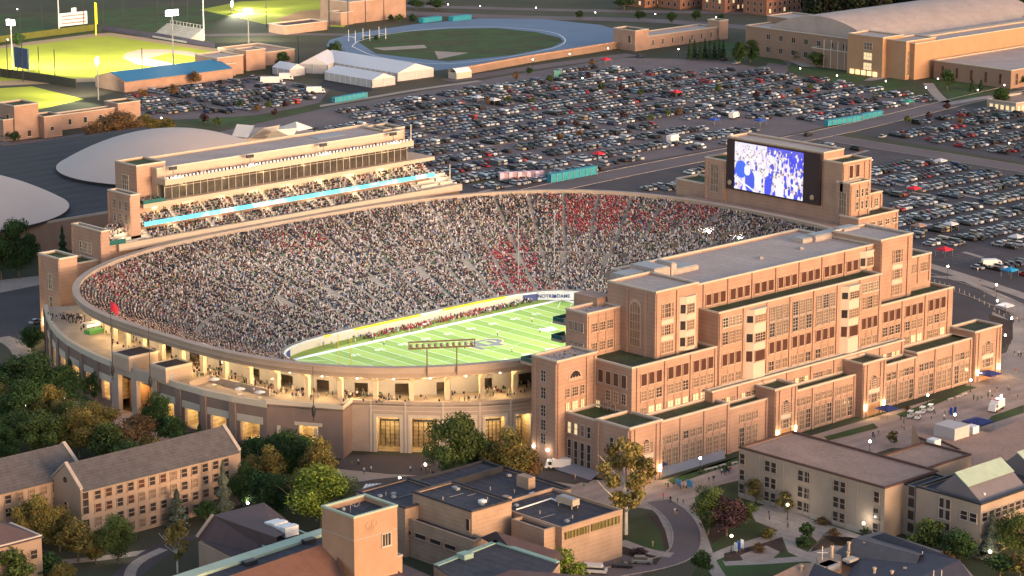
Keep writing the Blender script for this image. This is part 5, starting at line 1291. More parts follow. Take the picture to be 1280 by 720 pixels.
# arena with two domes (upper left)
A_=simple('domed_arena',(30,240,0),'low dark-roofed arena block with two wide pale shallow domes behind the bowl'); B=A_
b=MB(); b.box(-120,112,193.8,330,0,10.6); b.build('wall',BRICKD,B.t); b=MB(); b.box(-119.5,111.5,194.3,329.5,10.6,10.9); b.build('roof',mat('arena_roof_dark',(.032,.028,.034),.8,.2,.1,1,bands=(1,9,.12)),B.t)
b=MB(); b.box(-120.2,112.2,193.6,194.3,10.6,11.4); b.build('parapet_coping',STONED,B.t)
for (cx,cy) in ((67.1,248.6),(-42.4,233.0)):
    b=MB(); Rr=43.5; nr,ns=12,64; H0=12.0; rise=13.0
    vs=[(cx,cy,H0+rise)]
    for j in range(1,nr+1):
        r=Rr*j/nr
        for i in range(ns):
            t=2*math.pi*i/ns; vs.append((cx+r*math.cos(t),cy+r*math.sin(t),H0+rise*(1-(r/Rr)**2)))
    fs=[(0,1+i,1+(i+1)%ns) for i in range(ns)]
    for j in range(nr-1):
        for i in range(ns): fs.append((1+j*ns+i,1+(j+1)*ns+i,1+(j+1)*ns+(i+1)%ns,1+j*ns+(i+1)%ns))
    b.add(vs,fs); b.build('dome',DOME,B.t,smooth=True)
    b=MB(); n=64; b.prism([(cx+(Rr-.6)*math.cos(2*math.pi*i/n),cy+(Rr-.6)*math.sin(2*math.pi*i/n)) for i in range(n)],10.9,12.0); b.build('dome_drum',DARKM,B.t)
# white folded roofs (right of the right dome)
b=MB()
def qd(L): b.add([q(*p) for p in L],[tuple(range(len(L)))[::-1]])
qd([(290,170,8),(296,155,13),(318,157,13),(310,172,8)]); qd([(312,172,8),(330,160,13),(350,156,13),(346,168,8)]); qd([(330,174,8),(345,162,13),(372,160,13),(366,172,9)]); qd([(346,160,9),(370,152,13),(392,160,10),(372,164,9)])
b.build('folded_roof',WHITE,B.t)
b=MB(); b.prism([at(286,174,8),at(300,160,8),at(372,156,8),at(400,168,8)],0,7.8); b.build('low_wall',CONC,B.t)
B.finish()
# big arena top right
B=simple('field_house',(560,300,0),'large brown brick field house with broad curved pale roof at upper right')
FB=mat('field_house_brick',(.27,.175,.13),.9,.1,.2,3); FBL=mat('field_house_brick_light',(.40,.235,.14),.9,.1,.2,3)
B.block(505,640,262,349,15.0,wall=FB,roof=ROOFL,cop=STONE,ov=.2)
# barrel roof
b=MB(); n=16; x0,x1,y0,y1=511,655,272,338
vs=[];
for i in range(n+1):
    t=i/n; y=y0+(y1-y0)*t; z=14.6+9.0*math.sin(math.pi*t)**.8 if 0<t<1 else 14.6
    vs+= [(x0,y,z),(x1,y,z)]
b.add(vs,[(2*i,2*i+1,2*i+3,2*i+2) for i in range(n)]); b.add([v for v in vs[::2]],[tuple(range(n+1))],0); b.add(vs[1::2],[tuple(range(n+1))[::-1]],0); b.build('barrel_roof',ROOFL,B.t,smooth=False)
B.block(494,510,250,272,19.5,wall=FBL,roof=ROOFL,cop=STONE,ov=.2); B.block(497,520,238,251,18.5,wall=FBL,roof=ROOFL,ov=.2); B.block(500,690,235,248,17.5,wall=FBL,roof=ROOFL,ov=.2)
B.block(500,505.5,262,300,9,wall=FB,roof=ROOFL,ov=.2) ; B.block(525,545,336,352,18,wall=FB,roof=ROOFL,ov=.2)
B.block(511.5,700,186,232,8.6,wall=FB,roof=ROOFL,ov=.2)
for i in range(9):
    for z in (3,9.5): B.win('W',505,266+8.4*i,z,2.4,2.6,2,1,GLASS,STONED)
for z in (3,8,13): B.win('W',494,259,z,5,3.4,3,2,rnd.choice([LITWIN,GLASSW]),STONE)
for i in range(4): B.win('S',499+3.3*i,238,2,1.6,12,1,4,GLASSW,STONE)
for i in range(7): B.win('S',516+14*i,186,1.4,2,5.5,1,2,GLASSB,STONED); 
for i in range(5): B.win('W',511.5,192+8.6*i,1.5,1.5,5,1,2,GLASSB,FB)
for i in range(4): b=MB(); b.tube((500,292-4.5*i,0),(500,292-4.5*i,14),.3); b.build('flag_mast',STONE,B.t)
b=MB(); [b.box(493.6,494,253+3.6*i,255.4+3.6*i,.2,2.4) for i in range(5)]; b.build('lit_entrance',mat('entrance_glow',(1,.6,.3),.5,0,emit=(1,.6,.25),estr=.5),B.t)
B.finish()
B=simple('brick_pavilion',(500,400,0),'low tan brick building with square end towers beyond the running track'); 
B.block(481,538,397,412,6.6,wall=BRICK,roof=ROOFL,ov=.2); B.block(471.5,481.5,396,412,10.6,ov=.2); B.block(536,543,395.5,404,10,ov=.2)
B.win('W',471.5,400,4,2,4,1,1,GLASSB,STONE)
for i in range(7): B.win('S',486+7.5*i,397,1.6,1,3,1,1,GLASS,STONE)
B.finish()
# long wall with parapet beside the track
b=MB(); 
for a,c in zip([(562,97),(660,79),(790,58)],[(660,79),(790,58)]):
    p0,p1=at(*a),at(*c); d=Vector((p1[0]-p0[0],p1[1]-p0[1])).normalized(); n=Vector((-d.y,d.x))
    b.prism([p0,p1,(p1[0]+n.x,p1[1]+n.y),(p0[0]+n.x,p0[1]+n.y)],0,3.2,0); b.prism([(p0[0]-n.x*.3,p0[1]-n.y*.3),(p1[0]-n.x*.3,p1[1]-n.y*.3),(p1[0]+n.x*1.3,p1[1]+n.y*1.3),(p0[0]+n.x*1.3,p0[1]+n.y*1.3)],3.2,3.9,1)
b.build('boundary_wall',[BRICKD,BRICK],label='long brown brick boundary wall between the running track and the car park',cat='wall')
# small buildings far left
B=simple('brick_lodge',(100,395,0),'stepped tan brick building at the left edge below the lit pitch')
xx,yy=at(18,176); B.block(89,101,391,404,14.5,ov=.2); B.block(101,110,387,397,9,ov=.2); B.block(84,90,392,406,9,ov=.2); B.block(108,150,399,405,6.5,ov=.2); B.block(146,158,397,407,8.5,ov=.2)
B.win('W',89,396,6,2,4.5,1,2,GLASSB,STONE); B.win('S',96,391,1,2,2.6,1,1,GLASSB,STONE); B.win('S',105,387,3,1.6,1.6,1,1,GLASSB,STONE)
for i in range(4): B.win('S',114+8*i,399,2,1.6,2.4,1,1,GLASS,STONE)
B.finish()
B=simple('blue_roof_hall',(230,485,0),'long tan building with bright blue pitched metal roof beside the baseball field')
gable(B,198,262,466,490,5.2,8.2,'x',BRICK,mat('blue_metal_roof',(.03,.16,.30),.5,.05),ov=.8,par=False); B.finish()
B=simple('field_building',(300,500,0),'low tan brick building with pale flat roofs by the baseball stand')
for (px,py,w,d_,h) in ((250,100,22,16,6),(272,96,16,18,9),(290,90,20,16,7)):
    x,y=at(px,py,0); B.block(x,x+w,y,y+d_,h,ov=.2,roof=ROOFL)
x,y=at(302,88,0); B.block(x,x+12,y-4,y+6,10,ov=.2,roof=ROOFL); x,y=at(318,84,0); B.block(x,x+26,y,y+30,6.5,ov=.2,roof=ROOFT)
for i in range(4): x,y=at(252,100,0); B.win('S',x+3+4.6*i,y,1.5,2.4,2.4,2,2,GLASSB,STONE)
B.finish()
B=simple('softball_building',(470,600,0),'tall tan brick building beside the second lit ball field at the top')
x,y=at(437,30,0); B.block(x,x+42,y,y+26,12,ov=.3,roof=ROOFL); B.block(x-8,x+1,y-2,y+8,7,ov=.2,roof=ROOFL); x,y=at(378,40,0); B.block(x-14,x+16,y-2,y+12,4.6,roof=ROOFP,ov=.4); B.finish()
B=simple('brick_dormitory',(640,470,0),'row of red brick campus buildings along the top edge'); RB=mat('red_brick',(.30,.13,.08),.9,.12,.2,3)
for (px,py,w,h,g) in ((806,10,34,12,1),(850,12,40,10,1),(906,16,46,12,1),(958,20,30,10,0)):
    x,y=at(px,py,0); B.block(x,x+w,y,y+18,h,wall=RB,roof=ROOFP,ov=.3)
    for i in range(int(w/4.2)):
        for z in (1.5,5.2): B.win('S',x+3+4.2*i,y,z,1.7,2.2,1,1,rnd.choice([GLASS,GLASS,GLASS,LITWIN]),STONED)
    for i in range(3):
        for z in (1.5,5.2): B.win('W',x,y+4+5*i,z,1.7,2.2,1,1,rnd.choice([GLASS,GLASS,LITWIN]),STONED)
B.finish()
B=simple('corner_shop',(500,160,0),'small low building with lit windows at the right edge by the car park')
x,y=at(1256,140,0); B.block(x,x+26,y-6,y+10,4.5,wall=STONED,roof=ROOFT,ov=.3)
for i in range(5): B.win('W',x,y-4.5+3*i,1,1.8,2,1,1,LITWIN,STONE)
for i in range(4): B.win('S',x+2+3*i,y-6,1,1.8,2,1,1,LITWIN,STONE)
B.finish()
# marquee tents
def tent(name,px,py,L_,w,h,rise,lab,ang=0,open_=False):
    x,y=at(px,py,0); t=thing(name,(x,y,0),lab,'tent',rz=ang)
    b=MB(); wm=w/2
    r=MB(); r.add([(0,-wm,h),(L_,-wm,h),(L_,0,h+rise),(0,0,h+rise)],[(0,1,2,3)]); r.add([(0,wm,h),(L_,wm,h),(L_,0,h+rise),(0,0,h+rise)],[(0,1,2,3)[::-1]]); r.add([(0,-wm,h),(0,wm,h),(0,0,h+rise)],[(0,1,2)[::-1]]); r.add([(L_,-wm,h),(L_,wm,h),(L_,0,h+rise)],[(0,1,2)])
    o=link('roof',r.mesh('roof',mat('tent_white',(.55,.55,.58),.7,.04)),t); 
    s=MB(); n=int(L_/4); 
    for i in range(n+1): 
        for sy in (-1,1): s.tube((L_*i/n,sy*wm,0),(L_*i/n,sy*wm,h),.12,n=4)
    for sy in (-.5,0,.5): s.tube((L_,sy*w,0),(L_,sy*w,h),.12,n=4); s.tube((0,sy*w,0),(0,sy*w,h),.12,n=4)
    o=link('poles',s.mesh('poles',WHITE),t)
    if not open_:
        s=MB(); s.box(0.2,L_-.2,-wm+.15,wm-.15,0,h-.05); o=link('side_walls',s.mesh('side_walls',mat('tent_wall',(.45,.42,.42),.8,.1)),t)
    else:
        s=MB(); s.box(0.2,L_-.2,-wm+.4,wm-.4,0,.9); link('tables',s.mesh('tables',mat('table_red',(.35,.06,.07),.8,.3)),t)
    return t
tent('marquee',520,99,64,24,4.2,3.6,'largest white marquee, long ridged roof, in front of the running track',math.radians(90),False)
tent('marquee',480,108,36,15,3.8,2.6,'mid-sized white marquee standing before the largest one',math.radians(90),False)
tent('marquee',372,95,14,10,3.5,2.5,'small white marquee at the left end of the tents',math.radians(90)); tent('marquee',392,92,26,15,4.5,4,'white marquee between the small tent and the largest marquee',math.radians(35))
# teal temporary fences
def teal(px0,py0,px1,py1,lab,h=2.5,m_=TEALF):
    p0,p1=at(px0,py0),at(px1,py1); d=Vector((p1[0]-p0[0],p1[1]-p0[1])); L_=d.length; d/=L_; n=Vector((-d.y,d.x)); t=thing('fabric_fence',(*p0,0),lab,'fence')
    b=MB(); b.prism([p0,p1,(p1[0]+n.x*2.4,p1[1]+n.y*2.4),(p0[0]+n.x*2.4,p0[1]+n.y*2.4)],.1,h); b.build('fabric_panel',m_,t)
    b=MB(); k=int(L_/3)
    for i in range(k+1): x,y=p0[0]+d.x*L_*i/k-n.x*.12,p0[1]+d.y*L_*i/k-n.y*.12; b.tube((x,y,0),(x,y,h+.15),.12,n=4)
    b.build('posts',METAL,t)
    return t
teal(419,129,459,122,'teal row of portable cabins at the edge of the car park below the marquees'); teal(1035,158,1077,151,'left half of the long teal row of cabins by the street corner'); teal(1078,150,1103,145,'right half of the long teal row of cabins by the street corner'); teal(689,229,746,218,'teal row of cabins on the street just behind the far rim of the bowl',3.4)
teal(625,226,680,224,'white and pink striped banner fence behind the far rim',3.2,mat('banner_pink',(.55,.40,.48),.7,.25,.8,2,bands=(0,3,.3)))
teal(693,97,702,97,'small green kiosk at the far edge of the car park',3.4,mat('kiosk_green',(.10,.30,.25),.7))
# scoreboards and ball-field furniture
t=thing('scoreboard',(*at(28,98),0),'dark blue ball-field scoreboard on posts beyond the outfield','scoreboard'); x,y=at(28,98)
b=MB(); b.box(x-.4,x+.4,y-6,y+6,5,15); b.build('panel',mat('board_blue',(.06,.09,.18),.6),t); b=MB(); [b.tube((x+.6,y+s,0),(x+.6,y+s,6),.3) for s in (-5,0,5)]; b.build('posts',METAL,t)
t=thing('scoreboard',(*at(92,38),0),'white scoreboard with rows of small panels behind the left-field fence','scoreboard'); x,y=at(92,38)
b=MB(); b.box(x-9,x+9,y-.4,y+.4,3,10); b.build('panel',WHITE,t); b=MB(); [b.box(x-8,x+8,y-.5,y-.4,z,z+.8) for z in (4,6,8)]; b.build('score_rows',mat('board_red',(.5,.2,.2),.7),t); b=MB(); b.box(x-1,x+2,y-.3,y+.3,10,12.5); b.build('crest',WHITE,t)
def wallrun(name,pts,h,m_,lab,cat='fence',th=.4):
    b=MB(); P_2=[at(*p) for p in pts]
    for a,c in zip(P_2[:-1],P_2[1:]):
        d=Vector((c[0]-a[0],c[1]-a[1])).normalized(); n=Vector((-d.y,d.x))*th; b.prism([a,c,(c[0]+n.x,c[1]+n.y),(a[0]+n.x,a[1]+n.y)],0,h)
    return b.build(name,m_,label=lab,cat=cat,base=(*P_2[0],0))
wallrun('outfield_fence',[(-40,62),(0,53),(118,38)],3.4,mat('fence_olive',(.10,.10,.02),.8),'olive outfield fence along the far side of the baseball field')
wallrun('outfield_fence',[(128,38),(200,48),(268,60)],2.6,mat('fence_purple',(.08,.07,.10),.8),'dark low fence along the right side of the baseball field')
wallrun('outfield_fence',[(0,96),(60,104),(95,110)],4.2,mat('fence_dark',(.05,.05,.04),.9),'dark netted fence between the two lit fields on the left')
t=thing('foul_pole',(*at(120,44),0),'tall yellow foul pole at the corner of the baseball field','foul pole'); x,y=at(120,44); b=MB(); b.tube((x,y,0),(x,y,18),.42); b.build('pole',YELLOW,t); b=MB(); b.box(x,x+1.2,y-.05,y+.05,6,17.5); b.build('mesh_panel',YELLOW,t)
# floodlight masts of the ball fields: (px,base y,top y)
def mast(px,pb,pt,lab,glow,tgt,grp,w=9000,m_=METAL,wd=4.5):
    x,y=at(px,pb); lo,hi=0,90
    for _ in range(40):
        mm=(lo+hi)/2
        if project(x,y,mm)[1]>pt: lo=mm
        else: hi=mm
    t=thing('floodlight_mast',(x,y,0),lab,'floodlight mast',grp)
    b=MB(); b.tube((x,y,0),(x,y,lo),.42,.22,n=6); b.build('pole',m_,t)
    if glow is not None:
        b=MB(); b.box(x-wd/2*.7,x+wd/2*.7,y-wd*.5,y+wd*.5,lo-1.8,lo+.6) if False else None
        p0=Vector(tgt)-Vector((x,y)); p0.normalize(); n=Vector((-p0.y,p0.x)); b=MB()
        b.prism([(x+n.x*wd/2-p0.x*.4,y+n.y*wd/2-p0.y*.4),(x-n.x*wd/2-p0.x*.4,y-n.y*wd/2-p0.y*.4),(x-n.x*wd/2+p0.x*.4,y-n.y*wd/2+p0.y*.4),(x+n.x*wd/2+p0.x*.4,y+n.y*wd/2+p0.y*.4)],lo-2.2,lo+.6)
        b.build('lamp_head',LAMPW if glow else METAL,t)
        if w: point((x+p0.x*2,y+p0.y*2,lo),w*9,(1,.95,.70),.8,t,spot=100,target=(tgt[0],tgt[1],0)); point((x+p0.x*2,y+p0.y*2,lo),w*9,(1,.95,.70),.8,t,spot=90,target=(tgt[0]*.45+x*.55+n.x*28,tgt[1]*.45+y*.55+n.y*28,0)); point((x+p0.x*2,y+p0.y*2,lo),w*9,(1,.95,.70),.8,t,spot=90,target=(tgt[0]*.6+x*.4-n.x*34,tgt[1]*.6+y*.4-n.y*34,0))
cb=at(130,68)
mast(16,92,26,'floodlight mast with bright head left of the baseball field, beyond the blue scoreboard',True,cb,None,7000,WHITE); mast(217,86,14,'tall floodlight mast with wide bright head behind the blue-roofed hall',True,cb,None,6500,METAL,7); mast(123,125,74,'shorter floodlight mast with pale head by the brick lodge',True,at(20,125),None,2500,METAL,5)
mast(255,50,-6,'thick pale mast crossing the grass at the top',None,cb,None,0,WHITE); mast(74,40,-4,'thin pale mast above the white scoreboard',None,cb,None,0,WHITE); mast(311,58,12,'floodlight mast between the ball fields',True,at(340,15),None,2200); mast(290,15,3,'floodlight mast with small bright head at the softball field corner',True,at(380,15),None,4500)
for k,(px,pb,pt) in enumerate([(10,98,50),(29,102,54),(49,96,58),(69,102,62),(178,88,60),(105,38,0),(130,36,0),(155,38,0),(53,46,4),(26,50,6),(198,42,0),(217,44,0),(235,40,0),(333,34,0),(373,80,44) if False else (373,78,46),(412,38,-4),(435,36,-4),(457,33,-4),(480,30,-4),(411,40,0)]):
    x,y=at(px,pb); lo=0;hi=60
    for _ in range(30):
        mm=(lo+hi)/2
        if project(x,y,mm)[1]>pt: lo=mm
        else: hi=mm
    b=MB(); b.tube((x,y,0),(x,y,lo),.26,.2,n=5); b.build('netting_pole',DARKM,label='thin dark netting pole standing round the ball fields',cat='pole',group='dark netting poles round the ball fields',base=(x,y,0))
# bleachers and stand by the fields
t=thing('bleachers',(*at(225,50),0),'grey bleacher stand with railing beside the baseball field','bleachers'); x,y=at(222,52)
b=MB(); [b.box(x+i*1.3,x+i*1.3+1.3,y-8,y+24,0,1+i*.7) for i in range(9)]; b.build('benches',CONCG,t); b=MB(); [b.tube((x+11.5,y-8+3*i,6),(x+11.5,y-8+3*i,8.4),.08,n=4) for i in range(11)]; b.tube((x+11.5,y-8,8.4),(x+11.5,y+22,8.4),.08,n=4); b.build('railing',WHITE,t)
t=thing('bleachers',(*at(415,130),0),'small stepped press platform at the far end of the marquees','platform'); x,y=at(575,97)
b=MB(); b.box(x-5,x+5,y-3,y+3,0,3); b.build('base',STONE,t); b=MB(); n=8; b.add([(x-5,y-3+6*i/n,3+2*math.sin(math.pi*i/n)) for i in range(n+1)]+[(x+5,y-3+6*i/n,3+2*math.sin(math.pi*i/n)) for i in range(n+1)],[(i,n+1+i,n+2+i,i+1) for i in range(n)]); b.build('canopy',WHITE,t)
for k,(px,py) in enumerate(((538,27),(575,25),(440,52),(458,50),(478,48))):
    x,y=at(px,py); b=MB(); b.box(x-7,x+7,y-2,y+2,0,2.6) if k<2 else [b.tube((x,y+s,0),(x,y+s,6),.15,n=4) for s in (-2.8,2.8)]+[b.tube((x,y-2.8,2.5),(x,y+2.8,2.5),.15,n=4)]; b.build('equipment_container' if k<2 else 'small_goal',TEALF if k<2 else WHITE,label=('blue storage container on the far side of the track, '+('left one' if k==0 else 'right one')) if k<2 else 'pale vertical goal frame inside the running track',cat='container' if k<2 else 'goal frame',group=None if k<2 else 'goal frames on the track infield',base=(x,y,0))
# ================= trees =================
def crown_mesh(name,seed,h,w,kind,nleaf,ls):
    r=np.random.default_rng(seed); z0=h*.12 if kind not in 'cC' else h*.06
    pal={'g':[(.045,.065,.018),(.06,.08,.022),(.032,.05,.015)],'d':[(.022,.045,.014),(.03,.055,.016),(.016,.032,.012)],'o':[(.10,.085,.025),(.07,.075,.02),(.12,.075,.025)],
         'b':[(.10,.06,.03),(.13,.07,.03),(.07,.05,.025)],'p':[(.035,.02,.022),(.05,.025,.026),(.028,.016,.02)],'y':[(.11,.14,.02),(.08,.115,.02),(.06,.09,.015)],
         'c':[(.022,.042,.02),(.016,.03,.015),(.035,.055,.03)],'C':[(.07,.085,.06),(.05,.06,.042),(.09,.10,.075)],'w':[(.12,.095,.03),(.09,.085,.028),(.14,.10,.03)]}[kind]
    pts=[];sh=[]
    if kind in 'cC':
        n=nleaf; t=r.random(n)**.75; z=z0+(h-z0)*(1-t)*0+ (h-z0)*r.random(n); k=(1-(z-z0)/(h-z0)); rad=w/2*(k*.95+.05)*(.75+.25*np.sin(z*6/h*5))*np.sqrt(r.uniform(.3,1,n)); a=r.uniform(0,2*np.pi,n)
        P=np.stack([rad*np.cos(a),rad*np.sin(a),z],1); S=r.uniform(.6,1.3,n); N=np.stack([np.cos(a)*.8,np.sin(a)*.8,np.full(n,.5)],1)
    else:
        L=26 if kind!='w' else 34; C=[]
        cz=(z0+h)/2; rz=(h-z0)/2
        while len(C)<L:
            q=r.uniform(-1,1,3); m=np.linalg.norm(q)
            if m<1 and m>.35: 
                taper=1-.25*max(0,q[2]); C.append((q[0]*w/2*.72*taper,q[1]*w/2*.72*taper,cz+q[2]*rz*.78))
        C=np.array(C); lr=(r.uniform(.13,.24,L) if kind!='w' else r.uniform(.07,.13,L))*w; per=nleaf//L; P=[];S=[];N=[]
        for c,l in zip(C,lr):
            d=r.normal(size=(per,3)); d/=np.linalg.norm(d,axis=1)[:,None]; rr=l*r.uniform(.45,1.08,per)[:,None]
            P.append(c+d*rr*np.array([1,1,.8])); S.append(np.full(per,r.uniform(.65,1.35))*r.uniform(.75,1.25,per)); N.append(d)
        P=np.vstack(P);S=np.concatenate(S);N=np.vstack(N)
    n=len(P); N=N+r.normal(size=(n,3))*.55; N/=np.linalg.norm(N,axis=1)[:,None]
    U=np.cross(N,r.normal(size=(n,3))); U/=np.linalg.norm(U,axis=1)[:,None]; V=np.cross(N,U); s=(ls*r.uniform(.6,1.3,n))[:,None]
    q=np.stack([P-U*s-V*s*.6,P+U*s-V*s*.6,P+U*s*.7+V*s*.8,P-U*s*.7+V*s*.8],1).reshape(-1,3)
    me=bpy.data.meshes.new(name); me.vertices.add(4*n); me.vertices.foreach_set('co',q.astype(np.float32).ravel()); me.loops.add(4*n); me.loops.foreach_set('vertex_index',np.arange(4*n,dtype=np.int32)); me.polygons.add(n); me.polygons.foreach_set('loop_start',np.arange(0,4*n,4,dtype=np.int32)); me.materials.append(LEAF); me.update(calc_edges=True)
    c=np.array(pal)[r.integers(0,3,n)]*S[:,None]*1.5; c=np.repeat(np.hstack([c,np.ones((n,1))]),4,0); ca=me.color_attributes.new('Col','FLOAT_COLOR','POINT'); ca.data.foreach_set('color',c.astype(np.float32).ravel())
    return me
def trunk_mesh(seed,h,w,kind):
    r=random.Random(seed); b=MB(); bk=BARKW if kind=='w' else BARK; th=h*(.62 if kind not in 'cC' else .9)
    b.tube((0,0,-.1),(0,0,th*.45),h*.022,h*.016,n=7); b.tube((0,0,th*.45),(r.uniform(-.4,.4),r.uniform(-.4,.4),th),h*.016,h*.006,n=6)
    if kind not in 'cC':
        for k in range(9):
            a=k*2.4+r.random(); z=h*r.uniform(.2,.5); l=w*r.uniform(.25,.4); p=(l*math.cos(a),l*math.sin(a),z+l*r.uniform(.5,1.1)); b.tube((0,0,z),p,h*.009,h*.003,n=5)
            a2=a+r.uniform(-.8,.8); b.tube(p,(p[0]+l*.4*math.cos(a2),p[1]+l*.4*math.sin(a2),p[2]+l*.4),h*.004,h*.0015,n=4)
    return b.mesh('trunk',bk)
TV={}
def tree_geo(kind,size,var):
    k=(kind,size,var)
    if k not in TV:
        H0={'L':15,'M':9,'S':5}[size]; wr={'g':.85,'d':.85,'o':.85,'b':.95,'p':.85,'y':.95,'c':.5,'C':.5,'w':.66}[kind]
        nl={'L':13000,'M':4200,'S':1000}[size]; ls={'L':.175,'M':.17,'S':.19}[size]
        if kind=='w': nl=int(nl*.42)
        TV[k]=(crown_mesh('crown',hash((ord(kind),ord(size),var))%9999,H0,H0*wr,kind,nl,ls),trunk_mesh(var+ord(kind),H0,H0*wr,kind),H0,H0*wr)
    return TV[k]
def height_for(px,pb,pt):
    x,y=at(px,pb); lo=0;hi=60
    for _ in range(30):
        mm=(lo+hi)/2
        if project(x,y,mm)[1]>pt: lo=mm
        else: hi=mm
    return x,y,lo
KN={'g':('leafy_tree','full green tree'),'d':('leafy_tree','dense dark green tree'),'o':('leafy_tree','olive tree turning yellow'),'b':('leafy_tree','russet brown autumn tree'),'p':('leafy_tree','dark purple-leaved tree'),'y':('leafy_tree','bright yellow-green tree'),'c':('conifer_tree','dark conifer'),'C':('conifer_tree','grey-green spruce'),'w':('birch_tree','tall thin-leaved tree with pale trunk')}
def tree(px,pb,pt,wpx,kind,where,group=None):
    x,y,h=height_for(px,pb,pt); sc=F/math.dist((x,y,5),CW); w=wpx/sc*1.12
    size='L' if h>11 else ('M' if h>6 else 'S')
    cr,tr,H0,W0=tree_geo(kind,size,rnd.randrange(3 if size!='S' else 2))
    t=bpy.data.objects.new(KN[kind][0],None); COL.objects.link(t); t.location=(x,y,0)
    t.scale=(w/W0,w/W0,h/H0); t.rotation_euler=(0,0,rnd.uniform(0,6.28)); setp(t,KN[kind][1]+' '+where,'tree',group)
    link('crown',cr,t); link('trunk',tr,t); return t
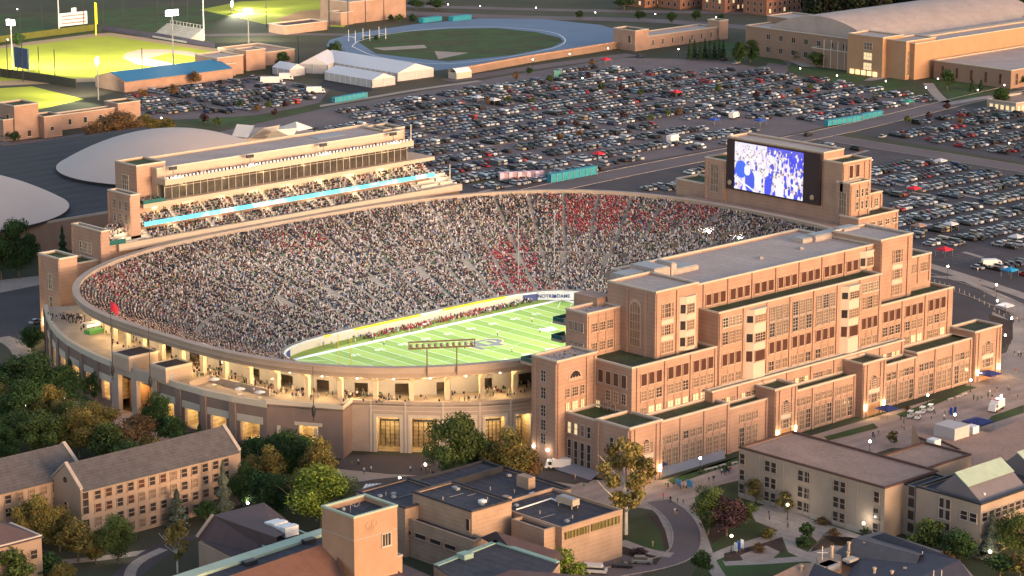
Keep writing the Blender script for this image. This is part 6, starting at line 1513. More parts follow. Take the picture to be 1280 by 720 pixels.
Tn=[
(30,540,476,66,'d','between the biggest dark crown and the olive ones'),(64,538,478,60,'o','beside the glaring lamp, lower side'),(0,530,474,50,'o','at the left edge above the hall roof'),(95,548,496,52,'g','above the gap between the two hall roofs'),(128,552,500,50,'o','left of the russet one below the gate'),(160,590,545,46,'g','close above the long grey roof, middle'),(195,586,540,40,'o','close above the long grey roof, right part'),(215,560,515,40,'d','at the foot of the brick terrace wall'),(318,590,545,44,'d','at the foot of the pavilion, left'),(350,584,536,46,'d','at the foot of the pavilion, centre'),(385,592,540,46,'o','at the foot of the pavilion, right'),(322,640,585,54,'d','in the dark clump behind the long hall'),(372,640,582,54,'o','in the clump left of the bright yellow-green tree'),(258,655,622,28,'d','low beside the spruce'),(75,690,632,46,'o','between the two leafy trees before the hall'),(120,705,660,40,'o','low before the hall beside the path'),(60,720,690,50,'d','dark and low at the bottom left'),(612,620,572,50,'o','filling the gap between the two tall trees'),(660,605,575,30,'o','just left of the little truck'),
(38,508,438,88,'d','at the left edge below the pale path, largest of that clump'),(8,505,452,60,'d','cut by the left edge beside the biggest dark crown'),(80,510,458,60,'d','just left of the round clipped tree'),(118,503,462,31,'d','with a neat egg-shaped crown before the lit wall'),(89,490,446,9,'d','narrow as a column in front of the lit opening'),
(198,552,487,44,'d','standing right of the gate pillars'),(172,560,518,60,'b','low and spreading below the gate pillars'),(150,572,530,48,'b','between the gate and the gabled hall'),
(18,562,510,62,'g','behind the hall roof at the far left'),(55,575,508,66,'g','behind the small gable'),(100,572,506,64,'o','above the long grey roof, left part'),(138,580,528,50,'g','above the middle of the long grey roof'),(5,585,530,46,'d','left of the hall gable at the edge'),(228,575,535,36,'d','between the brick wall and the long roof'),(250,560,530,24,'c','in front of the second lit opening'),(272,572,542,26,'c','in front of the fourth lit opening'),(345,585,540,20,'c','left of the pavilion corner'),(295,582,548,26,'d','touching the right end of the long grey roof'),
(334,612,552,56,'o','just right of the long grey roof'),(366,606,534,66,'d','below the brick pavilion'),(400,620,540,48,'o','at the right foot of the brick pavilion'),(345,650,590,56,'d','behind the bright yellow-green tree'),(305,640,575,40,'d','between the spruce and the lawn'),
(402,664,584,92,'y','rising behind the square brick tower'),(280,650,576,32,'C','at the right end of the gabled hall'),(222,658,612,34,'C','in front of the hall windows'),(222,716,640,36,'w','on the lawn right of the hall'),(148,704,642,48,'g','lit from below beside the path'),(98,702,648,54,'o','in front of the hall windows, left part'),(44,690,612,54,'o','between the two hall wings'),(12,740,682,60,'g','in the bottom left corner'),(78,738,702,40,'o','low at the bottom left beside the path'),
(570,618,508,76,'g','tall, before the curved wall left of the near building'),(632,620,528,68,'o','between the tall green one and the corner tower'),(664,614,560,30,'b','beside the small white truck'),(602,612,560,40,'d','low between the two tall trees'),
(782,668,532,78,'w','in front of the entrance block, biggest on the lawn'),(700,738,684,62,'y','at the bottom edge beside the white van'),(885,668,604,44,'g','right of the curved service road'),(908,670,615,50,'p','beside the curved service road'),(878,722,684,28,'d','beside the road at the bottom'),(932,656,622,30,'g','on the small lawn in the quad'),(945,628,596,30,'o','against the end of the long pale building'),(982,640,612,26,'o','beside the lit lamp by the pale building'),
(1116,558,535,18,'w','small, alone on the plaza'),(1160,695,646,52,'g','against the pale building corner'),(1198,706,660,50,'d','before the dark tall windows'),(1238,700,640,36,'C','in front of the right-hand pale building'),(1268,700,634,50,'g','at the right edge before the pale building'),(1180,712,688,30,'b','low beside the slate roofs'),(1012,640,622,14,'d','small, in the quad'),(1008,676,652,22,'d','round, in the quad near the path'),(1250,720,692,40,'d','in the bottom right corner'),(1275,722,690,30,'o','at the very bottom right'),
(24,348,270,50,'d','left of the bowl by the arena wall'),(2,350,290,40,'d','cut by the left edge beside the arena wall'),(79,325,282,16,'c','against the brown arena wall'),(40,440,405,34,'d','beside the left end of the terrace wall'),
(150,176,138,66,'b','above the left dome'),(185,172,140,34,'o','right of the big russet one above the dome'),(120,180,150,36,'b','left of the big russet one above the dome'),(208,168,146,26,'o','over the top of the left dome'),(178,125,110,15,'b','below the blue roof, left one'),(218,120,104,15,'b','below the blue roof, middle one'),(245,106,88,17,'b','at the right end of the blue roof'),(256,154,141,13,'p','on the verge left of the folded roofs'),(272,158,146,12,'g','on the verge by the folded roofs'),(8,176,162,12,'d','before the brick lodge, left'),(19,178,163,14,'d','before the brick lodge, middle'),
(353,86,62,18,'d','beside the round building'),(419,76,50,20,'d','at the left bend of the track'),(24,60,40,18,'d','behind the left-field fence') ,
(925,80,50,22,'d','in the clump beyond the car park, right part'),(938,78,48,24,'d','at the right end of the clump beyond the car park'),(724,24,12,12,'d','alone on the far grass'),(1000,76,58,26,'g','before the field house, first from the left'),(1020,84,62,24,'g','before the field house, second from the left'),(1037,78,66,16,'d','before the field house wall, third from the left'),(1184,112,85,18,'d','at the corner of the low brown block'),(1250,136,108,24,'d','above the small lit shop'),(1215,114,100,9,'c','against the low brown block, left'),(1226,114,100,9,'c','against the low brown block, right'),(1275,108,90,18,'d','at the right edge by the low brown block'),(990,60,44,14,'d','left of the field house'),(520,12,-2,22,'d','at the top edge, left of the far road'),(545,12,-2,24,'d','at the top edge by the far road'),(490,22,12,10,'d','beside the softball building'),(500,27,17,12,'g','beside the softball building, right one'),(800,26,12,14,'d','before the red brick campus buildings'),(840,30,14,14,'d','behind the brick pavilion'),(870,28,12,14,'d','before the third red brick building'),(900,30,16,12,'d','right of the brick pavilion tower'),(780,12,-4,30,'d','at the top edge left of the red brick buildings')]
for a in Tn: tree(*a)
for k,x in enumerate((862,868,875,881,887,893,899,904)): tree(x,75-k%2,48+(k%3)*2,9,'c','in the tight row beyond the car park','conifers in the row beyond the car park')
for px,pb in ((610,131),(635,130),(688,104),(666,132),(720,160),(724,172),(700,176),(752,114),(776,115),(735,100),(801,121),(834,146),(814,152),(849,145),(945,124),(997,119),(1014,114),(960,122),(898,116),(335,136),(357,136),(322,140),(343,146),(300,136),(1134,155),(1183,138),(1160,150),(1200,156),(662,94),(645,100),(740,84),(700,160),(780,150)):
    tree(px,pb,pb-11,9,rnd.choice('dpgb'),'small, on an island of the car park','small trees on the car park islands')
# far wood at top right: one mass
P=[]
r=np.random.default_rng(3); qv=[];qc=[]
for k in range(420):
    px=r.uniform(930,1340); py=r.uniform(-14,16) if px>1010 else r.uniform(-14,2); x,y=at(px,py+8); h=r.uniform(11,19); w=r.uniform(5,9)
    n=130; z=r.uniform(.05,1,n)*h; rad=w/2*np.sqrt(np.clip(1-((z/h-.45)/.6)**2,.02,1))*np.sqrt(r.random(n)); a=r.uniform(0,6.28,n)
    P=np.stack([x+rad*np.cos(a),y+rad*np.sin(a),z],1); N=r.normal(size=(n,3)); U=np.cross(N,r.normal(size=(n,3))); U/=np.linalg.norm(U,axis=1)[:,None]; V=np.cross(N,U); V/=np.linalg.norm(V,axis=1)[:,None]; s=r.uniform(.35,.9,n)[:,None]
    qv.append(np.stack([P-U*s-V*s,P+U*s-V*s,P+U*s+V*s,P-U*s+V*s],1).reshape(-1,3)); c=np.array([(.022,.036,.016),(.03,.045,.02),(.05,.05,.025),(.035,.03,.02)][r.integers(0,4)])*r.uniform(.7,1.2); qc.append(np.tile(np.append(c,1),(4*n,1)))
qv=np.vstack(qv); bulk('far_wood',qv,np.arange(len(qv)).reshape(-1,4),LEAF,np.vstack(qc),kind='stuff',label='dark far-off wood behind the field house',cat='woodland')
# shrubs
def shrub_geo(kind): return tree_geo(kind,'S',0)
hm={}
for i,(px,py,w,h,k,lab) in enumerate([(898,578,10,7,'b','low russet shrub at the foot of the near building, by the light well'),(1000,660,0,0,'',''),(1035,640,14,8,'d','')]): pass
def shrub(px,py,wpx,hpx,kind,lab):
    x,y,h=height_for(px,py,py-hpx); sc=F/math.dist((x,y,1),CW); cr,tr,H0,W0=tree_geo(kind,'S',1); w=wpx/sc
    t=bpy.data.objects.new('shrub',None); COL.objects.link(t); t.location=(x,y,0); setp(t,lab,'shrub'); 
    o=link('foliage',cr,t); o.scale=(w/W0,w/W0,h/H0*1.25); o.location=(0,0,-h*.25)
    b=MB(); b.tube((0,0,-.1),(0,0,h*.4),.06,n=5); link('stem',b.mesh('stem',BARK),t)
for a in [(1003,682,24,11,'d','clipped rounded dark hedge bush in the quad below the path'),(960,672,24,14,'o','olive low bush in the planted island of the quad'),(948,690,20,12,'b','russet bush at the lower end of the planted island'),(1040,650,26,10,'d','dark bush against the middle of the pale building'),(1085,668,30,10,'d','dark bush at the right end of the pale building'),(1000,640,26,10,'d','dark bush against the left part of the pale building'),(1028,655,22,9,'b','brown bush beside the dark bushes in the quad'),(1192,700,24,12,'b','red-brown bush before the dark tall windows'),(560,700,30,16,'p','purple bush against the gymnasium windows'),(585,690,36,18,'p','broad purple bush beside the gymnasium wall'),(560,612,6,6,'y','yellow bush on the green lawn triangle'),(492,632,16,12,'y','yellow autumn bush on the small lawn behind the tower'),(612,690,22,22,'o','olive tall bush at the gymnasium corner'),(800,692,26,8,'p','dark bush bed beside the parked dark car'),(1005,712,18,8,'d','dark bush left of the slate roofs'),(1042,670,20,10,'b','brown bush between path and slate roofs'),(700,575,10,10,'d','small dark bush at the foot of the corner tower'),(905,588,16,5,'d','low dark shrub by the plaza edge'),(1135,500,9,9,'d','small shrub against the lower tier, near the carts'),(1065,508,8,12,'d','slim dark shrub by the lower tier'),(1134,512,10,6,'b','low brown shrub at the lawn edge'),(30,330,30,30,'d','dark undergrowth by the arena wall'),(470,50,8,6,'d','tiny bush at the track'),(488,26,10,8,'d','bush beside the softball building'),(515,26,12,9,'d','round bush beside the softball building wall')]: shrub(*a)
# ================= vehicles =================
def car_geo(kind):
    """returns verts, quads, zones: 0 paint 1 glass 2 tyre/dark 3 lamp"""
    V=[];Q=[];Z=[]
    def hexa(lo,hi,z): # lo: 4 (x,y,z) bottom, hi: 4 top
        k=len(V); V.extend(lo+hi); Q.extend([(k,k+1,k+5,k+4),(k+1,k+2,k+6,k+5),(k+2,k+3,k+7,k+6),(k+3,k,k+4,k+7),(k+4,k+5,k+6,k+7)]); Z.extend([z]*5)
    def sl(x0,x1,w0,w1,z0,z1,dx0,dx1,z):
        hexa([(x0,-w0,z0),(x1,-w0,z0),(x1,w0,z0),(x0,w0,z0)],[(x0+dx0,-w1,z1),(x1-dx1,-w1,z1),(x1-dx1,w1,z1),(x0+dx0,w1,z1)],z)
    if kind=='sedan':
        sl(-2.3,2.3,.9,.92,.25,.62,0,0,0); sl(-2.3,2.3,.92,.84,.62,.86,.06,.18,0); sl(-1.75,1.15,.82,.66,.86,1.36,.55,.75,1); sl(-1.16,.34,.655,.63,1.36,1.42,.03,.03,0)
    elif kind=='suv':
        sl(-2.35,2.35,.95,.97,.3,.75,0,0,0); sl(-2.35,2.35,.97,.9,.75,1.05,.05,.22,0); sl(-2.2,1.25,.88,.76,1.05,1.62,.35,.75,1); sl(-1.83,.48,.75,.72,1.62,1.70,.03,.03,0)
    elif kind=='pickup':
        sl(-2.8,2.7,.97,.98,.35,.85,0,0,0); sl(.9,2.7,.97,.9,.85,1.1,.05,.2,0); sl(-.9,1.35,.88,.74,.85,1.62,.25,.6,1); sl(-.63,.73,.735,.71,1.62,1.72,.03,.03,0); sl(-2.8,-2.7,.98,.98,.85,1.15,0,0,0)
        hexa([(-2.7,-.98,.85),(-.95,-.98,.85),(-.95,-.9,.85),(-2.7,-.9,.85)],[(-2.7,-.98,1.15),(-.95,-.98,1.15),(-.95,-.9,1.15),(-2.7,-.9,1.15)],0); hexa([(-2.7,.9,.85),(-.95,.9,.85),(-.95,.98,.85),(-2.7,.98,.85)],[(-2.7,.9,1.15),(-.95,.9,1.15),(-.95,.98,1.15),(-2.7,.98,1.15)],0)
    else: # van
        sl(-2.6,2.6,.98,1.0,.3,1.0,0,0,0); sl(-2.6,2.35,1.0,.9,1.0,1.5,.05,.55,1); sl(-2.55,1.75,.9,.86,1.5,2.1,.05,.3,0); sl(2.0,2.6,.98,.9,.95,1.1,0,.1,0)
    body=len(V); 
    for sx in (-1.42,1.42):
        for sy in (-.88,.88):
            k=len(V); r=.34; n=6
            # hexagonal wheel as quads
            for s in (-.1,.1):
                for i in range(6): a=math.pi/3*i; V.append((sx+r*math.cos(a),sy+s,r+r*math.sin(a)))
            for i in range(6): Q.append((k+i,k+(i+1)%6,k+6+(i+1)%6,k+6+i)); Z.append(2)
            Q.append((k,k+1,k+2,k+3)); Z.append(2); Q.append((k+3,k+4,k+5,k)); Z.append(2); Q.append((k+6,k+7,k+8,k+9)); Z.append(2); Q.append((k+9,k+10,k+11,k+6)); Z.append(2)
    for sy in (-.62,.62):
        for x,c in ((2.31 if kind!='pickup' else 2.71,3),(-2.31 if kind!='pickup' else -2.81,4)):
            if kind=='van': x=x*1.13
            if kind=='suv': x*=1.02
            k=len(V); V.extend([(x,sy-.16,.62),(x,sy+.16,.62),(x,sy+.16,.76),(x,sy-.16,.76)]); Q.append((k,k+1,k+2,k+3)); Z.append(c)
    return np.array(V,float),np.array(Q),np.array(Z)
CG={k:car_geo(k) for k in ('sedan','suv','pickup','van')}
CCOL={'white':(.55,.55,.55),'silver':(.30,.30,.32),'grey':(.16,.165,.175),'black':(.014,.014,.016),'dark blue':(.02,.03,.08),'red':(.32,.02,.025),'tan':(.30,.24,.17),'light blue':(.18,.26,.36),'dark green':(.02,.05,.035)}
CP={'white':.15,'silver':.17,'grey':.20,'black':.27,'dark blue':.08,'red':.032,'tan':.03,'light blue':.03,'dark green':.02}
names=list(CP); cw=np.array([CP[k] for k in names]); cw/=cw.sum()
kinds=['sedan','suv','pickup','van']; kw=[.46,.36,.1,.08]
cars=[]
def inpoly(x,y,poly):
    c=False;n=len(poly);j=n-1
    for i in range(n):
        xi,yi=poly[i];xj,yj=poly[j]
        if (yi>y)!=(yj>y) and x<(xj-xi)*(y-yi)/(yj-yi)+xi: c=not c
        j=i
    return c
LINES=[]
def gap(x,y,s,thr):
    v=math.sin(x*.021*s+1.3)*math.cos(y*.017*s+.4)+.6*math.sin((x+y)*.05+2)
    return v<thr
def rows(poly,x0,x1,y0,y1,lot,fill=.8,rowgap=17.5,thr=-1.05,blocks=64):
    y=y0;rn=0
    while y<y1:
        for off in (0,5.3):
            x=x0
            while x<x1:
                x+=2.85
                if (x-x0)%blocks<6: continue
                yy=y+off
                if inpoly(x,yy,poly): LINES.append((x+1.42,yy-2.5,yy+2.5))
                if inpoly(x,yy,poly) and not gap(x,yy,1,thr) and rg.random()<fill: cars.append((x+rg.uniform(-.2,.2),yy+rg.uniform(-.35,.35),math.pi/2*(1 if rg.random()<.5 else -1)+rg.uniform(-.03,.03),lot,rn))
            
        y+=rowgap; rn+=1
main=[(150,190),(166,172),(205,173),(262,176),(330,180),(462,184),(468,281),(478,340),(452,374),(360,368),(300,360),(245,355),(160,330)]
rows(main,150,480,174,372,'the car park behind the bowl',.84,17.8,-.85,72)
right=[(158,128),(225,142),(335,150),(336,60),(326,-60),(190,-90),(186,-20),(172,40),(156,70)]
rows(right,156,337,-78,150,'the right-hand car park',.88,17.0,-.95,58)
rows([(364,150),(440,160),(490,145),(505,66),(358,50)],360,505,50,156,'the lot beyond the side street',.78,17.4,-.7,50)
leftp=[at(*p) for p in ((160,120),(250,104),(320,98),(400,114),(385,128),(300,142),(200,148),(170,136))]
rows(leftp,140,300,370,480,'the car park by the blue roof',.78,16.5,-.8,60)
for (px,py) in ((60,190),(75,192),(98,183),(110,184),(120,186),(70,198)): x,y=at(px,py); cars.append((x,y,rg.uniform(0,3),'the small lot beside the left dome',0))
for (px,py) in ((45,404),(800,72),(905,76),(920,80),(1010,170),(950,70),(1200,306),(1103,172)): x,y=at(px,py); cars.append((x,y,.2,'the street',0))
b=MB()
for (x,y0,y1) in LINES: b.add([(x-.06,y0,.016),(x+.06,y0,.016),(x+.06,y1,.016),(x-.06,y1,.016)],[(0,1,2,3)])
b.build('parking_lines',mat('worn_line_paint',(.38,.35,.34),.9,.3),kind='structure')
cars=[c for c in cars if -20<project(c[0],c[1],0)[0]<1300 and -20<project(c[0],c[1],0)[1]]
cars.sort(key=lambda c: math.dist((c[0],c[1],0),CW))
# drop what stands behind the stadium itself
def hidden(c):
    px,py=project(c[0],c[1],.8)
    if 575<px<860 and py>236: return True
    if 150<px<525 and py>170+ (px-380)*.15: return True
    if 880<px<1090 and py>180+(px-910)*.16+4: return True
    if 860<px<1118 and py>240: return True
    return False
cars=[c for c in cars if not hidden(c)]
print('cars',len(cars))
def car_mesh(kind,colname):
    V,Q,Z=CG[kind]; col=CCOL[colname]
    res=[]
    for nm,zs,m in (('body',(0,),None),('window_glass',(1,),GLASS),('wheel',(2,),DARKM),('lights',(3,4),mat('lamp_lens',(.6,.5,.4),.3))):
        ids=[i for i in range(len(Q)) if Z[i] in zs]
        if m is None: m=mat('car_paint_'+colname.replace(' ','_'),col,.3,.02,spec=.5)
        groups=[ids] if nm!='wheel' else [ids[i*10:(i+1)*10] for i in range(4)]
        for g in groups:
            used=sorted({v for i in g for v in Q[i]}); mp={v:k for k,v in enumerate(used)}
            me=bpy.data.meshes.new(nm); me.from_pydata([tuple(V[v]) for v in used],[],[[mp[v] for v in Q[i]] for i in g]); me.materials.append(m); res.append((nm,me))
    return res
CM={}
NIND=288
for c in cars[:NIND]:
    kind=kinds[rg.choice(4,p=kw)]; cn=names[rg.choice(len(names),p=cw)]
    if (kind,cn) not in CM: CM[(kind,cn)]=car_mesh(kind,cn)
    ordn=['nearest','second','third','fourth','fifth','sixth','seventh','eighth','ninth','tenth','eleventh','twelfth','thirteenth','fourteenth','fifteenth'][min(c[4],14)]
    t=bpy.data.objects.new('parked_car',None); COL.objects.link(t); t.location=(c[0],c[1],.02); t.rotation_euler=(0,0,c[2])
    nm={'sedan':'saloon','suv':'tall estate','pickup':'pickup truck','van':'van'}[kind]
    px=project(c[0],c[1],0)[0]; 
    zone='at the right edge' if px>1230 else ('towards the right edge' if px>1170 else 'close to the brick building')
    setp(t,f'{cn} {nm} in the {ordn} double row of {c[3]}'[:200] if c[4] or 'car park' in c[3] else f'{cn} {nm} parked in {c[3]}','car',f'{cn} {nm} cars in the {ordn} row of {c[3]}')
    for n_,me in CM[(kind,cn)]: link(n_,me,t)
rest=cars[NIND:]; VS=[];FS=[];CS=[];off=0
ck=rg.choice(4,len(rest),p=kw); cc=rg.choice(len(names),len(rest),p=cw)
for ki,k in enumerate(kinds):
    idx=[i for i in range(len(rest)) if ck[i]==ki]
    V,Q,Z=CG[k]; Vr=V[Q].reshape(-1,3); Fr=np.arange(len(Vr)).reshape(-1,4)  # split faces so zones colour cleanly
    pos=np.array([(rest[i][0],rest[i][1],.02) for i in idx]); rot=np.array([rest[i][2] for i in idx])
    v,f=stamp(Vr,Fr,pos,rot); zc=np.repeat(Z,4); C=np.zeros((len(idx),len(Vr),4)); C[...,3]=1
    paint=np.array([CCOL[names[cc[i]]] for i in idx])*rg.uniform(.8,1.2,(len(idx),1))
    C[:,zc==0,:3]=paint[:,None,:]; C[:,zc==1,:3]=(.02,.022,.026); C[:,zc==2,:3]=(.015,.015,.015); C[:,zc==3,:3]=(.3,.3,.28); C[:,zc==4,:3]=(.3,.02,.02)
    VS.append(v);FS.append(f+off);CS.append(C.reshape(-1,4)); off+=len(v)
bulk('far_parked_cars',np.vstack(VS),np.vstack(FS),CARM,np.vstack(CS),kind='stuff',label='hundreds of far cars filling the rows of the car parks',cat='cars')
def solo(px,py,kind,cn,rz,lab,cat='car',name='parked_car',s=1.0):
    if (kind,cn) not in CM: CM[(kind,cn)]=car_mesh(kind,cn)
    x,y=at(px,py); t=thing(name,(x,y,.03),lab,cat,None,rz); t.scale=(s,s,s)
    for n_,me in CM[(kind,cn)]: link(n_,me,t)
    return t
solo(778,709,'sedan','black',-.9,'black saloon parked in the small lot at the bottom beside the gymnasium'); solo(803,704,'suv','grey',-.9,'dark grey tall car beside the mulch bed, right of the black saloon'); solo(744,716,'van','white',-.95,'white van at the bottom edge below the gymnasium corner','van','white_van')
def truck(px,py,rz,lab,L_=6.5,h=2.9,bar=False):
    x,y=at(px,py); t=thing('box_truck',(x,y,.03),lab,'truck',None,rz)
    b=MB(); b.box(-L_/2,L_/2-1.9,-1.15,1.15,.7,h); link('cargo_box',b.mesh('cargo_box',WHITE),t)
    b=MB(); b.add([(L_/2-1.85,-1.05,.5),(L_/2,-1.05,.5),(L_/2,1.05,.5),(L_/2-1.85,1.05,.5),(L_/2-1.85,-1.0,2.3),(L_/2-.7,-1.0,2.3),(L_/2-.7,1.0,2.3),(L_/2-1.85,1.0,2.3)],[(0,1,5,4),(1,2,6,5),(2,3,7,6),(3,0,4,7),(4,5,6,7)]); link('cab',b.mesh('cab',WHITE),t)
    b=MB(); b.add([(L_/2-.52,-.9,1.45),(L_/2-.52,.9,1.45),(L_/2-.68,.9,2.15),(L_/2-.68,-.9,2.15)],[(0,1,2,3)]); b.box(L_/2-1.7,L_/2-.9,-1.07,-1.02,1.3,2.1); b.box(L_/2-1.7,L_/2-.9,1.02,1.07,1.3,2.1); link('windscreen',b.mesh('windscreen',GLASS),t)
    for sx in (-L_/2+1.1,L_/2-1):
        for sy in (-1,1): b=MB(); b.tube((sx,sy*.85,.42),(sx,sy*1.15,.42),.42,n=10); link('wheel',b.mesh('wheel',DARKM),t)
    if bar: b=MB(); b.box(-.1,.3,-.8,.8,h,h+.2) ; link('light_bar',b.mesh('light_bar',REDF),t)
truck(697,586,2.4,'small white truck parked at the foot of the corner tower',6.5,2.8,True); truck(1245,513,-2.9,'white ambulance-like truck on the plaza at the right edge',6.5,2.8,True); truck(340,105,-.7,'long white lorry in the car park by the marquees',11,3.6); truck(358,100,-.7,'short white lorry beside the long one by the marquees',7,3.4); truck(395,117,-.6,'white motorhome in the left car park near the teal cabins',9,3.3); truck(1240,334,-.6,'white van-like truck at the corner of the right-hand car park',7,2.8); truck(842,178,.2,'white box truck by the street left of the video screen',8,3.4); truck(918,148,.3,'white box truck in the middle of the car park',7,3.0)
def cart(px,py,rz,lab):
    x,y=at(px,py); t=thing('golf_cart',(x,y,.02),lab,'golf cart','white golf carts on the plaza',rz)
    b=MB(); b.box(-1.2,1.2,-.6,.6,.3,.75); b.box(-1.2,-.9,-.6,.6,.75,1.1); b.box(.7,1.2,-.6,.6,.75,1.0); link('body',b.mesh('body',WHITE),t)
    b=MB(); b.box(-.6,.2,-.55,.55,.75,.95); link('seat',b.mesh('seat',DARKM),t)
    b=MB(); b.box(-1.1,.9,-.65,.65,1.85,1.95); link('canopy',b.mesh('canopy',WHITE),t)
    for sx in (-1,.8):
        for sy in (-.55,.55): b=MB(); b.tube((sx,sy,.75),(sx,sy,1.85),.04,n=4); link('post',b.mesh('post',METAL),t)
    for sx in (-.8,.8):
        for sy in (-1,1): b=MB(); b.tube((sx,sy*.5,.25),(sx,sy*.66,.25),.25,n=8); link('wheel',b.mesh('wheel',DARKM),t)
cart(1138,522,.4,'golf cart nearest the building entrance, front row'); cart(1147,524,.4,'golf cart nearest the camera in the line of four'); cart(1153,517,.4,'golf cart third along the line on the plaza'); cart(1163,514,.4,'golf cart at the far right of the line of four')
# canopies
def canopy(px,py,w,h,m_,lab,rz=0,peak=.9):
    x,y=at(px,py); t=thing('pop_up_canopy',(x,y,.02),lab,'canopy',None,rz)
    b=MB(); b.add([(-w/2,-w/2,h),(w/2,-w/2,h),(w/2,w/2,h),(-w/2,w/2,h),(0,0,h+peak)],[(0,1,4),(1,2,4),(2,3,4),(3,0,4)]); b.add([(-w/2,-w/2,h-.3),(w/2,-w/2,h-.3),(w/2,w/2,h-.3),(-w/2,w/2,h-.3),(-w/2,-w/2,h),(w/2,-w/2,h),(w/2,w/2,h),(-w/2,w/2,h)],[(0,1,5,4),(1,2,6,5),(2,3,7,6),(3,0,4,7)]); link('fabric',b.mesh('fabric',m_),t)
    for sx in (-1,1):
        for sy in (-1,1): b=MB(); b.tube((sx*w*.48,sy*w*.48,0),(sx*w*.48,sy*w*.48,h),.05,n=4); link('pole',b.mesh('pole',METAL),t)
canopy(820,592,4.2,2.6,NAVY,'navy canopy before the left entrance of the near building'); canopy(1108,522,4.4,2.7,NAVY,'navy canopy at the middle entrance of the near building'); canopy(1236,478,5,2.7,NAVY,'navy canopy at the right entrance of the near building')
canopy(1222,538,6,2.6,NAVY,'dark navy tent roof just behind the white plant room on the plaza edge')
WT=MATS['tent_white']
for px,py,m_,nm in ((597,128,WT,'white canopy near the two dark trees in the car park'),(618,131,WT,'second white canopy, right of the first in the car park'),(1082,207,WT,'white canopy above the brick tower right of the screen'),(1175,208,WT,'pointed white canopy near the middle of the right car park'),(1188,288,WT,'white canopy low in the right car park'),(1270,304,WT,'white canopy at the right edge of the right car park'),(1148,290,ROOFT,'brown canopy just above the right end of the near building'),(748,199,REDF,'red canopy near the teal cabins behind the rim'),(845,121,REDF,'bright red canopy on the island of the car park'),(757,80,REDF,'small red canopy at the far side of the car park'),(950,157,BLUEF,'blue canopy above the video screen'),(1262,346,mat('cyan_fabric',(.02,.25,.5),.7),'light blue canopy at the right edge beyond the road'),(1135,133,mat('green_fabric',(.04,.30,.2),.7),'green canopy near the field house lawn'),(1256,391,WT,'white canopy on the dark drive right of the near building'),(893,156,BLUEF,'dark blue canopy left of the video screen top'),(1142,243,REDF,'small red canopy right of the stepped tower'),(1180,320,REDF,'red canopy by the white car near the stadium road')):
    canopy(px,py,4.2,2.5,m_,nm)
# street lamps
def lamp(px,pb,hpx,lab,w=0,grp=None,r=.34):
    x,y,h=height_for(px,pb,pb-hpx); h=min(max(h,3.2),11)
    t=thing('street_lamp',(x,y,0),lab,'street lamp',grp)
    b=MB(); b.tube((x,y,0),(x,y,h),.09,.06,n=6); b.tube((x,y,0),(x,y,.6),.16,.12,n=6); b.build('post',DARKM,t); b=MB(); b.ball((x,y,h+r*.7),r); b.build('globe',LAMP,t)
    if w: point((x,y,h+.9),w*.45,(1,.9,.72),.3,t)
NL=[(500,632,33,'black street lamp on the small lawn behind the square tower',260),(532,601,19,'black street lamp on the dark drive before the lit gates',260),(875,592,18,'street lamp by the light well of the near building',260),(1087,568,10,'street lamp before the roof edge of the long pale building',200),(914,690,19,'street lamp beside the banners on the right lawn',260),(984,650,18,'street lamp under the olive tree by the pale building',260),(1159,512,17,'street lamp behind the golf carts',260),(1193,534,10,'street lamp beside the blue boards on the plaza',200),(1213,490,14,'street lamp left of the right entrance',200),(1251,510,11,'street lamp over the white truck on the plaza',200),(82,514,16,'glaring street lamp among the dark trees at left',900),(33,524,16,'small street lamp in the trees at the far left',160),(30,700,10,'street lamp in the bushes at the bottom left',200),(147,698,9,'street lamp shining up into the yellow-green tree by the path',500),(336,604,17,'street lamp hidden in the trees right of the hall',200),(310,646,16,'street lamp beside the copper-edged roof',200),(1079,672,12,'street lamp at the right end of the pale building',200),(1237,708,12,'street lamp in the shrubs at lower right',260),(712,682,0,'',0),(1246,392,15,'street lamp beside the mulch island, upper one',200),(1264,412,13,'street lamp beside the mulch island, middle one',200),(1256,434,14,'street lamp beside the mulch island, lower one',200),(1184,356,22,'tall street lamp on the road right of the near building',200),(1245,372,15,'street lamp on the pavement at the bend of the road',200),(72,455,0,'',0)]
for px,pb,hh,lab,w in NL:
    if hh: lamp(px,pb,hh,lab,w)
for px,py in ((670,10),(819,18),(895,22),(760,61),(712,68),(666,75),(848,62),(952,60),(1000,86),(1046,95),(1054,77),(1088,86),(1107,102),(1157,110),(1172,99),(1222,113),(1255,107),(1056,9),(136,152),(202,148),(10,50),(22,12),(744,16),(1279,120),(728,98),(600,8),(560,6),(1261,180)):
    lamp(px,py+9,9,'small distant street lamp glowing beyond the bowl',0,'distant street lamps beyond the bowl',.32)
b=MB()
# lamps on the corner tower wall
for k,(px,py) in enumerate(((677,558),(687,563))):
    y_=-96.5 if k==0 else -101.5; b=MB(); b.ball((-73.4,y_,4.6),.38); b.build('wall_lamp',LAMP,NB.t); point((-74.2,y_,4.6),50,(1,.85,.6),.3,NB.t)
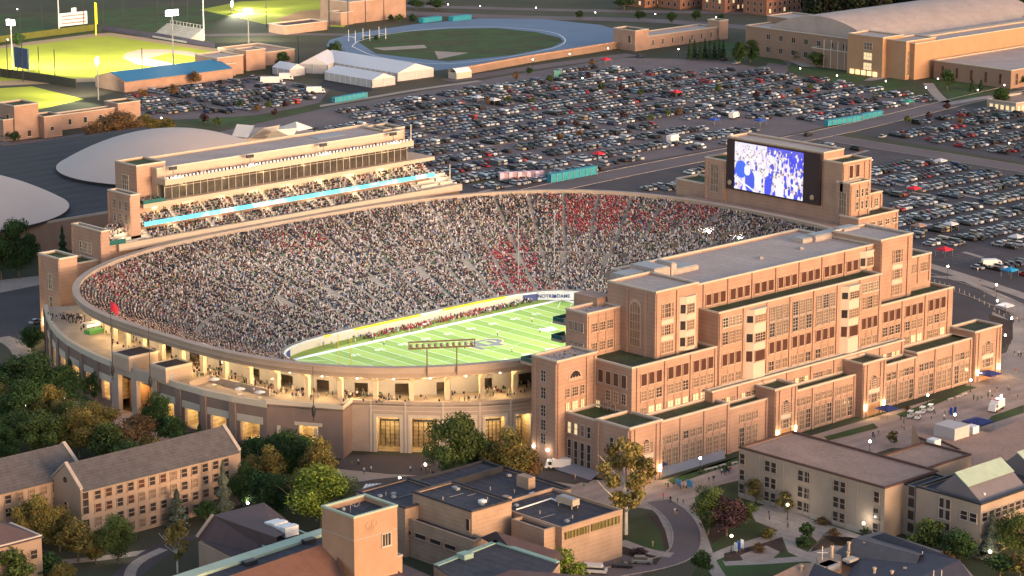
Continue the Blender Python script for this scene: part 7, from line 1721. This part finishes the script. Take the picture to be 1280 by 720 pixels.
# flagpoles with dark furled banners on the terrace wall
for k,(px,pb,pt,lab) in enumerate(((141,466,375,'black flagpole with a crimson flag on the left gate pillar'),(188,480,398,'black flagpole with dark furled base at the right gate pillar'),(392,517,458,'black flagpole rising from the brick pavilion'))):
    x,y=at(px,pb,12.0); lo,hi=12,60
    for _ in range(30):
        mm=(lo+hi)/2
        if project(x,y,mm)[1]>pt: lo=mm
        else: hi=mm
    t=thing('flagpole',(x,y,10),lab,'flagpole'); b=MB(); b.tube((x,y,10),(x,y,lo),.13,.07,n=6); b.build('pole',DARKM,t); b=MB(); b.ball((x,y,12.6),.55,sz=3.0); b.build('furled_banner',DARKM,t)
    if k==0:
        b=MB(); n=6
        for i in range(n): a=i/n; c=(i+1)/n; z0=lo-.3; f=lambda u:(x+.1+2.4*u,y-.6*math.sin(u*5)-.6*u); b.add([(*f(a),z0-2.6-2*a),(*f(c),z0-2.6-2*c),(*f(c),z0-2.0*c),(*f(a),z0-2.0*a)],[(0,1,2,3)])
        b.build('flag',mat('flag_red',(.36,.02,.05),.8,.1),t)
# netting poles in the bowl
for k,(px,py) in enumerate(((648,370),(693,360))):
    x,y=at(px,py); b=MB(); b.tube((x,y,0),(x,y,26),.14,n=5); b.build('netting_pole',METAL,label='tall thin grey pole standing before the far end of the stands, '+('left one' if k==0 else 'right one'),cat='pole',base=(x,y,0))
# ================= people =================
def body_mesh(pose,shirt,pants,skin,hair):
    sk=bpy.data.meshes.new('b'); w=.11
    st={'stand':((.10,0),(-.10,0)),'walk':((.11,.30),(-.11,-.30)),'arms':((.14,.05),(-.14,-.05))}[pose]
    V=[(0,0,.95),(0,0,1.2),(0,.01,1.42),(0,0,1.53),(0,.0,1.68)]; E=[(0,1),(1,2),(2,3),(3,4)]; Rr=[.15,.15,.16,.06,.11]
    for s,(lx,ly) in zip((1,-1),st):
        k=len(V); V+= [(lx,0,.85),(lx*1.05,ly*.5+.03,.48),(lx*1.1,ly,.08),(lx*1.1,ly+.14,.04)]; E+= [(0,k),(k,k+1),(k+1,k+2),(k+2,k+3)]; Rr+= [.10,.075,.05,.045]
        k=len(V); sw=-ly*.6; V+= [(s*.2,0,1.40),(s*.26,sw*.4,1.15),(s*(.25 if pose!='arms' else .1),sw+.1 if pose!='arms' else .3,.93 if pose!='arms' else 1.2)]; E+= [(2,k),(k,k+1),(k+1,k+2)]; Rr+= [.07,.05,.04]
    sk.from_pydata(V,E,[]); o=bpy.data.objects.new('b',sk); COL.objects.link(o); m=o.modifiers.new('s','SKIN'); 
    for i,r_ in enumerate(Rr): sk.skin_vertices[0].data[i].radius=(r_,r_)
    sk.skin_vertices[0].data[0].use_root=True; o.modifiers.new('u','SUBSURF').levels=1
    dg=bpy.context.evaluated_depsgraph_get(); me=bpy.data.meshes.new_from_object(o.evaluated_get(dg)); bpy.data.objects.remove(o); me.name='person'
    for m_ in (shirt,pants,skin,hair): me.materials.append(m_)
    for p in me.polygons:
        c=p.center; i=0
        if c.z<.93 and abs(c.x)<.22: i=1
        if c.z>1.5: i=2
        if c.z>1.70 or (c.z>1.6 and c.y<-.02): i=3
        if abs(c.x)>.2 and c.z<1.12: i=2
        if c.z<.1: i=1
        p.material_index=i
    return me
SKM=mat('skin',(.45,.27,.18),.7,.03); HAM=mat('hair',(.04,.025,.018),.8,.1)
CLO={'red':mat('cloth_red',(.5,.025,.04),.85,.1),'white':mat('cloth_white',(.68,.66,.63),.85,.05),'navy':mat('cloth_navy',(.02,.03,.09),.85,.1),'black':mat('cloth_black',(.015,.015,.017),.85,.1),'grey':mat('cloth_grey',(.22,.22,.22),.85,.1),'green':mat('cloth_green',(.03,.16,.06),.85,.1),'tan':mat('cloth_tan',(.35,.26,.16),.85,.1),'gold':mat('cloth_gold',(.45,.33,.12),.85,.1)}
PM={}
def person(x,y,z,rz,top,bot,pose,label,group):
    k=(top,bot,pose)
    if k not in PM:
        if pose not in PM: PM[pose]=body_mesh(pose,CLO['red'],CLO['black'],SKM,HAM)
        PM[k]=PM[pose].copy(); PM[k].materials[0]=CLO[top]; PM[k].materials[1]=CLO[bot]
    o=link('person',PM[k],None,(x,y,z),rz); setp(o,label,'person',group); return o
def ppl(lst,where,group,z=0.02,spread=0,tops=('black','navy','grey','white','red','green','tan'),bots=('black','navy','grey','tan')):
    for (px,py) in lst:
        x,y=at(px,py,z); a=rnd.choice(tops); b_=rnd.choice(bots); p=rnd.choice(['stand','walk','walk','arms'])
        person(x,y,z,rnd.uniform(0,6.28),a,b_,p,f'person in {a} top and {b_} trousers '+where,f'people in {a} and {b_} '+group)
ppl([(832,611),(835,611),(842,610),(846,611),(851,612),(854,611),(857,611),(861,610),(858,615),(876,590),(1107,608) if False else (886,604),(892,602)],'in the group before the left entrance','before the left entrance')
ppl([(902,593),(905,592),(907,595),(911,594),(913,591)],'in the small group beside the stone benches','beside the stone benches')
ppl([(843,643),(846,644),(829,624),(838,628),(847,630),(854,632)],'on the service road bend','on the service road')
ppl([(535,589),(538,590),(513,590),(527,589),(541,596)],'on the dark drive before the lit gates','before the lit gates')
ppl([(719,600),(730,612),(455,592),(464,590),(440,580),(448,581)],'near the curved wall and the little truck','by the curved wall')
ppl([(1217,500),(1222,501),(1227,502),(1235,497),(1240,500),(1237,494),(1246,490),(1181,520),(1186,519),(1260,488),(1262,492),(1272,500),(1273,445),(1276,447),(1268,445),(1271,402),(1274,403),(1270,467),(1130,530),(1126,525),(1148,523),(1168,518),(1164,527),(1180,525)],'on the plaza at right beside the carts','on the right plaza')
ppl([(1093,550),(1091,547),(1127,535),(1130,538),(1098,545),(962,650),(985,660),(984,658),(961,646),(816,684),(1225,355),(1243,365),(1222,340),(1230,372)],'walking alone on a path','on the paths')
TZ=FL+.02
L1=[]
for k in range(50): 
    i=rnd.randrange(len(cols)-1); a=cl[cols[i]]; nx,ny=ct[cols[i]][1],-ct[cols[i]][0]; t_=rnd.uniform(-4,4.0); u=rnd.uniform(0,8); x=a[0]+nx*t_+ct[cols[i]][0]*u; y=a[1]+ny*t_+ct[cols[i]][1]*u
    a_=rnd.choice(('black','navy','grey','white','green','tan')); b_=rnd.choice(('black','navy','tan')); person(x,y,TZ,rnd.uniform(0,6.28),a_,b_,rnd.choice(['stand','walk']),f'person in {a_} top and {b_} trousers under the colonnade',f'people in {a_} and {b_} under the colonnade')
for (cx_,cy_,n,sp) in ((82,398,12,9),(98,400,6,6),(102,412,4,4),(437,494,12,11),(66,408,3,2),(312,480,4,7),(190,447,4,5)):
    for k in range(n):
        px=cx_+rnd.gauss(0,sp); py=cy_+rnd.gauss(0,2.0); x,y=at(px,py,TZ); a_=rnd.choice(('black','navy','grey','white')); person(x,y,TZ,rnd.uniform(0,6.28),a_,'black','stand',f'person in {a_} top and black trousers in a queue on the open terrace',f'people in {a_} and black queueing on the terrace')
# team along the far sideline
for k in range(52):
    X=-22+rnd.random()*50; Y=27.2+rnd.random()*3.6; a_,b_=(('red','white') if rnd.random()<.62 else (('white','red') if rnd.random()<.5 else ('white','black')))
    person(X,Y,.01,rnd.uniform(0,6.28),a_,b_,rnd.choice(['stand','arms','walk']),f'player in {a_} shirt and {b_} trousers on the far sideline',f'players in {a_} and {b_} on the far sideline')
for k in range(8):
    X=-40+rnd.random()*16; Y=27+rnd.random()*4; a_=rnd.choice(('navy','white','gold','green')); person(X,Y,.01,rnd.uniform(0,6.28),a_,'gold','stand',f'person in {a_} top and gold trousers at the left end of the sideline',f'people in {a_} and gold by the sideline')
for k in range(10):
    X=rnd.uniform(30,46); Y=rnd.uniform(27,31); person(X,Y,.01,rnd.uniform(0,6.28),rnd.choice(('white','white','red')),'navy','walk','player in pale shirt near the right end of the far sideline','players in pale shirts near the far corner')
for k,(px,py) in enumerate(((480,432),(581,436),(675,416),(701,403),(665,403),(622,420),(640,440))):
    x,y=at(px,py); person(x,y,.01,0,'white','black','walk','lone figure in white on the open pitch','lone figures on the pitch')
# the many smaller figures under the colonnade and along the sideline, as one mass
ex=[]
for k in range(420):
    i=rnd.randrange(len(cols)-1); a=cl[cols[i]]; nx,ny=ct[cols[i]][1],-ct[cols[i]][0]; t_=rnd.uniform(-5.5,3.0); u=rnd.uniform(0,9)
    if math.sin(i*1.9)<-.2 and rnd.random()<.6: continue
    ex.append((a[0]+nx*t_+ct[cols[i]][0]*u,a[1]+ny*t_+ct[cols[i]][1]*u,FL+.45,0))
for (cx_,cy_,n,sp) in ((82,398,30,10),(437,494,26,12),(100,405,20,8)):
    for k in range(n): x,y=at(cx_+rnd.gauss(0,sp),cy_+rnd.gauss(0,2.5),FL); ex.append((x,y,FL+.45,0))
for k in range(170): ex.append((-24+rnd.random()*56,27.4+rnd.random()*4.2,.5,1))
for k in range(60): ex.append((rnd.uniform(28,47),rnd.uniform(27.5,31),.5,.25))
ex=np.array(ex); V,Fc,C=crowd(ex[:,:3],rg.uniform(0,6,len(ex)),ex[:,3]*.5)
bulk('walking_crowd',V,Fc,ATT,C,kind='stuff',label='many small figures milling under the colonnade and along the far sideline',cat='crowd')
# bollards at the bend of the drive
bo=MB(); bo.tube((0,0,0),(0,0,1.0),.13,.11,n=8); bo.ball((0,0,1.0),.14); bmm=bo.mesh('bollard',METAL)
for k in range(16):
    px=1162+ (k*6.2); py=352+k*1.6+ (k*k)*.09; o=link('bollard',bmm,None,(*at(px,py),.02)); setp(o,'grey bollard in the curved line above the dark drive','bollard','bollards along the curved pavement')
for k,(px,py) in enumerate(((848,594+14),(862,609))):
    x,y=at(px,py+2); t=thing('information_board',(x,y,.02),'light blue information board on the plaza, '+('left of the pair' if k==0 else 'right of the pair'),'sign board'); b=MB(); b.box(x-.1,x+.1,y-.9,y+.9,.5,2.2); b.build('panel',mat('board_cyan',(.08,.28,.5),.6),t); b=MB(); [b.tube((x,y+s,0),(x,y+s,.6),.06,n=4) for s in (-.7,.7)]; b.build('legs',METAL,t)
for k,(px,py,cc_) in enumerate(((1190,521,'BLUEF'),(1195,520,'BLUEF'),(921,692,'WHITE'),(925,690,'BLUEF'),(929,688,'WHITE'))):
    x,y=at(px,py); b=MB(); b.tube((x,y,0),(x,y,2.6),.05,n=4,m=1); b.box(x-.06,x+.06,y-.1,y+.8,.5,2.5,0); b.build('feather_banner',[globals()[cc_],METAL],label=('blue' if cc_=='BLUEF' else 'white')+' upright banner '+('beside the plaza lamp' if k<2 else 'on the lawn by the lamp')+(', left' if k in (0,2) else ', right' if k in (1,4) else ''),cat='banner',base=(x,y,0))
for k,(px,py) in enumerate(((862,612),)): pass
# benches on the field side and tables under cream umbrellas on the terrace
for k,(px,py) in enumerate(((268,484),(300,496),(325,500),(345,483))):
    x,y=at(px,py,TZ); t=thing('sunshade_table',(x,y,TZ),'pale sunshade over a small table on the sunken terrace, number %s from the left'%(['one','two','three','four'][k]),'table'); b=MB(); b.tube((x,y,TZ),(x,y,TZ+2.4),.05,n=5); b.build('pole',METAL,t); b=MB(); b.tube((x,y,TZ+2.1),(x,y,TZ+2.6),1.5,.05,n=8); b.build('shade',WHITE,t); b=MB(); b.tube((x,y,TZ+.7),(x,y,TZ+.76),.6,n=10); b.build('table_top',WHITE,t)
